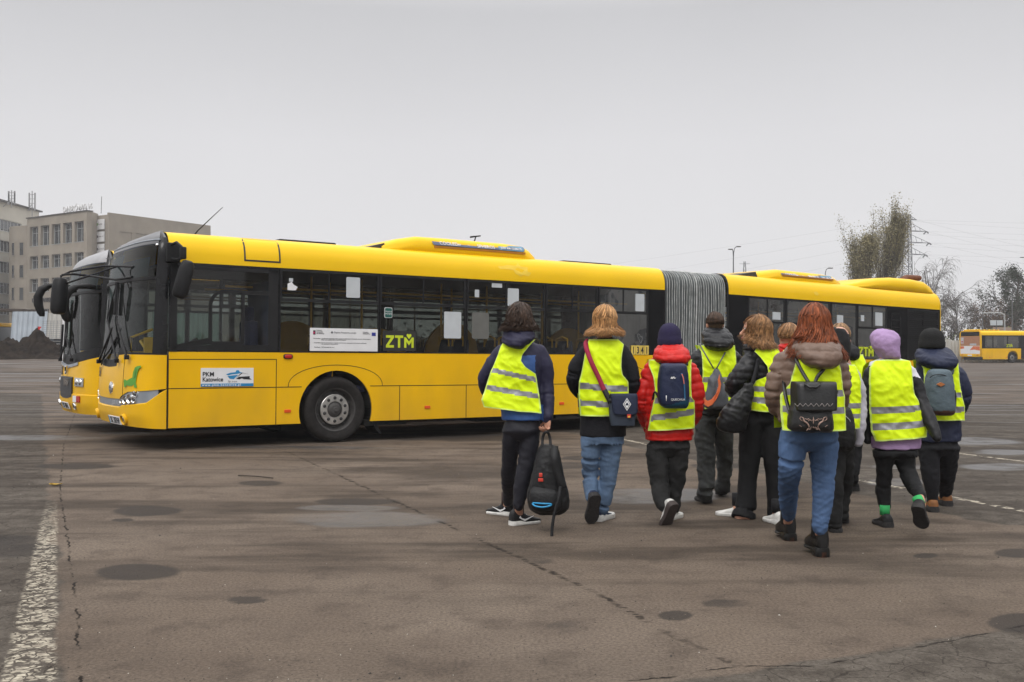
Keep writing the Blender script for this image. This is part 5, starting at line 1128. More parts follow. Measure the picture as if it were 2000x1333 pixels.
    # hair or hat
    if hair:
        for h_ in (hair if isinstance(hair, list) else [hair]):
            h_ = dict(h_); kind = h_.pop('kind', 'hair')
            if kind == 'hair': hair_mesh(hc, k, R, parent=root, org=org, name='hair', **h_)
            elif kind == 'hat':
                m = MB(); a, b = q(h_['x'][0], h_['y'][0]), q(h_['x'][1], h_['y'][1]); cx, hw = (a.x+b.x)/2, (b.x-a.x)/2; z1, z0 = a.z, b.z; rows = []
                for t, s_ in ((0, .97), (.06, 1.0), (.3, 1.03), (.33, .985), (.5, .97), (.68, .89), (.82, .74), (.93, .50), (.985, .25), (1, .05)): 
                    rows.append([(cx+hw*s_*cos(2*pi*i/96)*(1+(.008 if i % 2 else 0)), hc.y-.01+hw*1.2*s_*sin(2*pi*i/96)*(1+(.008 if i % 2 else 0)), z0+(z1-z0)*t+.006*noise.noise((t*5, i*.1, 2))) for i in range(96)])
                m.loft([[tuple(Vector(p)-org) for p in r] for r in rows]); m.build('beanie', h_['mat'], root, smooth='all')
            elif kind == 'hoodup':
                m = MB(); rows = []
                for y, xl, xr, b, dy in h_['rings']: a, c_ = q(xl, y), q(xr, y); rows.append(((a.x+c_.x)/2, pic.Z+dy, a.z, (c_.x-a.x)/2, b))
                P = catmull(rows, 4); m.loft([ring(p[:3], max(.01, p[3]), max(.01, p[4]), 28, .95) for p in P]); me = remeshed(m, .009, 4, org); displace(me, folds(.015, 3, .5)); finish(me, 'hood', h_['mat'], root)
    for i, f in enumerate(feet):
        shoe(root, org, ank[i], f.get('yaw', 0), f.get('pitch', 0), L=f.get('L', .27), up=f['up'], sole=f.get('sole', M_dark_sole), h=f.get('h', .10), heel=f.get('heel', 0), st=f.get('st', .022), swoosh=f.get('swoosh'), name=f.get('name', 'shoe'), roll=f.get('roll', 0))
        if f.get('sock'): s_ = MB(); s_.tube([ank[i]-org, ank[i]-org+Vector(f.get('sdir', (0, 0, .10)))], f.get('sr', [.043, .045]), 14); s_.build(f.get('sname', 'sock'), f['sock'], root, smooth='all')
    return root, org
def strap(m, pts, w, th=.004, mi=None, face=(0, -1, 0)):
    P = catmull([tuple(p) for p in pts], 6); P = [Vector(p) for p in P]; A_, B_ = [], []; f = Vector(face); rows = []
    for i, p in enumerate(P):
        d = (P[min(i+1, len(P)-1)]-P[max(i-1, 0)]).normalized(); s = d.cross(f)
        if s.length < .15: s = d.cross(Vector((1, 0, 0)))
        s.normalize(); n = s.cross(d).normalized(); rows.append([p+s*w/2+n*th/2, p-s*w/2+n*th/2, p-s*w/2-n*th/2, p+s*w/2-n*th/2])
    m.loft(rows, mi)
def bag_body(m, pic, rings, e=.55, n=32, mi=None):      # (y, xl, xr, depth, dy, z-tilt)
    R_ = []
    for y, xl, xr, b, dy in rings: a, c = pic.q(xl, y, dy), pic.q(xr, y, dy); R_.append(((a.x+c.x)/2, pic.Z+dy, a.z, (c.x-a.x)/2, b))
    P = catmull(R_, 5); m.loft([ring(p[:3], max(.003, p[3]), max(.003, p[4]), n, e) for p in P], mi)
def bag_obj(name, m, mats, root, org, smooth='all', rem=None, disp=None):
    if rem:
        me = remeshed(m, rem, 2, org)
        if disp: displace(me, disp)
        return finish(me, name, mats, root)
    m.v = [tuple(Vector(p)-org) for p in m.v]; return m.build(name, mats, root, smooth=smooth)
jn = cloth('navy_jacket', (.018, .017, .042), .6, .2, 30); jb = cloth('blue_panel', (.035, .09, .26), .55, .2, 30); jt = cloth('teal_panel', (.01, .12, .20), .55)
# ---- boy with the held backpack
A = Pic(900, 560, 2.564, 7.54)
swo = pm('white_print', (.7, .7, .7), .5)
def jm1(p):
    a, b = A.q(385, 345), A.q(300, 440)
    if p.z < A.q(0, 588).z and p.x < A.q(412, 0).x: return 1
    if p.x > A.q(288, 0).x and p.y < 7.54 and A.q(0, 445).z < p.z < A.q(0, 345).z and p.x < A.q(372, 0).x: return 1
    return 0
m_bo = dict(up=M_black_syn, sole=M_white_sole, st=.017, h=.125, join=False, sock=cloth('brown_sock', (.05, .03, .025)), sr=[.040, .040])
P1, o1 = person('boy with dark wavy hair in navy and blue jacket, black backpack in his hand', A,
    [(262, 255, 335), (290, 205, 385), (330, 185, 408), (400, 182, 412), (500, 190, 402), (600, 196, 408), (668, 204, 412)],
    [[(200, 325, 0, 34), (150, 400, .0, 37), (118, 465, .03, 35), (135, 530, .14, 33), (190, 560, .24, 28)], [(392, 322, 0, 36), (424, 400, .0, 39), (432, 500, .0, 36), (436, 590, -.04, 34), (434, 655, -.08, 29)]],
    [[(258, 735, 0, 50), (245, 850, .10, 42), (240, 960, .22, 36), (236, 1062, .40, 27), (236, 1078, .44, 25)], [(345, 735, 0, 54), (335, 850, .0, 48), (312, 960, .0, 42), (292, 1080, 0, 31), (291, 1095, 0, 28)]],
    [dict(p=(228, 1150, None), yaw=radians(55), swoosh=swo, **m_bo), dict(p=(290, 1198, None), yaw=radians(-58), swoosh=swo, **m_bo)],
    [jn, jb], cloth('dark_track_trousers', (.014, .014, .020), .6), dict(c=(294, 178), k=1.0, yaw=radians(-8)),
    vest=dict(rows=[(266, 222, 372), (300, 200, 340), (340, 187, 308), (370, 176, 300), (400, 164, 322), (432, 150, 374), (480, 135, 382), (540, 118, 392), (585, 104, 398), (620, 116, 402)], bands=[((150, 415), (375, 464), 12), ((120, 500), (393, 546), 13)], tilt=.10),
    hood=dict(rings=[(200, 240, 345, .09, .0), (225, 215, 365, .12, -.03), (255, 205, 372, .13, -.06), (280, 212, 350, .12, -.09), (300, 235, 330, .10, -.10), (310, 262, 305, .05, -.10)], disp=folds(.012, 4, 1.6)),
    hair=dict(n=1700, length=.085, col=(.045, .026, .017), wave=.035, sd=11, w=.0045, flare=.25, out=.08, jit=.08, curl=.05, cap=(.084, .106, .106), face=.4), jmat=jm1,
    bvox=.0048, hands={1: (Vector((-.03, -.02, -1)), Vector((-.6, .8, 0)), .95, .98)})
bp = empty('backpack', A.q(436, 1000, -.17)); ob = bp.location.copy(); tag(bp, 'black backpack with blue zip, hanging from the hand of the boy in navy', 'backpack')
B1 = Pic(900, 560, 2.564, 7.37)
m = MB(); bag_body(m, B1, [(792, 405, 465, .05, 0), (815, 388, 488, .09, 0), (880, 368, 505, .12, 0), (960, 350, 520, .135, 0), (1030, 334, 538, .14, 0), (1080, 332, 542, .14, 0), (1115, 345, 535, .12, 0), (1138, 385, 505, .08, 0)], .75)
M_bpk = cloth('backpack_black', (.010, .010, .011), .55, .4, 60)
bag_obj('main_bag', m, M_bpk, bp, ob, rem=.008, disp=folds(.006, 9))
m = MB(); bag_body(m, B1, [(1000, 365, 450, .03, -.10), (1030, 345, 500, .06, -.105), (1080, 345, 510, .07, -.105), (1115, 360, 500, .06, -.10), (1132, 395, 480, .03, -.09)], .8); bag_obj('front_pocket', m, M_bpk, bp, ob)
m = MB(); strap(m, [B1.q(470, 800, -.08), B1.q(468, 850, -.15), B1.q(478, 920, -.16), B1.q(500, 980, -.16), B1.q(515, 1010, -.15)], .052, .014); bag_obj('shoulder_strap', m, M_bpk, bp, ob)
m = MB(); strap(m, [B1.q(498, 1000, -.17), B1.q(490, 1060, -.20), B1.q(470, 1130, -.21), B1.q(458, 1200, -.22), B1.q(455, 1256, -.23)], .022, .004); bag_obj('loose_strap', m, M_bpk, bp, ob)
m = MB(); strap(m, [B1.q(408, 800, -.02), B1.q(410, 760, -.0), B1.q(420, 732, -.01), B1.q(437, 732, -.01), B1.q(446, 760, 0), B1.q(450, 800, -.02)], .02, .005); bag_obj('grab_handle', m, M_bpk, bp, ob)
m = MB(); strap(m, [B1.q(358, 1085, -.145), B1.q(372, 1098, -.178), B1.q(410, 1104, -.188), B1.q(448, 1096, -.188), B1.q(449, 1088, -.188), B1.q(405, 1086, -.188), B1.q(360, 1082, -.15)], .011, .006); bag_obj('zip', m, pm('zip_blue', (.02, .28, .55), .4), bp, ob)
m = MB(); c = B1.q(400, 968, -.145); m.box(c+Vector((-.018, -.008, -.012)), c+Vector((.018, .004, .012)), bev=.004); m.box(c+Vector((-.012, -.006, .02)), c+Vector((.012, .004, .05)), bev=.004); bag_obj('red_emblem', m, pm('emblem_red', (.55, .04, .02), .5), bp, ob)
# ---- blonde in black coat
A = Pic(900, 560, 2.564, 7.73)
jean = pm('blue_denim', (.11, .17, .27), .8, var=.5, vs=5, bump=.3, bs=90, stretch=(1, 1, .35), spec=.2)
wool = cloth('black_wool', (.009, .009, .012), .85, .3, 80); nvs = cloth('navy_sneaker', (.012, .02, .05), .6)
P2, o2 = person('blonde bobbed teenager in black coat and blue jeans with crossbody bag', A,
    [(262, 665, 775), (285, 625, 812), (320, 608, 820), (400, 605, 818), (500, 598, 828), (600, 598, 832), (690, 597, 828), (750, 596, 828)],
    [[(622, 328, 0, 34), (578, 400, 0, 38), (562, 460, .02, 36), (585, 520, .12, 32), (640, 560, .22, 28)], [(806, 328, 0, 38), (845, 400, 0, 41), (862, 480, .0, 38), (852, 550, .08, 34), (815, 610, .2, 28)]],
    [[(655, 740, 0, 58), (650, 850, .0, 48), (648, 930, .05, 42), (652, 1030, -.02, 36)], [(758, 740, 0, 58), (748, 860, .0, 50), (735, 980, .02, 42), (708, 1100, .05, 37)]],
    [dict(p=(655, 1055, -.1), yaw=radians(12), pitch=radians(62), up=nvs, sole=M_dark_sole, st=.03), dict(p=(700, 1176, None), yaw=radians(-32), up=nvs, sole=M_white_sole, st=.034)],
    wool, jean, dict(c=(722, 178), k=.98, yaw=radians(-10)),
    vest=dict(rows=[(264, 640, 782), (290, 627, 812), (340, 616, 800), (400, 606, 795), (440, 598, 802), (475, 588, 833), (540, 586, 834), (600, 590, 834), (644, 594, 832)], bands=[((586, 494), (833, 512), 15), ((588, 578), (833, 592), 14)]),
    hood=None, hair=dict(n=2300, length=.125, col=(.44, .24, .10), wave=.010, part=.35, jit=.04, sd=5, w=.0040, curl=.012, flare=.05, out=.05, cap=(.082, .104, .100), face=.42, flick=1.1), dispp=folds(.007, 3, 1.5), dispj=folds(.005, 3), pvox=.007)
cb = empty('messenger_bag', A.q(812, 620, -.17)); oc = cb.location.copy(); tag(cb, 'navy messenger bag with red strap on the hip of the blonde', 'bag')
B = Pic(900, 560, 2.564, 7.73)
m = MB(); bag_body(m, B, [(560, 745, 868, .045, -.2), (600, 742, 872, .05, -.2), (660, 745, 872, .05, -.2), (696, 752, 868, .045, -.2)], .35); bag_obj('bag_body', m, cloth('slate_canvas', (.035, .045, .065), .75), cb, oc)
m = MB(); bag_body(m, B, [(538, 752, 872, .03, -.205), (542, 748, 882, .058, -.205), (590, 752, 884, .062, -.21), (628, 758, 882, .064, -.21), (638, 765, 874, .064, -.21)], .35); bag_obj('flap', m, cloth('navy_canvas', (.016, .022, .048), .7), cb, oc)
m = MB(); c = B.q(832, 590, -.28)
for k_, yy, mi in ((.036, 0, 0), (.029, -.002, 1), (.024, -.004, 0)): m.prism([c+Vector((0, yy, k_*1.35)), c+Vector((k_*.85, yy, 0)), c+Vector((0, yy, -k_*1.35)), c+Vector((-k_*.85, yy, 0))], (0, .003, 0), mi)
m.prism([c+Vector((-.014, -.005, -.008)), c+Vector((.014, -.005, -.008)), c+Vector((.004, -.005, .012)), c+Vector((-.004, -.005, .012))], (0, .002, 0), 1)
bag_obj('emblem', m, [swo, pm('emblem_navy', (.016, .022, .048), .7)], cb, oc, smooth=False)
m = MB(); c = B.q(842, 648, -.28); m.box(c+Vector((-.014, 0, -.014)), c+Vector((.014, .006, .012)), 0); m.box(c+Vector((-.008, -.002, -.012)), c+Vector((.008, 0, 0)), 1); bag_obj('tag', m, [pm('tag_red', (.5, .03, .02), .6), pm('tag_yellow', (.7, .45, .05), .6)], cb, oc, smooth=False)
m = MB(); strap(m, [B.q(640, 268, -.02), B.q(626, 292, -.10), B.q(650, 370, -.158), B.q(690, 455, -.168), B.q(718, 520, -.175), B.q(740, 565, -.19)], .036, .005); bag_obj('strap', m, cloth('crimson_webbing', (.30, .018, .05), .7), cb, oc)
m = MB(); strap(m, [B.q(718, 518, -.182), B.q(738, 556, -.20), B.q(752, 585, -.21)], .040, .008); m.ball(B.q(750, 572, -.24), (.022, .014, .018), 10, 6); bag_obj('buckle', m, M_black_syn, cb, oc)
# ---- child in red
A = Pic(1210, 590, 2.896, 7.76)
red = cloth('red_puffer', (.52, .012, .008), .45, .25, 40, .08); nvh = cloth('navy_knit', (.018, .014, .045), .9, .5, 120)
blkj = cloth('washed_black_denim', (.020, .020, .020), .85, .3, 60, .4, 5)
P3, o3 = person('child in red puffer jacket and dark navy beanie with small navy backpack', A,
    [(300, 215, 355), (330, 165, 400), (380, 150, 418), (500, 148, 425), (600, 146, 422), (700, 147, 415), (778, 148, 410)],
    [[(172, 385, 0, 40), (142, 470, 0, 44), (128, 560, .0, 42), (135, 640, .08, 38), (170, 720, .16, 32)], [(405, 385, 0, 40), (430, 470, 0, 44), (438, 560, .0, 42), (425, 640, .08, 36), (390, 700, .16, 32)]],
    [[(212, 830, 0, 64), (215, 940, .0, 58), (228, 1040, -.02, 52), (242, 1120, -.10, 46)], [(335, 830, 0, 62), (325, 960, .05, 54), (308, 1080, .08, 46), (298, 1185, .1, 38)]],
    [dict(p=(262, 1150, -.16), yaw=radians(30), pitch=radians(58), up=M_white_sole, sole=pm('sole_dark_brown', (.05, .038, .035), .7, bump=.4, bs=80), st=.03, L=.26), dict(p=(285, 1236, None), yaw=radians(-35), up=M_white_sole, sole=M_white_sole, st=.03, L=.25)],
    red, blkj, dict(c=(283, 205), k=.96),
    vest=dict(rows=[(325, 158, 400), (360, 158, 392), (420, 178, 388), (480, 186, 388), (540, 184, 392), (560, 178, 410), (640, 162, 414), (716, 150, 414)], bands=[((185, 556), (410, 545), 16), ((163, 652), (413, 614), 17)], off=.03, tilt=-.06),
    hood=dict(rings=[(232, 250, 335, .06, 0), (250, 215, 362, .11, -.02), (285, 188, 384, .14, -.06), (320, 183, 390, .14, -.09), (342, 200, 372, .12, -.10), (352, 235, 345, .07, -.10)], disp=puff(.05, .010, 3)),
    hair=dict(kind='hat', x=(216, 349), y=(120, 248), mat=nvh), dispj=puff(.060, .013, 1), dispp=folds(.014, 6, .8))
def worn_bag(label, pic, name='backpack'):
    return None
bq = empty('backpack', A.q(303, 475, -.24)); oq = bq.location.copy(); tag(bq, 'small navy backpack with teal base on the back of the child in red', 'backpack')
m = MB(); bag_body(m, A, [(346, 245, 360, .05, -.24), (362, 228, 378, .085, -.24), (430, 218, 388, .095, -.24), (520, 216, 391, .10, -.24), (575, 225, 388, .095, -.24), (600, 250, 375, .06, -.24)], .6)
zt = A.q(0, 560).z; o_ = bag_obj('main_bag', m, [cloth('navy_nylon', (.012, .018, .050), .5), cloth('teal_nylon', (.010, .055, .10), .5)], bq, oq, rem=.009, disp=folds(.004, 2))
o_.data.polygons.foreach_set('material_index', [1 if p.center.z+oq.z < zt+.3*(p.center.x) else 0 for p in o_.data.polygons])
for (x, s_) in ((240, -1), (372, 1)):
    m = MB(); strap(m, [A.q(x, 355, -.17), A.q(x-s_*2, 330, -.08), A.q(x+s_*14, 335, 0)], .045, .01); bag_obj('shoulder_strap', m, M_black_syn, bq, oq)
m = MB(); strap(m, [A.q(222, 545, -.2), A.q(200, 510, -.14), A.q(185, 560, -.08), A.q(160, 670, -.04)], .016, .004); bag_obj('side_strap', m, M_black_syn, bq, oq)
m = MB(); strap(m, [A.q(350, 405, -.336), A.q(362, 440, -.342), A.q(368, 500, -.342), A.q(370, 555, -.34)], .010, .004); bag_obj('zip', m, cloth('zip_teal', (.03, .13, .25), .5), bq, oq)
m = MB(); strap(m, [A.q(352, 408, -.342), A.q(360, 430, -.348), A.q(365, 465, -.348)], .006, .004); bag_obj('zip_pull', m, pm('pull_orange', (.65, .15, .08), .5), bq, oq)
m = MB(); c = A.q(303, 430, -.342); m.prism([c+Vector((x, 0, z)) for x, z in ((-.02, -.004), (-.008, .01), (-.002, .002), (.006, .012), (.012, .0), (.022, .002), (.012, -.008), (.004, .0), (-.004, -.008))], (0, .004, 0)); bag_obj('emblem', m, swo, bq, oq, smooth=False)
text('QUECHUA', .022, swo, bq, Matrix.Translation(A.q(290, 558, -.345)-oq) @ RX); m = MB(); c = A.q(264, 545, -.335); m.box(c+Vector((-.003, -.004, -.02)), c+Vector((.003, .004, .02))); bag_obj('tag', m, swo, bq, oq)
# ---- man with shaved hair
A = Pic(1210, 590, 2.896, 8.64)
puffb = cloth('black_puffer', (.013, .013, .015), .42, .2, 40)
gj = pm('grey_black_denim', (.050, .052, .052), .85, var=.5, vs=4, bump=.3, bs=80, stretch=(1, 1, .4), spec=.2)
P4, o4 = person('short-cropped boy in black puffer and baggy grey-black jeans with drawstring bag', A,
    [(235, 495, 600), (262, 450, 645), (320, 432, 655), (400, 432, 655), (500, 438, 650), (590, 442, 645), (635, 444, 640)],
    [[(438, 312, 0, 36), (412, 400, 0, 38), (405, 480, 0, 36), (425, 560, .12, 30)], [(650, 312, 0, 36), (672, 400, 0, 38), (680, 480, 0, 36), (655, 560, .12, 30)]],
    [[(482, 670, 0, 58), (482, 800, 0, 54), (490, 930, .0, 50), (488, 1075, -.05, 47)], [(588, 670, 0, 56), (590, 800, .1, 52), (592, 930, .25, 45), (580, 1045, .40, 40)]],
    [dict(p=(484, 1138, None), yaw=radians(8), up=M_black_syn), dict(p=(575, 1088, None), yaw=radians(-25), up=M_black_syn)],
    puffb, gj, dict(c=(537, 132), k=.92, yaw=radians(8)),
    vest=dict(rows=[(245, 432, 640), (280, 450, 645), (340, 453, 645), (420, 455, 648), (450, 450, 650), (500, 456, 645), (600, 466, 640)], bands=[((450, 436), (650, 436), 14), ((450, 520), (650, 520), 14)], off=.03),
    hood=dict(rings=[(142, 505, 575, .05, .03), (155, 478, 605, .09, 0), (185, 463, 625, .13, -.04), (225, 460, 632, .14, -.08), (255, 475, 622, .13, -.10), (278, 515, 585, .07, -.10)], disp=puff(.055, .012, 2)),
    hair=dict(n=900, length=.006, capth=.70, col=(.060, .036, .024), wave=.0, sd=21, w=.0035, out=0, cap=(.075, .098, .094), face=.45, jit=.03), dispj=puff(.062, .012, 4), dispp=folds(.016, 8, .9))
ds = empty('drawstring_bag', A.q(545, 490, -.22)); od = ds.location.copy(); tag(ds, 'grey drawstring bag with orange curved mark on the back of the boy in black puffer', 'bag')
m = MB(); bag_body(m, A, [(376, 530, 552, .02, -.2), (400, 520, 566, .035, -.2), (450, 503, 588, .06, -.21), (510, 488, 606, .075, -.21), (565, 478, 620, .075, -.21), (592, 480, 622, .07, -.21), (606, 495, 612, .04, -.21)], .85)
bag_obj('bag_body', m, cloth('grey_ripstop', (.085, .09, .105), .5, .4, 30), ds, od, rem=.009, disp=lambda v: .008*sin(v.x*90+noise.noise(v*8)*4)*smoothstep(-.15, .12, v.z)+.006*noise.noise(v*12))
m = MB(); c = A.q(545, 500, -.315); sw = [(562, 395), (570, 470), (560, 510), (535, 550), (505, 570), (480, 545), (478, 560), (490, 592), (520, 590), (545, 565), (570, 520), (577, 470)]
sw = [(566, 408), (556, 440), (560, 475), (545, 520), (522, 550), (500, 560), (486, 552), (484, 535), (477, 558), (480, 582), (500, 594), (525, 580), (550, 545), (568, 505), (574, 465), (568, 440)]
m.prism([A.q(x, y, -.30+.03*abs(x-545)/70) for x, y in sw], (0, .006, 0)); bag_obj('curved_mark', m, pm('mark_orange', (.78, .17, .06), .5), ds, od, smooth=False)
for x1, y1, x2 in ((452, 245, 532), (600, 288, 548)):
    m = MB(); m.tube([A.q(x1, y1-10, -.05), A.q(x1+3*(1 if x1 < 500 else -1), y1, -.15), A.q((x1+x2)/2, (y1+372)/2, -.215), A.q(x2, 378, -.22)], .006, 8); bag_obj('cord', m, cloth('grey_cord', (.11, .115, .12)), ds, od)
# ---- girl looking left
A = Pic(1380, 580, 2.516, 7.9)
P5, o5 = person('girl looking left with light brown bob, glossy black puffer and flared black trousers', A,
    [(238, 225, 310), (262, 185, 340), (300, 178, 350), (400, 192, 352), (480, 200, 352), (560, 202, 350)],
    [[(228, 300, -.03, 42), (185, 365, -.08, 50), (135, 432, -.06, 45), (150, 460, .08, 42), (200, 470, .22, 32)], [(335, 300, .02, 38), (350, 390, .05, 40), (352, 460, .1, 36), (320, 500, .25, 30)]],
    [[(222, 620, 0, 64), (212, 760, .02, 54), (200, 900, .04, 48), (192, 1020, .03, 50), (178, 1090, .0, 62)], [(318, 620, 0, 60), (325, 760, -.02, 52), (335, 900, -.02, 46), (350, 1104, -.02, 52)]],
    [dict(p=(150, 1083, None), yaw=radians(68), up=M_white_sole, sole=M_white_sole, join=False, L=.25, flare=True, sock=M_black_cl), dict(p=(345, 1120, None), yaw=radians(15), up=M_white_sole, sole=M_white_sole, join=False, L=.25, flare=True, sock=M_black_cl)],
    puffb, cloth('black_crepe', (.006, .006, .007), .8, .1), dict(c=(238, 172), k=1.0, yaw=radians(78), pitch=radians(4)),
    vest=dict(rows=[(243, 238, 330), (268, 215, 345), (300, 245, 350), (340, 272, 352), (385, 278, 352), (410, 222, 354), (440, 208, 356), (500, 202, 356), (560, 200, 354)], bands=[((210, 448), (355, 458), 12), ((203, 500), (355, 516), 14)], tilt=.08, off=.035),
    hood=dict(rings=[(222, 215, 275, .06, .0), (235, 188, 300, .09, 0), (255, 178, 310, .10, -.0), (275, 190, 300, .08, -.0)], disp=puff(.04, .008)),
    hair=dict(n=2200, length=.155, col=(.25, .13, .055), wave=.018, part=.35, sd=8, w=.0042, curl=.02, flare=.12, out=.06, cap=(.082, .104, .100), face=.42, flick=.6), bvox=.0045, dispj=puff(.058, .013, 6), dispp=folds(.007, 2, .5))
tb = empty('tote_bag', A.q(125, 560, -.15)); ot = tb.location.copy(); tag(tb, 'soft black tote bag on the arm of the girl looking left', 'bag')
m = MB(); bag_body(m, A, [(425, 185, 225, .02, -.2), (470, 150, 232, .035, -.2), (520, 100, 225, .06, -.2), (580, 60, 210, .075, -.2), (630, 42, 195, .075, -.2), (658, 60, 180, .06, -.2), (668, 85, 160, .03, -.2)], .85)
bag_obj('bag_body', m, cloth('black_satin', (.009, .009, .010), .38, .3, 25), tb, ot, rem=.009, disp=folds(.012, 7, 1.2))
m = MB(); strap(m, [A.q(205, 470, -.2), A.q(232, 400, -.17), A.q(250, 320, -.12), A.q(245, 272, -.02)], .03, .006); bag_obj('strap', m, M_black_cl, tb, ot)
# ---- hidden person with red collar
A = Pic(1380, 580, 2.516, 8.9)
P6, o6 = person('person with tousled light brown hair and red collar, almost hidden behind the others', A,
    [(232, 375, 425), (250, 352, 448), (300, 345, 455), (400, 345, 455), (500, 348, 452), (580, 350, 450)],
    [[(358, 290, 0, 26), (350, 380, 0, 26), (352, 460, .1, 24)], [(442, 290, 0, 26), (450, 380, 0, 26), (448, 460, .1, 24)]],
    [[(380, 620, 0, 34), (382, 760, 0, 28), (385, 940, 0, 24)], [(420, 620, 0, 34), (420, 760, 0, 28), (418, 940, 0, 24)]],
    [dict(p=(385, 985, None), up=M_black_syn), dict(p=(418, 985, None), up=M_black_syn)],
    red, M_black_cl, dict(c=(399, 200), k=.95, yaw=radians(10)), vest=dict(rows=[(262, 360, 440), (400, 350, 450), (560, 350, 450)], bands=[((350, 460), (450, 460), 12)]),
    hood=dict(rings=[(228, 372, 425, .06, 0), (245, 350, 440, .09, -.02), (262, 365, 430, .07, -.03)], disp=puff(.04, .006)),
    hair=dict(n=1000, length=.022, col=(.30, .16, .075), wave=.01, sd=31, w=.005, out=.05, cap=(.080, .102, .098), face=.45, part=.5), dispj=puff(.06, .01, 9))
# ---- woman with red hair
A = Pic(1380, 580, 2.516, 6.46)
jean2 = pm('mid_blue_denim', (.066, .115, .22), .8, var=.35, vs=5, bump=.3, bs=110, stretch=(1, 1, .4), spec=.2)
taupe = cloth('taupe_puffer', (.16, .105, .078), .42, .2, 40, .08)
boot = pm('black_leather', (.009, .009, .009), .36, var=.3, vs=20, bump=.2, bs=60); hb = pm('brown_heel', (.10, .038, .020), .5)
def skinny(v): a = 1-abs(noise.noise(Vector((v.x*10, v.y*6, v.z*38+v.x*12))))*3; b = 1-abs(noise.noise(Vector((v.x*8+9, v.y*6, v.z*20-v.x*14))))*3; return .0026*max(-.6, a)*(1 if v.z < .62 else .3)+.0030*max(-.6, b)+.003*noise.noise(v*7)
P7, o7 = person('woman with long auburn hair, taupe quilted jacket, blue jeans and black ankle boots', A,
    [(215, 470, 590), (245, 400, 640), (290, 362, 655), (380, 352, 655), (480, 350, 656), (560, 352, 655), (615, 356, 650)],
    [[(375, 312, 0, 44), (345, 390, 0, 47), (330, 470, .0, 44), (338, 540, .08, 38), (375, 590, .18, 30)], [(638, 312, 0, 44), (658, 390, 0, 47), (664, 460, .0, 44), (655, 530, .08, 36), (620, 575, .18, 30)]],
    [[(425, 720, 0, 72), (415, 810, .0, 62), (403, 900, .12, 50), (400, 1000, .28, 44), (400, 1050, .40, 36), (400, 1072, .44, 32)], [(572, 720, 0, 74), (572, 810, .0, 64), (572, 900, .0, 54), (568, 1010, -.02, 48), (556, 1110, -.04, 38), (555, 1135, -.04, 34)]],
    [dict(p=(398, 1198, None), yaw=radians(4), up=boot, sole=boot, sock=boot, sname='boot_shaft', sdir=(0, .01, .12), sr=[.055, .050], heel=.022, h=.20, st=.012, L=.255, name='boot', join=False), dict(p=(552, 1278, None), yaw=radians(6), up=boot, sole=boot, sock=boot, sname='boot_shaft', sdir=(0, .0, .12), sr=[.055, .050], heel=.03, h=.20, st=.012, L=.255, name='boot', join=False)],
    taupe, jean2, dict(c=(530, 140), k=1.0, yaw=radians(-12)),
    vest=dict(rows=[(270, 430, 590), (300, 412, 606), (350, 398, 625), (420, 383, 637), (450, 362, 642), (480, 345, 652), (560, 344, 660), (650, 350, 662)], bands=[((355, 463), (645, 470), 16), ((344, 546), (660, 553), 18)], off=.032),
    hood=dict(rings=[(188, 480, 580, .07, .0), (205, 440, 605, .11, -.02), (235, 402, 632, .15, -.05), (275, 398, 640, .16, -.08), (315, 425, 625, .15, -.11), (342, 460, 595, .12, -.12), (358, 495, 560, .06, -.12)], disp=puff(.055, .011, 7)),
    hair=[dict(n=2600, length=.23, col=(.20, .052, .016), wave=.024, sd=3, w=.0044, curl=.02, flare=.22, out=.06, cap=(.083, .105, .103), face=.40, flick=.3, side=1.5)],
    dispj=puff(.060, .012, 8), dispp=skinny, depth=.14, pvox=.0065)
# loose locks spread over the shoulders
m = MB(); rd = random.Random(5)
for i in range(800):
    s_ = 1 if rd.random() < .68 else -1; u = rd.random(); a = A.q(530+s_*rd.uniform(25, 66), rd.uniform(100, 170), -.03+rd.uniform(-.02, .05))
    if s_ > 0: b = A.q(555+u*65, 205+u*10, -.10+rd.uniform(-.02, .03)); c = A.q(565+u*85, rd.uniform(215, 252)-(1-u)*20, -.13+rd.uniform(-.02, .02))
    else: b = A.q(505-u*35, 185+u*5, -.10+rd.uniform(-.02, .03)); c = A.q(490-u*72, rd.uniform(195, 210), -.12+rd.uniform(-.02, .02))
    P = catmull([tuple(a), tuple(a.lerp(b, .55)+Vector((s_*.014, -.02, 0))), tuple(b), tuple(c)], 4); m.tube([Vector(p)-o7 for p in P], [.0036*(1-.8*(j/len(P))**3) for j in range(len(P))], 4, cap=False, flat=.5)
m.build('hair', bpy.data.materials['hair_hair3'], P7, smooth='all')
m = MB(); c = [Vector((x*.055, .01-.05*y, 0)) for x, y in ((-1, 0), (-.8, .8), (0, 1.15), (.8, .8), (1, 0))]
lb = empty('leather_backpack', A.q(512, 540, -.26)); ol = lb.location.copy(); tag(lb, 'black leather backpack with silver embroidery on the back of the auburn woman', 'backpack')
m = MB(); bag_body(m, A, [(425, 440, 610, .05, -.26), (480, 430, 615, .08, -.26), (560, 412, 612, .09, -.27), (610, 402, 618, .10, -.27), (645, 400, 620, .095, -.27), (662, 420, 605, .06, -.27)], .6); bag_obj('main_bag', m, boot, lb, ol, rem=.009, disp=folds(.007, 5))
m = MB(); bag_body(m, A, [(417, 428, 620, .05, -.275), (424, 425, 624, .088, -.275), (480, 425, 624, .102, -.28), (540, 427, 622, .108, -.285), (554, 428, 620, .108, -.285), (557, 432, 616, .10, -.285)], .3); bag_obj('flap', m, boot, lb, ol)
m = MB(); n_ = 10
for yy in (526, 538): strap(m, [A.q(432+188*i/n_, yy+(6 if i % 2 else -6), -.397) for i in range(n_+1)], .003, .002) if yy == 532 else None
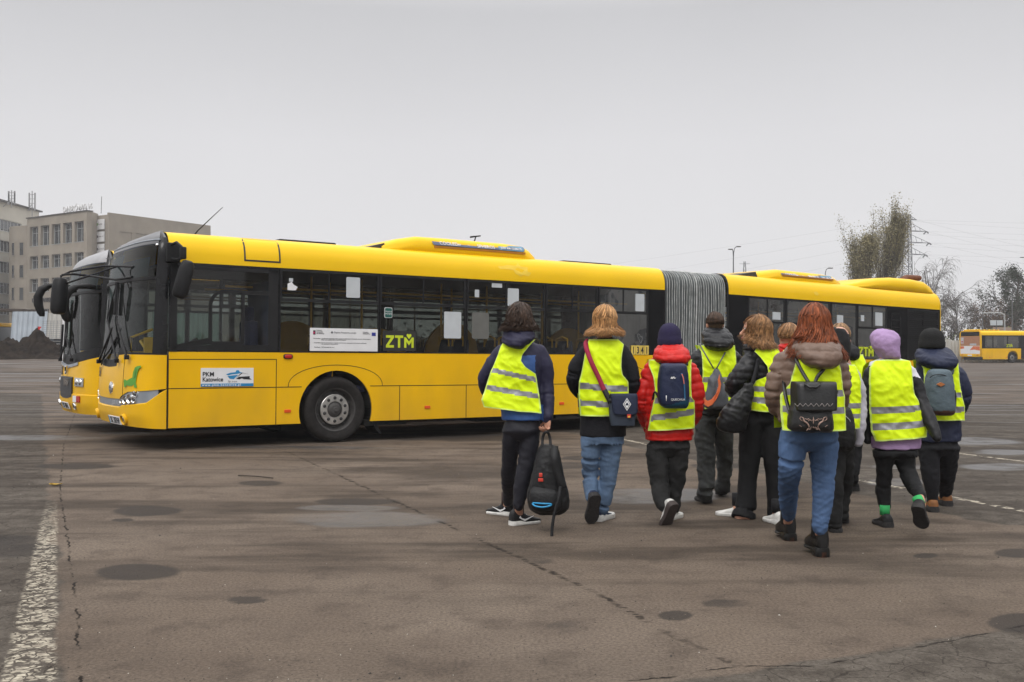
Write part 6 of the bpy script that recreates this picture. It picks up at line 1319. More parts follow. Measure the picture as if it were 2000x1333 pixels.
P = [A.q(432+188*i/14, 532+(8 if i % 2 else -8), -.395) for i in range(15)]
for a, b in zip(P, P[1:]): m.tube([a, b], .0022, 4)
for i in range(7): m.ball(A.q(446+188*i/7.3, 537, -.395), .004, 6, 4)
bag_obj('flap_stitching', m, pm('silver_thread', (.22, .20, .19), .5), lb, ol)
m = MB()
def curl(pts, w=.006): P = catmull([tuple(A.q(x, y, -.375)) for x, y in pts], 4); n = len(P); m.tube(P, [w*(.35+sin(pi*i/(n-1))) for i in range(n)], 6, flat=.4)
for s_ in (-1, 1):
    X_ = lambda v: 524+s_*v
    curl([(X_(62), 590), (X_(50), 596), (X_(46), 610), (X_(30), 622), (X_(22), 640), (X_(34), 658)], .009); curl([(X_(52), 612), (X_(66), 600), (X_(62), 588)], .004); curl([(X_(20), 596), (X_(30), 602), (X_(44), 598)], .004); curl([(X_(8), 612), (X_(18), 604), (X_(26), 612)], .004); curl([(X_(56), 640), (X_(70), 630)], .003)
for i in range(9): a_ = pi*i/8; curl([(524+14*cos(a_), 652-6*sin(a_)), (524+26*cos(a_), 652-15*sin(a_))], .0028)
curl([(524, 590), (524, 625)], .006); curl([(514, 606), (534, 606)], .004)
bag_obj('embroidery', m, pm('silver_rose_thread', (.40, .27, .22), .5, var=.3, vs=60), lb, ol)
m = MB(); m.tube([A.q(485, 424, -.37), A.q(490, 434, -.40), A.q(505, 446, -.41), A.q(540, 446, -.41), A.q(553, 434, -.40), A.q(558, 424, -.37)], .008, 8); bag_obj('grab_handle', m, boot, lb, ol)
for p_ in ([(440, 290, -.10), (445, 320, -.18), (470, 370, -.215), (500, 420, -.25)], [(590, 330, -.16), (572, 360, -.205), (545, 392, -.225), (532, 422, -.25)]): m = MB(); strap(m, [A.q(*v) for v in p_], .022, .006); bag_obj('shoulder_strap', m, boot, lb, ol)
for p_ in ([(378, 415, -.06), (382, 450, -.12), (392, 510, -.17), (408, 562, -.22)], [(650, 462, -.12), (636, 466, -.16), (628, 500, -.2), (622, 560, -.22)]): m = MB(); strap(m, [A.q(*v) for v in p_], .022, .006); bag_obj('side_strap', m, boot, lb, ol)
# ---- pale sleeve, black hood
A = Pic(1600, 600, 2.897, 7.3)
pale = cloth('pale_grey_jacket', (.44, .43, .48), .6, .4, 25, .06)
P8, o8 = person('person in black hood and pale grey windbreaker with black backpack and wide black jeans', A,
    [(315, 95, 165), (340, 65, 200), (400, 55, 208), (500, 60, 208), (600, 65, 205), (690, 70, 200)],
    [[(80, 370, 0, 30), (60, 470, 0, 32), (60, 570, .05, 30)], [(196, 370, 0, 31), (222, 460, 0, 34), (234, 560, 0, 33), (228, 680, -.02, 33), (222, 765, 0, 28)]],
    [[(95, 800, 0, 52), (92, 930, .0, 48), (88, 1090, .0, 44), (82, 1225, .0, 42)], [(150, 800, .05, 48), (148, 930, .15, 42), (142, 1060, .25, 38), (128, 1180, .30, 34)]],
    [dict(p=(82, 1275, None), up=M_black_syn, yaw=0), dict(p=(128, 1222, None), up=M_black_syn, yaw=-.2)],
    pale, blkj, dict(c=(112, 200), k=.95),
    vest=dict(rows=[(325, 90, 178), (360, 70, 192), (420, 62, 212), (540, 62, 214), (600, 66, 208), (680, 70, 204)], bands=[((70, 552), (214, 552), 14), ((70, 612), (208, 612), 12)], off=.025),
    hair=dict(kind='hoodup', mat=cloth('black_jersey', (.011, .011, .012), .85, .3, 80), rings=[(118, 90, 125, .05, .0), (128, 68, 148, .09, .0), (160, 56, 162, .12, 0), (210, 52, 170, .125, -.01), (260, 55, 166, .12, -.02), (300, 68, 158, .10, -.03), (322, 85, 140, .06, -.03)]), dispj=folds(.010, 12, 1.2), dispp=folds(.012, 12, .7))
b8 = empty('backpack', A.q(140, 690, -.2)); o_8 = b8.location.copy(); tag(b8, 'black backpack hanging low behind the person with the pale grey sleeve', 'backpack')
m = MB(); bag_body(m, A, [(560, 118, 150, .05, -.2), (580, 100, 172, .08, -.2), (640, 92, 188, .10, -.2), (720, 90, 192, .11, -.2), (780, 95, 186, .10, -.2), (815, 115, 165, .06, -.2)], .8); bag_obj('main_bag', m, M_bpk, b8, o_8, rem=.009, disp=folds(.006, 3))
m = MB(); m.tube([A.q(120, 612, -.30), A.q(150, 618, -.31), A.q(172, 640, -.30), A.q(182, 690, -.28)], .003, 5); bag_obj('piping', m, pm('pale_piping', (.4, .4, .42), .5), b8, o_8)
m = MB(); strap(m, [A.q(178, 345, -.05), A.q(172, 390, -.13), A.q(162, 430, -.17), A.q(150, 570, -.22)], .03, .006); bag_obj('shoulder_strap', m, M_black_syn, b8, o_8)
# ---- boy behind, olive parka
A = Pic(1600, 600, 2.897, 9.3)
P9, o9 = person('boy with short fair hair in dark olive parka, half hidden behind the lilac hood', A,
    [(262, 105, 190), (290, 70, 240), (330, 55, 262), (420, 55, 262), (520, 60, 255), (640, 62, 250)],
    [[(75, 340, 0, 28), (60, 440, 0, 30), (65, 540, .1, 26)], [(252, 345, 0, 28), (262, 440, 0, 30), (266, 560, 0, 28), (268, 700, 0, 26)]],
    [[(110, 720, 0, 46), (115, 850, 0, 38), (120, 990, 0, 34)], [(195, 720, 0, 46), (200, 840, .0, 38), (192, 960, .0, 32)]],
    [dict(p=(120, 1040, None), up=M_black_syn), dict(p=(190, 1040, None), up=M_black_syn)],
    cloth('dark_olive', (.022, .024, .018), .7), M_black_cl, dict(c=(118, 170), k=1.0, yaw=radians(-20)),
    vest=dict(rows=[(268, 95, 235), (320, 75, 246), (400, 70, 252), (520, 65, 256), (640, 65, 252)], bands=[((65, 480), (255, 480), 12), ((65, 560), (255, 560), 12)]),
    hood=dict(rings=[(205, 100, 175, .06, 0), (220, 80, 200, .10, -.02), (250, 78, 212, .12, -.05), (285, 95, 210, .10, -.07), (305, 130, 190, .05, -.07)], mat=M_black_cl),
    hair=dict(n=1100, length=.012, col=(.30, .18, .095), wave=.004, sd=41, w=.004, out=.02, cap=(.080, .101, .097), face=.45))
# ---- lilac hood
A = Pic(1600, 600, 2.897, 7.48)
lil = cloth('lilac_fleece', (.36, .24, .42), .85, .3, 90, .05); blk2 = cloth('black_sleeve', (.012, .012, .014), .5, .25, 30); whs = cloth('white_shoulder', (.62, .61, .66), .65, .3, 30, .05)
def jm10(p):
    if p.z < A.q(0, 728).z and p.x < A.q(590, 0).x and abs(p.x-A.q(432, 0).x) < .185: return 2
    return 1 if p.z > A.q(0, 392).z-.25*(p.x-A.q(520, 0).x) else 0
P10, o10 = person('child with lilac hood up, black and white jacket and lime vest, one foot lifted', A,
    [(290, 345, 450), (310, 292, 500), (345, 272, 515), (450, 268, 515), (560, 275, 530), (680, 292, 558), (740, 300, 566), (800, 302, 566)],
    [[(282, 370, 0, 32), (268, 470, 0, 34), (266, 580, 0, 32), (268, 680, .02, 28), (272, 755, .02, 24)], [(505, 362, 0, 38), (545, 440, -.02, 42), (580, 540, -.06, 40), (632, 660, -.14, 37), (662, 742, -.20, 27)]],
    [[(372, 820, 0, 56), (365, 930, .05, 46), (362, 1040, .1, 42), (368, 1115, .1, 34), (370, 1148, .1, 25)], [(480, 820, 0, 58), (492, 920, .0, 50), (530, 1010, -.08, 43), (568, 1065, -.25, 32)]],
    [dict(p=(368, 1246, None), yaw=radians(4), up=M_black_syn, L=.23, sock=cloth('green_sock', (.04, .38, .11)), sdir=(0, 0, .075), sr=[.037, .037], join=False), dict(p=(572, 1120, -.33), yaw=radians(-35), pitch=radians(48), up=M_black_syn, L=.24, sock=cloth('green_sock', (.04, .38, .11)), sdir=(-.012, .04, .05), sr=[.037, .037], join=False)],
    [blk2, whs, lil], cloth('black_joggers', (.010, .010, .011), .75), dict(c=(385, 215), k=.98, yaw=radians(-62)),
    vest=dict(rows=[(296, 345, 450), (304, 292, 488), (340, 264, 490), (400, 258, 490), (460, 258, 492), (500, 259, 505), (560, 260, 545), (620, 263, 570), (690, 272, 585), (740, 292, 582)], bands=[((260, 582), (550, 562), 18), ((270, 674), (580, 648), 19)], off=.035, tilt=-.08),
    hair=[dict(kind='hoodup', mat=lil, rings=[(126, 345, 392, .05, .0), (140, 315, 424, .10, .0), (175, 296, 448, .125, -.01), (205, 293, 446, .125, -.02), (235, 300, 444, .12, -.025), (262, 318, 448, .11, -.03), (282, 335, 452, .10, -.03), (298, 350, 450, .08, -.03)]), dict(n=260, length=.05, col=(.03, .018, .012), sd=52, w=.004, face=.25, out=-.04)], dispj=folds(.008, 13), dispp=folds(.010, 13, .8), jmat=jm10)
# ---- navy parka with grey backpack
A = Pic(1600, 600, 2.897, 8.2)
nvp = cloth('navy_parka', (.014, .019, .045), .55, .25, 35)
brn = dict(up=pm('tan_leather', (.25, .095, .022), .6, var=.3, vs=20), sole=M_dark_sole, st=.03, h=.12)
P11, o11 = person('child in navy parka and black beanie with grey backpack, on the right of the group', A,
    [(262, 590, 700), (300, 555, 755), (350, 550, 785), (450, 565, 800), (560, 565, 800), (660, 558, 797), (758, 556, 797)],
    [[(572, 380, 0, 40), (556, 470, 0, 42), (560, 570, .05, 38)], [(778, 378, 0, 46), (806, 450, 0, 47), (815, 520, .02, 43), (795, 580, .12, 36), (760, 620, .2, 30)]],
    [[(618, 800, 0, 64), (622, 900, .0, 54), (630, 990, .0, 46), (638, 1060, .02, 34)], [(728, 800, 0, 62), (722, 900, .1, 52), (714, 980, .2, 46), (712, 1025, .3, 38)]],
    [dict(p=(636, 1160, None), yaw=radians(-12), **brn), dict(p=(712, 1126, None), yaw=radians(-5), **brn)],
    nvp, cloth('dark_joggers', (.012, .012, .015), .8), dict(c=(634, 200), k=.98),
    vest=dict(rows=[(300, 545, 760), (350, 560, 752), (420, 565, 752), (500, 568, 765), (560, 570, 785), (636, 572, 793)], bands=[((570, 582), (790, 572), 16), ((570, 500), (770, 492), 12)], off=.032),
    hood=dict(rings=[(225, 590, 690, .07, .0), (240, 558, 722, .11, -.02), (270, 534, 742, .15, -.05), (305, 532, 745, .16, -.09), (335, 560, 725, .14, -.11), (358, 605, 690, .07, -.11)], disp=folds(.012, 9, 1.3)),
    hair=dict(kind='hat', x=(566, 701), y=(119, 235), mat=cloth('black_knit', (.010, .010, .010), .9, .5, 120)), dispj=folds(.009, 14), dispp=folds(.012, 14, .8))
b11 = empty('backpack', A.q(678, 480, -.25)); oo = b11.location.copy(); tag(b11, 'slate grey backpack with brown base on the back of the child in navy parka', 'backpack')
m = MB(); bag_body(m, A, [(352, 650, 710, .05, -.25), (365, 622, 735, .09, -.25), (420, 608, 745, .11, -.25), (500, 602, 752, .12, -.25), (570, 608, 755, .12, -.25), (602, 630, 748, .10, -.25), (612, 655, 735, .06, -.25)], .65)
zt11 = A.q(0, 572).z-oo.z; o_ = bag_obj('main_bag', m, [cloth('slate_cordura', (.085, .115, .135), .7, .4, 60), pm('brown_base', (.075, .030, .018), .5)], b11, oo, rem=.009, disp=folds(.005, 4))
o_.data.polygons.foreach_set('material_index', [1 if p.center.z < zt11 else 0 for p in o_.data.polygons])
m = MB(); c = A.q(688, 438, -.375); m.prism([c+Vector((-.034, 0, 0)), c+Vector((0, 0, -.017)), c+Vector((.034, 0, 0)), c+Vector((0, 0, .017))], (0, .012, 0)); bag_obj('leather_patch', m, pm('patch_tan', (.38, .13, .035), .6), b11, oo, smooth=False)
m = MB(); strap(m, [A.q(625, 400, -.335), A.q(650, 385, -.352), A.q(700, 384, -.356), A.q(735, 402, -.335)], .006, .004); bag_obj('zip', m, M_black_syn, b11, oo)
m = MB(); bag_body(m, A, [(470, 608, 630, .05, -.24), (500, 600, 632, .06, -.24), (560, 604, 632, .06, -.24)], .8); m2 = MB(); bag_body(m2, A, [(470, 740, 760, .05, -.22), (500, 738, 764, .06, -.22), (560, 740, 762, .06, -.22)], .8); bag_obj('side_pocket', m, M_black_syn, b11, oo); bag_obj('side_pocket', m2, M_black_syn, b11, oo)
m = MB(); strap(m, [A.q(742, 370, -.19), A.q(752, 330, -.10), A.q(750, 305, .0)], .05, .012); bag_obj('shoulder_strap', m, cloth('slate_cordura', (.09, .1, .11)), b11, oo)
# ---------------------------------------------------------------- surroundings
def wp(px, py, Z): return Vector(((px-1000)/F_*Z, Z, 1.35-(py-680)/F_*Z))
M_conc = pm('rendered_wall', (.27, .235, .19), .9, var=.12, vs=.5, bump=.2, bs=20); M_conc2 = pm('pale_render', (.50, .47, .40), .9, var=.08, vs=.4)
M_wg = pm('window_dark_glass', (.035, .04, .045), .08, var=.5, vs=.8, spec=.8); M_wf = pm('window_frame_grey', (.33, .34, .34), .6); M_roofd = pm('roof_edge', (.06, .055, .05), .8)
def facade(root, p, q, z1, holes, thick=.35, depth=8, mat=M_conc, mull=2, name='wall', z0=0, bars=1, off=0, frame=M_wf):
    """wall between plan points p and q with real window recesses; every window is a part with its pane"""
    p, q = Vector((*p, 0)), Vector((*q, 0)); d = (q-p); L_ = d.length; a = atan2(d.y, d.x); T = Matrix.Translation(p) @ Matrix.Rotation(a, 4, 'Z')
    m = MB(); m.xf = T; m.plate((0, L_), (z0, z1), holes, 0, thick); m.box((0.02, thick+.001, z0), (L_-.02, depth, z1-.02)) if depth > thick else None; m.build(name, mat, root)
    for h in holes:
        m = MB(); m.xf = T; w = h[1]-h[0]; n = mull; fr = [(h[0]+.05+(w-.1)*i/n+.02, h[0]+.05+(w-.1)*(i+1)/n-.02) for i in range(n)]; hs = []
        zz = [h[2]+.05]+[h[2]+(h[3]-h[2])*(1-.33*j) for j in range(bars, 0, -1)]+[h[3]-.05]
        for x0, x1 in fr:
            for j in range(len(zz)-1): hs.append((x0+.02, x1-.02, zz[j]+.03, zz[j+1]-.03))
        m.plate((h[0], h[1]), (h[2], h[3]), hs, thick*.55, thick*.75); m.box((h[0]-.05, -.05, h[2]-.08), (h[1]+.05, thick*.5, h[2]-.001)); w_ = m.build('window', frame, root)
        m = MB(); m.xf = T; m.box((h[0]+.01, thick*.66, h[2]+.01), (h[1]-.01, thick*.70, h[3]-.01)); m.build('pane', M_wg, w_)
    return T
# office block with the address letters
ob_ = empty('office_block', (-64.1, 150, .8)); ob_.location = (0, 0, 0)
tag(ob_, 'beige office block with tall windows and white address letters on its roof, left background', 'building')
PL_, PR_ = (-77.5, 159), (-64.1, 150); Lf = sqrt(13.4**2+9**2); ux = [(.6, 3.0), (3.75, 6.1), (6.75, 9.1), (9.7, 12.1), (12.75, 15.3)]
ux = [(.75+3.05*i, .75+3.05*i+2.35) for i in range(5)]
Tf = facade(ob_, PL_, PR_, 22.0, [(a, b, 17.5, 20.6) for a, b in ux]+[(a, b, 13.9, 15.9) for a, b in ux]+[(a, b, 10.2, 12.3) for a, b in ux]+[(a, b, 5.6, 7.5) for a, b in ux], thick=.8, depth=.5, mull=2)
m = MB(); ba = [(PL_[0]+.457, PL_[1]+.68), (PR_[0]+.45, PR_[1]+.68), (-63.7, 153.0), (-72, 175), (-84, 175)]; m.prism([(x, y, 0) for x, y in ba], (0, 0, 21.98)); m.build('wall', M_conc, ob_)
m = MB(); ba = [(-63.9, 153.1), (-61.5, 151.7), (-61.2, 152.2), (-51.2, 167.8), (-62, 178), (-70, 170)]; m.prism([(x, y, 0) for x, y in ba], (0, 0, 21.7)); m.build('wall', M_conc, ob_)
d_ = Vector((10.6, 16.4, 0)).normalized()
facade(ob_, (-61.5, 151.6), (-50.9, 168), 22.0, [(2+2.9*i, 4.1+2.9*i, z, z+2.1) for i in range(6) for z in (17.2, 13.6, 10, 6.4)], depth=.1, thick=.3)
m = MB(); m.xf = Tf; m.box((-.15, -.15, 22.0), (Lf+.1, 1, 22.15)); m.build('roof_edge', M_roofd, ob_)
# rounded stair tower
m = MB(); c = Vector((-77.9, 163.4)); 
rows = [[(c.x+4.2*cos(a), c.y+4.2*sin(a), z) for a in [2*pi*i/40 for i in range(40)]] for z in (0, 20.9)]; m.loft(rows); m.build('stair_tower', M_conc, ob_, smooth=True)
for z in (16.2, 12.6, 9.0, 5.6):
    for a in (radians(238), radians(262)):
        m = MB(); R_ = Matrix.Translation((c.x+4.16*cos(a), c.y+4.16*sin(a), z)) @ Matrix.Rotation(a+pi/2, 4, 'Z'); m.xf = R_; m.box((-.32, -.06, 0), (.32, .1, 2.0)); m.plate((-.42, .42), (-.1, 2.1), [(-.32, .32, 0, 2.0)], -.12, .05, 1); m.build('window', [M_wg, M_conc], ob_)
text('DĄBRÓWKI 16', 1.15, pm('white_letters', (.62, .62, .62), .5), ob_, Tf @ Matrix.Translation((9.6, .2, 22.35)) @ RX, ext=.06, bold=.02)
m = MB(); m.xf = Tf
for i in range(8): m.tube([(9.7+.85*i, .3, 22.1), (9.7+.85*i, .3, 22.5)], .04, 4)
m.build('sign_rail', M_roofd, ob_)
text('DĄBRÓWKI 16', .95, pm('dark_letters', (.03, .03, .032), .5), ob_, Tf @ Matrix.Translation((1.6, -.10, 8.55)) @ RX, ext=.05, bold=.015)
T2 = Matrix.Translation((-64.0, 153.1, 0)) @ Matrix.Rotation(atan2(-1.5, 2.5), 4, 'Z')
for i, (z, s_) in enumerate(((19.5, 'ŚLĄSKIE'), (17.6, 'SMART KZ'), (15.7, 'KATOWICE'))):
    m = MB(); m.xf = T2; m.box((.25, -.22, z), (2.1, -.05, z+1.55), bev=.02); sg = m.build('sign_board', M_wht, ob_)
    m = MB(); m.xf = T2; m.lathe([(.001, -.24), (.22, -.24), (.22, -.225)], c=(.55, 0, z+.8), axis='y', n=16); m.build('sign_emblem', pm('emblem_green', (.10, .32, .03)) if i == 0 else M_ink, sg); text(s_, .26, M_ink, sg, T2 @ Matrix.Translation((.82, -.235, z+.7)) @ RX)
m = MB(); m.tube([wp(197, 417, 160), wp(198, 384, 160)], .05, 5); m.build('mast', M_roofd, ob_)
# taller pale block at the very left
bb = empty('tower_block', (0, 0, 0)); tag(bb, 'pale tower block with long dark window bands and antennas, at the left edge', 'building')
p0, p1 = (-86.5, 150), (-85.6, 180)
zz_ = [(3.4+3.55*i, 5.3+3.55*i) for i in range(6)]
facade(bb, p0, p1, 26.0, [(a, b, z0, z1) for z0, z1 in zz_ for a, b in ((1, 12), (14.2, 24.0), (25.5, 29))], depth=12, mat=M_conc2, mull=9, bars=0, thick=.3, frame=pm('window_white', (.5, .5, .48), .6))
m = MB(); m.box((-87.3, 149, 26.0), (-85.4, 181, 26.25)); m.build('roof_edge', M_roofd, bb)
for px, Z, y0, y1 in ((22, 168, 402, 372), (62, 176, 420, 373)):
    m = MB(); b = wp(px, y0+4, Z); t = wp(px, y1, Z); m.tube([b, t], .09, 6)
    for k_ in range(4):
        a = b.lerp(t, .35+.17*k_)
        for s in (-1, 1): m.box(a+Vector((s*.5-.10, -.1, -.5)), a+Vector((s*.5+.10, .1, .3))); m.tube([a, a+Vector((s*.55, 0, 0))], .05, 4)
    m.tube([b+Vector((-1.6, 0, 0)), b.lerp(t, .5)], .06, 4); m.build('antenna_mast', pm('antenna_grey', (.22, .22, .225), .6), bb)
# corrugated hoarding
def hoarding(pts, h, name_lab, mats, sheet=2.2, lean=0):
    root = empty('hoarding', (pts[0][0], pts[0][1], gz(*pts[0]))); o0 = root.location.copy(); tag(root, name_lab, 'fence')
    p, q = Vector(pts[0]), Vector(pts[1]); L_ = (q-p).length; d = (q-p)/L_; n = Vector((-d.y, d.x)); k = int(L_/sheet); rd = random.Random(2)
    for i in range(k):
        m = MB(); rows = []; N_ = 28; hh = h+rd.uniform(-.05, .05); ln = lean*rd.uniform(.5, 1.3)
        for j in range(N_+1):
            u = (i+j/N_*.995)*sheet; o_ = .035*(1 if j % 4 in (1, 2) else -1)
            rows.append([(p.x+d.x*u+n.x*o_-o0.x+d.x*z*ln, p.y+d.y*u+n.y*o_-o0.y, z) for z in (0, hh*.5, hh)])
        m.grid(rows); m.build('panel', mats[i % len(mats)] if i < len(mats) else mats[-1], root)
    return root
hz = .8
M_sh1 = pm('sheet_blue_white', (.42, .47, .52), .5, var=.1, vs=1.5, dirt=.2); M_sh2 = pm('sheet_cream', (.46, .45, .42), .5, var=.12, vs=1.5, dirt=.2); M_sh3 = pm('sheet_green_white', (.30, .42, .38), .5, var=.1, vs=1.5)
def extra_rise(x, y): return gz(x, y)
hr = hoarding([(-31.3, 62), (-8, 62)], 2.75, 'white corrugated metal hoarding behind the heap of soil', [M_sh1, M_sh2, M_sh2, M_sh2, M_sh3, M_sh3, M_sh2], 2.2, lean=.06)
hoarding([(38.6, 92.5), (60, 96)], 2.1, 'pale ribbed metal fence behind the distant bus on the right', [M_sh2], 2.4)
# heap of soil
m = MB(); rows = []; c0 = wp(60, 690, 54); zb = gz(c0.x, c0.y)
hp = [(-28.6, 54, 2.4, 1.15), (-26.9, 55, 1.9, 1.35), (-25.4, 54.5, 1.6, .95), (-24.2, 54, 1.4, .5), (-30.3, 53.5, 1.8, .8)]
hp = [((18-1000)/F_*54, 54, 1.3, .95), ((72-1000)/F_*55, 55, 1.15, 1.35), ((50-1000)/F_*54, 54.4, 1.1, .75), ((100-1000)/F_*54, 54.6, 1.1, .65), ((-20-1000)/F_*54, 54, 1.5, .9), ((120-1000)/F_*54, 54, .9, .35)]
for i in range(110):
    y = 50.8+8*i/109; row = []
    for j in range(160):
        x = -31+8.5*j/159; z = max([h*max(0, 1-sqrt((x-a)**2+(y-b)**2)/(r*1.6)) for a, b, r, h in hp])
        z = z*1.25+(.20*noise.noise((x*2.2, y*2.2, 0))+.16*noise.noise((x*6, y*6, 1))+.05*noise.noise((x*18, y*18, 2)))*min(1, z*3)
        row.append((x, y, gz(x, y)-.05+z if z > .01 else gz(x, y)-.06))
    rows.append(row)
m.grid(rows); tag(m.build('soil_heap', pm('dark_soil', (.009, .007, .006), .95, var=.6, vs=2.5, bump=1, bs=14, col2=(.026, .019, .014), spec=.1), smooth='all'), 'dark heap of dug soil and rubble in front of the hoarding', 'soil heap')
m = MB(); b = wp(74, 648, 54.5); m.tube([b+Vector((0, 0, -.4)), b+Vector((0, 0, .28))], .012, 5); m.build('x', M_rub) if 0 else None
fl = empty('marker_flag', b); tag(fl, 'small red flag stuck in the top of the soil heap', 'flag')
m = MB(); m.tube([(0, 0, -.5), (0, 0, .28)], .012, 5); m.build('stick', M_rub, fl); m = MB(); m.grid([[(0, 0, .28), (.2, .02, .26)], [(0, .01, .1), (.1, -.02, .1)]]); m.build('flag_cloth', pm('flag_red', (.5, .01, .01), .7), fl)
ps = empty('pallet_stack', wp(109, 690, 57)); tag(ps, 'grey stack of pallets and mesh panels beside the hoarding', 'pallets'); ps.location.z = gz(ps.location.x, 57)
for i in range(7): m = MB(); m.plate((-.7, .7), (.02+.15*i, .15+.15*i), [(-.55, -.1, .06+.15*i, .12+.15*i), (.1, .55, .06+.15*i, .12+.15*i)], -.5, .5); m.build('pallet', pm('pallet_grey', (.07, .075, .085), .8), ps)
m = MB()
for i in range(9): m.tube([(-.8+.2*i, .1, 1.1), (-.75+.2*i, .1, 2.1)], .012, 4); m.tube([(-.8, .1, 1.1+.12*i), (.85, .1, 1.13+.12*i)], .012, 4)
m.build('mesh_panel', pm('mesh_zinc', (.25, .26, .27), .5), ps)
wpst = empty('white_post', wp(124, 690, 52)); wpst.location.z = gz(wpst.location.x, 52); tag(wpst, 'slim white post between the soil heap and the buses', 'post'); m = MB(); m.tube([(0, 0, 0), (0, 0, 3.1)], .05, 8); m.build('shaft', M_wht, wpst)
m = MB(); m.box((-.09, .0, 2.2), (-.01, .03, 3.25)); m.build('banner', pm('banner_blue', (.02, .07, .3), .6), wpst)
cn = empty('canopy', (-38, 72, gz(-38, 72))); tag(cn, 'low dark canopy roof at the left edge in front of the tower block', 'canopy')
m = MB(); m.prism([(-12, 0, 3.75), (2.6, 0, 3.35), (2.6, 0, 3.2), (-12, 0, 3.5)], (0, 3, 0)); m.build('roof', pm('canopy_brown', (.05, .035, .028), .7), cn)
for x in (-8, -3, 2): m = MB(); m.tube([(x, .3, 0), (x, .3, 3.3)], .08, 6); m.build('post', M_roofd, cn)
vb = empty('small_bus', (-39.9, 73, gz(-38, 73))); tag(vb, 'small yellow-topped vehicle cut by the left edge under the canopy', 'bus')
m = MB(); m.box((-5, 0, .4), (2.2, 2.2, 2.1), bev=.15); m.build('body', pm('vehicle_dark', (.02, .025, .03), .3), vb, smooth=True); m = MB(); m.box((-5, -.02, 2.1), (2.2, 2.2, 2.4), bev=.1); m.build('roof', M_yel, vb, smooth=True); m = MB(); m.box((-5, -.03, .35), (2.25, -.001, .8)); m.build('bumper', pm('orange_paint', (.5, .1, .03), .5), vb)
for x in (-3.6, 1.0): m = MB(); m.lathe([(.2, 0), (.45, -.02), (.45, .25), (.2, .25), (.2, 0)], c=(x, -.02, .45), axis='y', n=20); m.build('wheel', M_tyre, vb)

# lamp posts
M_post = pm('galvanised_post', (.10, .105, .11), .5)
def lamp(px, Z, ytop, arms, lab):
    b = wp(px, 680, Z); root = empty('street_lamp', (b.x, Z, gz(b.x, Z))); H_ = 1.35+(680-ytop)/F_*Z-root.location.z; tag(root, lab, 'street lamp', 'street lamps beyond the buses')
    m = MB(); m.tube([(0, 0, 0), (0, 0, H_*.5), (0, 0, H_-.9)], [.08, .06, .04], 8); m.build('pole', M_post, root, smooth=True)
    for s, r, dz in arms:
        m = MB(); P = [(0, 0, H_-1.2), (s*r*.08, 0, H_-.6+dz), (s*r*.35, 0, H_-.15+dz), (s*r, 0, H_+dz)]; m.tube(catmull(P, 4), .03, 6); m.build('arm', M_post, root, smooth=True)
        m = MB(); m.box((s*r-.03*s, -.08, H_-.04+dz), (s*(r+.30), .08, H_+.03+dz), bev=.02); m.build('lamp_head', M_roofd, root, smooth=True)
lamp(1432.5, 75, 482, [(1, .26, 0), (-1, .08, -.2)], 'tall twin-armed street lamp rising behind the roof of the long bus')
lamp(1611, 75, 524, [(1, .3, 0)], 'single curved street lamp showing just above the rear air conditioner')
lamp(2026, 95, 503, [(-1, 1.3, 0)], 'street lamp whose arm reaches in from the right edge')
lamp(1977, 98, 556, [(-1, .02, 0)], 'thin straight lamp pole in front of the trees at the far right')
lamp(1918.5, 98, 606, [(-1, .02, 0)], 'short grey pole behind the distant bus, left of the sign panels')
m0 = empty('gantry', (wp(1962, 680, 99).x, 99, gz(48, 99))); tag(m0, 'white curved gantry pole behind the distant bus', 'pole'); m = MB(); m.tube(catmull([(0, 0, 0), (0, 0, 4.2), (-.15, 0, 4.7), (-.8, 0, 4.85), (-2.2, 0, 4.8)], 5), .07, 8); m.build('pole', M_wf, m0, smooth=True)
m0 = empty('sign_panels', (wp(1946, 680, 97).x, 97, gz(47, 97))); tag(m0, 'pale twin road sign seen from behind above the distant bus', 'sign'); m = MB(); m.tube([(0, 0, 0), (0, 0, 4)], .05, 6); m.build('post', M_post, m0)
for s in (-1, 1): m = MB(); m.box((s*.31-.29, -.03, 3.55), (s*.31+.29, .0, 4.05)); m.build('panel', M_sh1, m0)
m0 = empty('billboard', (wp(1959, 680, 101).x, 101, gz(49, 101))); tag(m0, 'long beige board behind the roof of the distant bus', 'board'); m = MB(); m.box((-1.0, 0, 1.9), (1.0, .1, 3.45)); m.build('board', pm('board_beige', (.30, .22, .17), .7), m0)
for s in (-1, 1): m = MB(); m.tube([(s*.8, .05, 0), (s*.8, .05, 2)], .05, 6); m.build('post', M_post, m0)
# pylon
py_ = empty('pylon', (wp(1769, 680, 220).x, 220, 0)); tag(py_, 'lattice power pylon with four cross arms behind the poplar', 'pylon')
M_steel = pm('pylon_steel', (.12, .125, .13), .6)
zt_ = lambda y: 1.35+(680-y)/F_*220
levels = [(0, 3.0), (8, 2.1), (zt_(548), 1.08), (zt_(497), .98), (zt_(474), .93), (zt_(451), .88), (zt_(429), .84), (zt_(420), .82)]
m = MB(); hw_ = lambda z: lerp(levels, z); zs_ = [0, 3, 6, 9, 11.5, 13.8]+[zt_(548)-.2+i*(zt_(420)-zt_(548)+.2)/9 for i in range(10)]
for a, b in zip(zs_, zs_[1:]):
    A0_, B0_ = hw_(a), hw_(b); ca = [(x*A0_, y*A0_, a) for x, y in ((-1, -1), (1, -1), (1, 1), (-1, 1))]; cb_ = [(x*B0_, y*B0_, b) for x, y in ((-1, -1), (1, -1), (1, 1), (-1, 1))]
    for i in range(4): m.tube([ca[i], cb_[i]], .11, 4); m.tube([ca[i], cb_[(i+1) % 4]], .055, 4); m.tube([ca[(i+1) % 4], cb_[i]], .055, 4); m.tube([cb_[i], cb_[(i+1) % 4]], .06, 4)
m.build('tower', M_steel, py_)
tips = []
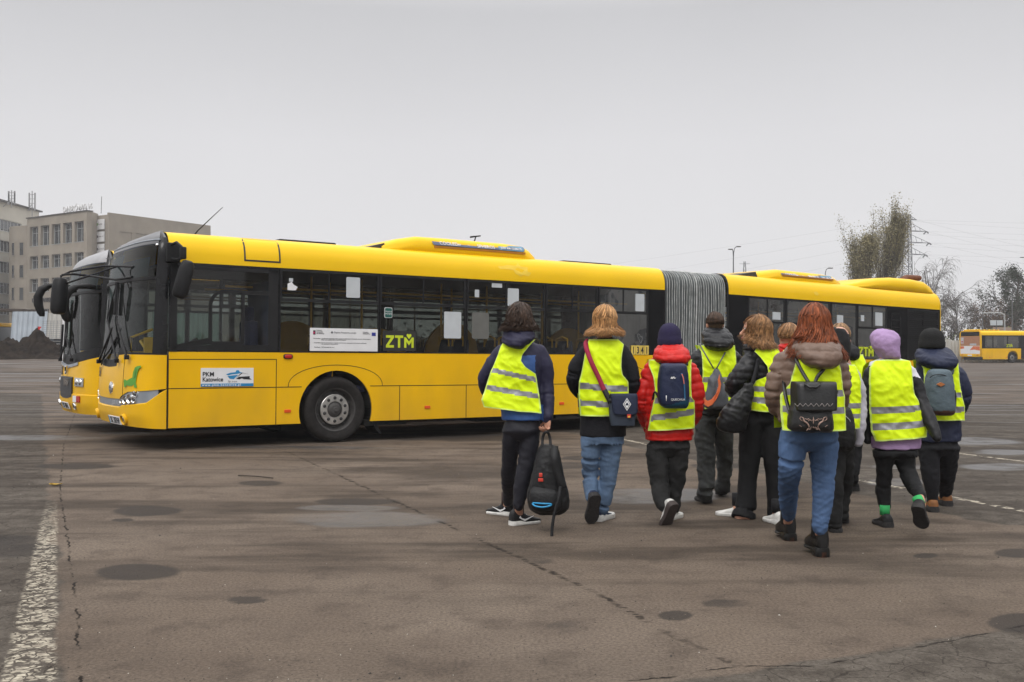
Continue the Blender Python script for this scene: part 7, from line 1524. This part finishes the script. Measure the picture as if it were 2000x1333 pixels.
for y, r, up_ in ((429, 2.5, 1.0), (451.5, 4.6, 1.9), (474, 5.2, 1.9), (497, 4.4, 1.7)):
    z = zt_(y)
    for s in (-1, 1):
        m = MB(); e = (s*(r), 0, z-.1); h_ = hw_(z); m.tube([(s*h_, -h_, z), e], .08, 4); m.tube([(s*h_, h_, z), e], .08, 4); m.tube([(s*h_, 0, z+up_), e], .06, 4)
        for k_ in (.3, .6): m.tube([(s*(h_+(r-h_)*k_), -h_*(1-k_), z), (s*(h_+(r-h_)*k_), 0, z+up_*(1-k_))], .05, 4)
        if y > 430: m.tube([e, (s*(r+.5), 0, z-.5)], .14, 6); m.tube([e, (s*(r-.6), 0, z-.7)], .14, 6)
        m.build('cross_arm', M_steel, py_); tips.append((s, Vector(e)+py_.location))
M_wire = pm('power_wire', (.26, .26, .265), .6)
for i, (s, t) in enumerate(tips):
    w_ = empty('power_line', t); tag(w_, None, 'power line', 'power lines strung from the pylon'); w_['label'] = 'thin overhead wires strung from the cross arms of the pylon'
    for j, e in enumerate([Vector((150, -6, -1.2)), Vector((170, 60, -20+i*1.0))] if s > 0 else [Vector((-160, 30, -20-i*1.5)), Vector((150, -10, -1.5))]):
        m = MB(); m.tube([Vector((0, 0, 0))+e*(k_/14)+Vector((0, 0, -5*4*(k_/14)*(1-k_/14)*(.25 if j == 0 else .6))) for k_ in range(15)], .014, 4); m.build('wire', M_wire, w_)
py2 = empty('pylon', (wp(1454.5, 680, 420).x, 420, 0)); tag(py2, 'tiny far pylon right of the twin-armed lamp', 'pylon'); m = MB(); H2 = 1.35+(680-511)/F_*420
for s in (-1, 1):
    for t in (-1, 1): m.tube([(s*2, t*2, 0), (s*.3, t*.3, H2)], .14, 4)
for k_ in range(12): z = H2*k_/12; a = 2-1.7*k_/12; b = 2-1.7*(k_+1)/12; m.tube([(-a, -a, z), (b, -b, z+H2/12)], .1, 4); m.tube([(a, -a, z), (-b, -b, z+H2/12)], .1, 4)
m.tube([(-2.2, 0, H2-1), (2.2, 0, H2-1)], .12, 4); m.build('tower', M_steel, py2)
# trees
M_bark = pm('bark', (.075, .062, .052), .9, var=.4, vs=6, bump=.4, bs=20); M_bark2 = pm('grey_bark', (.16, .15, .145), .9, var=.3)
def tree(loc, H_, lab, seed, kind='bare', leaf=None, leafn=0, lean=0, spread=1.0, r0=.2, grp='trees beyond the yard', bark=None, leafs=.12, low=.0, depth=4):
    rd = random.Random(seed); root = empty('tree', loc); tag(root, lab, 'tree', grp); br = MB(); lf = MB(); tips = []
    def grow(p, d, L_, r, lv):
        n = 4; pts = [p]; dd = d.copy()
        for i in range(n):
            up_ = {'poplar': .16, 'bare': .05, 'weep': -.02, 'pine': .02}[kind]
            dd = (dd+Vector((rd.uniform(-1, 1), rd.uniform(-1, 1), rd.uniform(-1, 1)))*.13+Vector((0, 0, up_))).normalized()
            if kind == 'weep' and lv >= 3: dd = (dd+Vector((0, 0, -.35))).normalized()
            pts.append(pts[-1]+dd*L_/n)
        br.tube(pts, [r*(1-.6*i/n) for i in range(n+1)], 6 if lv < 2 else 3, cap=False); tips.extend([(q, lv, dd) for q in pts[1:]] if lv >= depth-2 else [])
        if lv >= depth: return
        k = {'poplar': (16, 8, 5, 3), 'bare': (7, 6, 5, 4), 'weep': (9, 6, 5, 4), 'pine': (12, 8, 6, 3)}[kind][min(lv, 3)]
        for i in range(k):
            t = rd.uniform(.25+low if lv == 0 else .15, 1.0); q = pts[min(n-1, int(t*n))].lerp(pts[min(n, int(t*n)+1)], t*n % 1); az = rd.uniform(0, 2*pi)
            an = {'poplar': rd.uniform(.12, .42), 'bare': rd.uniform(.4, 1.0), 'weep': rd.uniform(.3, .9), 'pine': rd.uniform(1.0, 1.5) if lv == 0 else rd.uniform(.4, 1.0)}[kind]*spread
            u = dd.cross(Vector((sin(az), cos(az), .3))).normalized(); nd = (dd*cos(an)+u*sin(an)).normalized()
            f = {'poplar': (.62*(1.15-t), .55, .5, .5), 'bare': (.62, .6, .55, .5), 'weep': (.5, .6, .6, .6), 'pine': (.5*(1.35-t), .5, .45, .4)}[kind][min(lv, 3)]
            grow(q, nd, L_*f*rd.uniform(.75, 1.15), r*(.42 if kind == 'poplar' else .5)*(1-.4*t)+.006, lv+1)
    grow(Vector((0, 0, 0)), Vector((lean, 0, 1)).normalized(), H_*(.9 if kind in ('poplar', 'pine') else .55), r0, 0)
    mx = max(v[2] for v in br.v); s_ = H_/mx; br.v = [(v[0]*s_, v[1]*s_, v[2]*s_) for v in br.v]
    br.build('trunk', bark or M_bark, root, smooth='all')
    if leafn:
        for i in range(leafn):
            q, lv, dd = rd.choice(tips); q = q*s_+Vector((rd.gauss(0, .2), rd.gauss(0, .2), rd.gauss(0, .25))); a = Vector((rd.uniform(-1, 1), rd.uniform(-1, 1), rd.uniform(-1, 1))).normalized()*leafs*rd.uniform(.5, 1.2); b = a.cross(Vector((rd.uniform(-1, 1), rd.uniform(-1, 1), rd.uniform(-1, 1)))).normalized()*a.length*.7
            lf.add([q-a*.5, q+b*.5, q+a*.5, q-b*.5], [(0, 1, 2, 3)])
        lf.build('crown', leaf, root)
    return root
lv1 = pm('autumn_olive_leaves', (.23, .20, .10), .7, var=.3, vs=.5, island=.45); lv2 = pm('brown_leaves', (.13, .075, .035), .8, var=.3, island=.4); lv3 = pm('dark_needles', (.035, .045, .026), .8, var=.3, island=.4); lv4 = pm('dark_dry_leaves', (.045, .038, .03), .8, island=.4); lvg = pm('bush_leaves', (.10, .12, .03), .8, island=.4)
X_ = lambda px, Z: (px-1000)/F_*Z
tree((X_(1698, 86), 86, 0), 13.2, 'left and lower column of the pair of tall poplars with thin olive leaves', 4, 'poplar', lv1, 20000, r0=.22, leafs=.13, grp='two poplars behind the long bus', depth=3, spread=.82)
tree((X_(1714, 88), 88, 0), 14.4, 'right and taller column of the pair of tall poplars with thin olive leaves', 9, 'poplar', lv1, 24000, r0=.26, leafs=.13, grp='two poplars behind the long bus', depth=3, spread=.82)
tree((X_(1822, 120), 120, 0), 13.0, 'slender leafless birch with drooping twigs right of the pylon', 12, 'weep', None, 0, r0=.12, spread=.75, bark=M_bark2)
tree((X_(1786, 125), 125, 0), 9.5, 'low leafless twiggy tree at the foot of the pylon', 14, 'bare', None, 0, r0=.10, bark=M_bark2)
tree((X_(1872, 112), 112, 0), 8.2, 'small bare tree with dark dry leaves just right of the long bus', 21, 'bare', lv4, 1500, r0=.14, leafs=.16)
tree((X_(1852, 118), 118, 0), 6.0, 'short bare tree touching the rear corner of the long bus', 23, 'bare', lv2, 600, r0=.12, leafs=.14)
tree((X_(1912, 114), 114, 0), 8.0, 'bare tree with sparse brown leaves left of the thin pole', 26, 'bare', lv2, 2000, r0=.16, leafs=.16)
tree((X_(1945, 118), 118, 0), 7.4, 'brown-leaved tree behind the twin sign panels', 27, 'bare', lv2, 2600, r0=.16, leafs=.18)
tree((X_(1986, 112), 112, 0), 10.6, 'tall dark spreading pine at the right edge', 33, 'pine', lv3, 6500, r0=.22, leafs=.2, low=.25, spread=.9)
tree((X_(2022, 116), 116, 0), 10.0, 'dark tree cut off by the right edge behind the pine', 35, 'pine', lv3, 5000, r0=.22, leafs=.2, low=.2)
tree((X_(1958, 122), 122, 0), 6.2, 'low brown bushy tree beneath the pine', 37, 'bare', lv2, 3200, r0=.14, leafs=.2)
m = MB(); rd = random.Random(4)
for i in range(9000):
    px = rd.uniform(1838, 2040); q = wp(px, 0, 104+rd.uniform(-2, 2)); z = gz(q.x, q.y)+abs(rd.gauss(0, 1.0))*(1+.5*noise.noise((px*.05, 0, 0))); q.z = z
    a = Vector((rd.uniform(-1, 1), rd.uniform(-1, 1), rd.uniform(-1, 1))).normalized()*.12; b = a.cross(Vector((0, .3, 1))).normalized()*.1; m.add([q-a, q+b, q+a, q-b], [(0, 1, 2, 3)])
tag(m.build('scrub', lvg), 'olive scrub and bushes along the far right edge of the yard', None, kind='stuff')
m = MB(); rd = random.Random(8)
for i in range(16000):
    x = rd.uniform(-120, 240); y = 190+rd.uniform(-8, 8); z = abs(rd.gauss(0, 2.2))*(1+.6*noise.noise((x*.07, 0, 0))); q = Vector((x, y, z)); a = Vector((rd.uniform(-1, 1), rd.uniform(-1, 1), rd.uniform(-1, 1))).normalized()*.45; b = a.cross(Vector((0, .3, 1))).normalized()*.35; m.add([q-a, q+b, q+a, q-b], [(0, 1, 2, 3)])
tag(m.build('far_trees', pm('far_foliage', (.06, .055, .035), .9, island=.4)), 'far belt of bare scrub behind the yard', None, kind='stuff')
# office range off to the right: it is what the bus windows mirror
rb = empty('office_range', (62, 0, 0)); rb.location = (0, 0, 0); tag(rb, 'grey office range right of the yard, mirrored in the side windows of the long bus', 'building')
hl = [(1.2+3.6*i, 3.0+3.6*i, z, z+1.7) for i in range(30) for z in (1.2, 4.6, 8.0)]
d0 = Vector((62, 78)); d1 = Vector((62, -34)); L_ = 112
T = Matrix.Translation((62, 78, 0)) @ Matrix.Rotation(-pi/2, 4, 'Z'); m = MB(); m.xf = T; m.plate((0, L_), (-.2, 11.5), hl, 0, .4); m.box((.01, .41, -.2), (L_-.01, 9, 11.4)); m.build('wall', pm('office_wall', (.11, .11, .105), .9, var=.3, vs=.3), rb)
m = MB(); m.xf = T
for h in hl: m.box((h[0], .28, h[2]), (h[1], .32, h[3])); m.box((h[0]+.85, .2, h[2]), (h[0]+.95, .28, h[3]), 1)
o_ = m.build('windows', [M_wg, M_wf], rb); o_['kind'] = 'stuff'
for i in range(7): tree((50+(i % 2)*4, -22+i*11.5, 0), 9+i % 3, 'leafless tree added in front of the grey office range to streak the window reflections', 60+i, 'bare', lv4, 900, r0=.22, leafs=.25, grp='trees along the office range', bark=M_bark2)  # out of view, added to put dark streaks into the bus window reflections

# stone and rubble on the heap
# ---------------------------------------------------------------- damp air
m = MB(); m.box((-260, -70, -1.6), (300, 520, 36)); hzb = m.build('haze', [], None)
hm = bpy.data.materials.new('haze_air'); hm.use_nodes = True; hm.node_tree.nodes.clear(); ho = hm.node_tree.nodes.new('ShaderNodeOutputMaterial'); hv = hm.node_tree.nodes.new('ShaderNodeVolumePrincipled')
hv.inputs['Color'].default_value = (.93, .93, .95, 1); hv.inputs['Density'].default_value = .00075; hv.inputs['Anisotropy'].default_value = .1
hm.node_tree.links.new(hv.outputs[0], ho.inputs['Volume']); hzb.data.materials.clear(); hzb.data.materials.append(hm); tag(hzb, 'thin damp haze over the yard', None, kind='stuff')
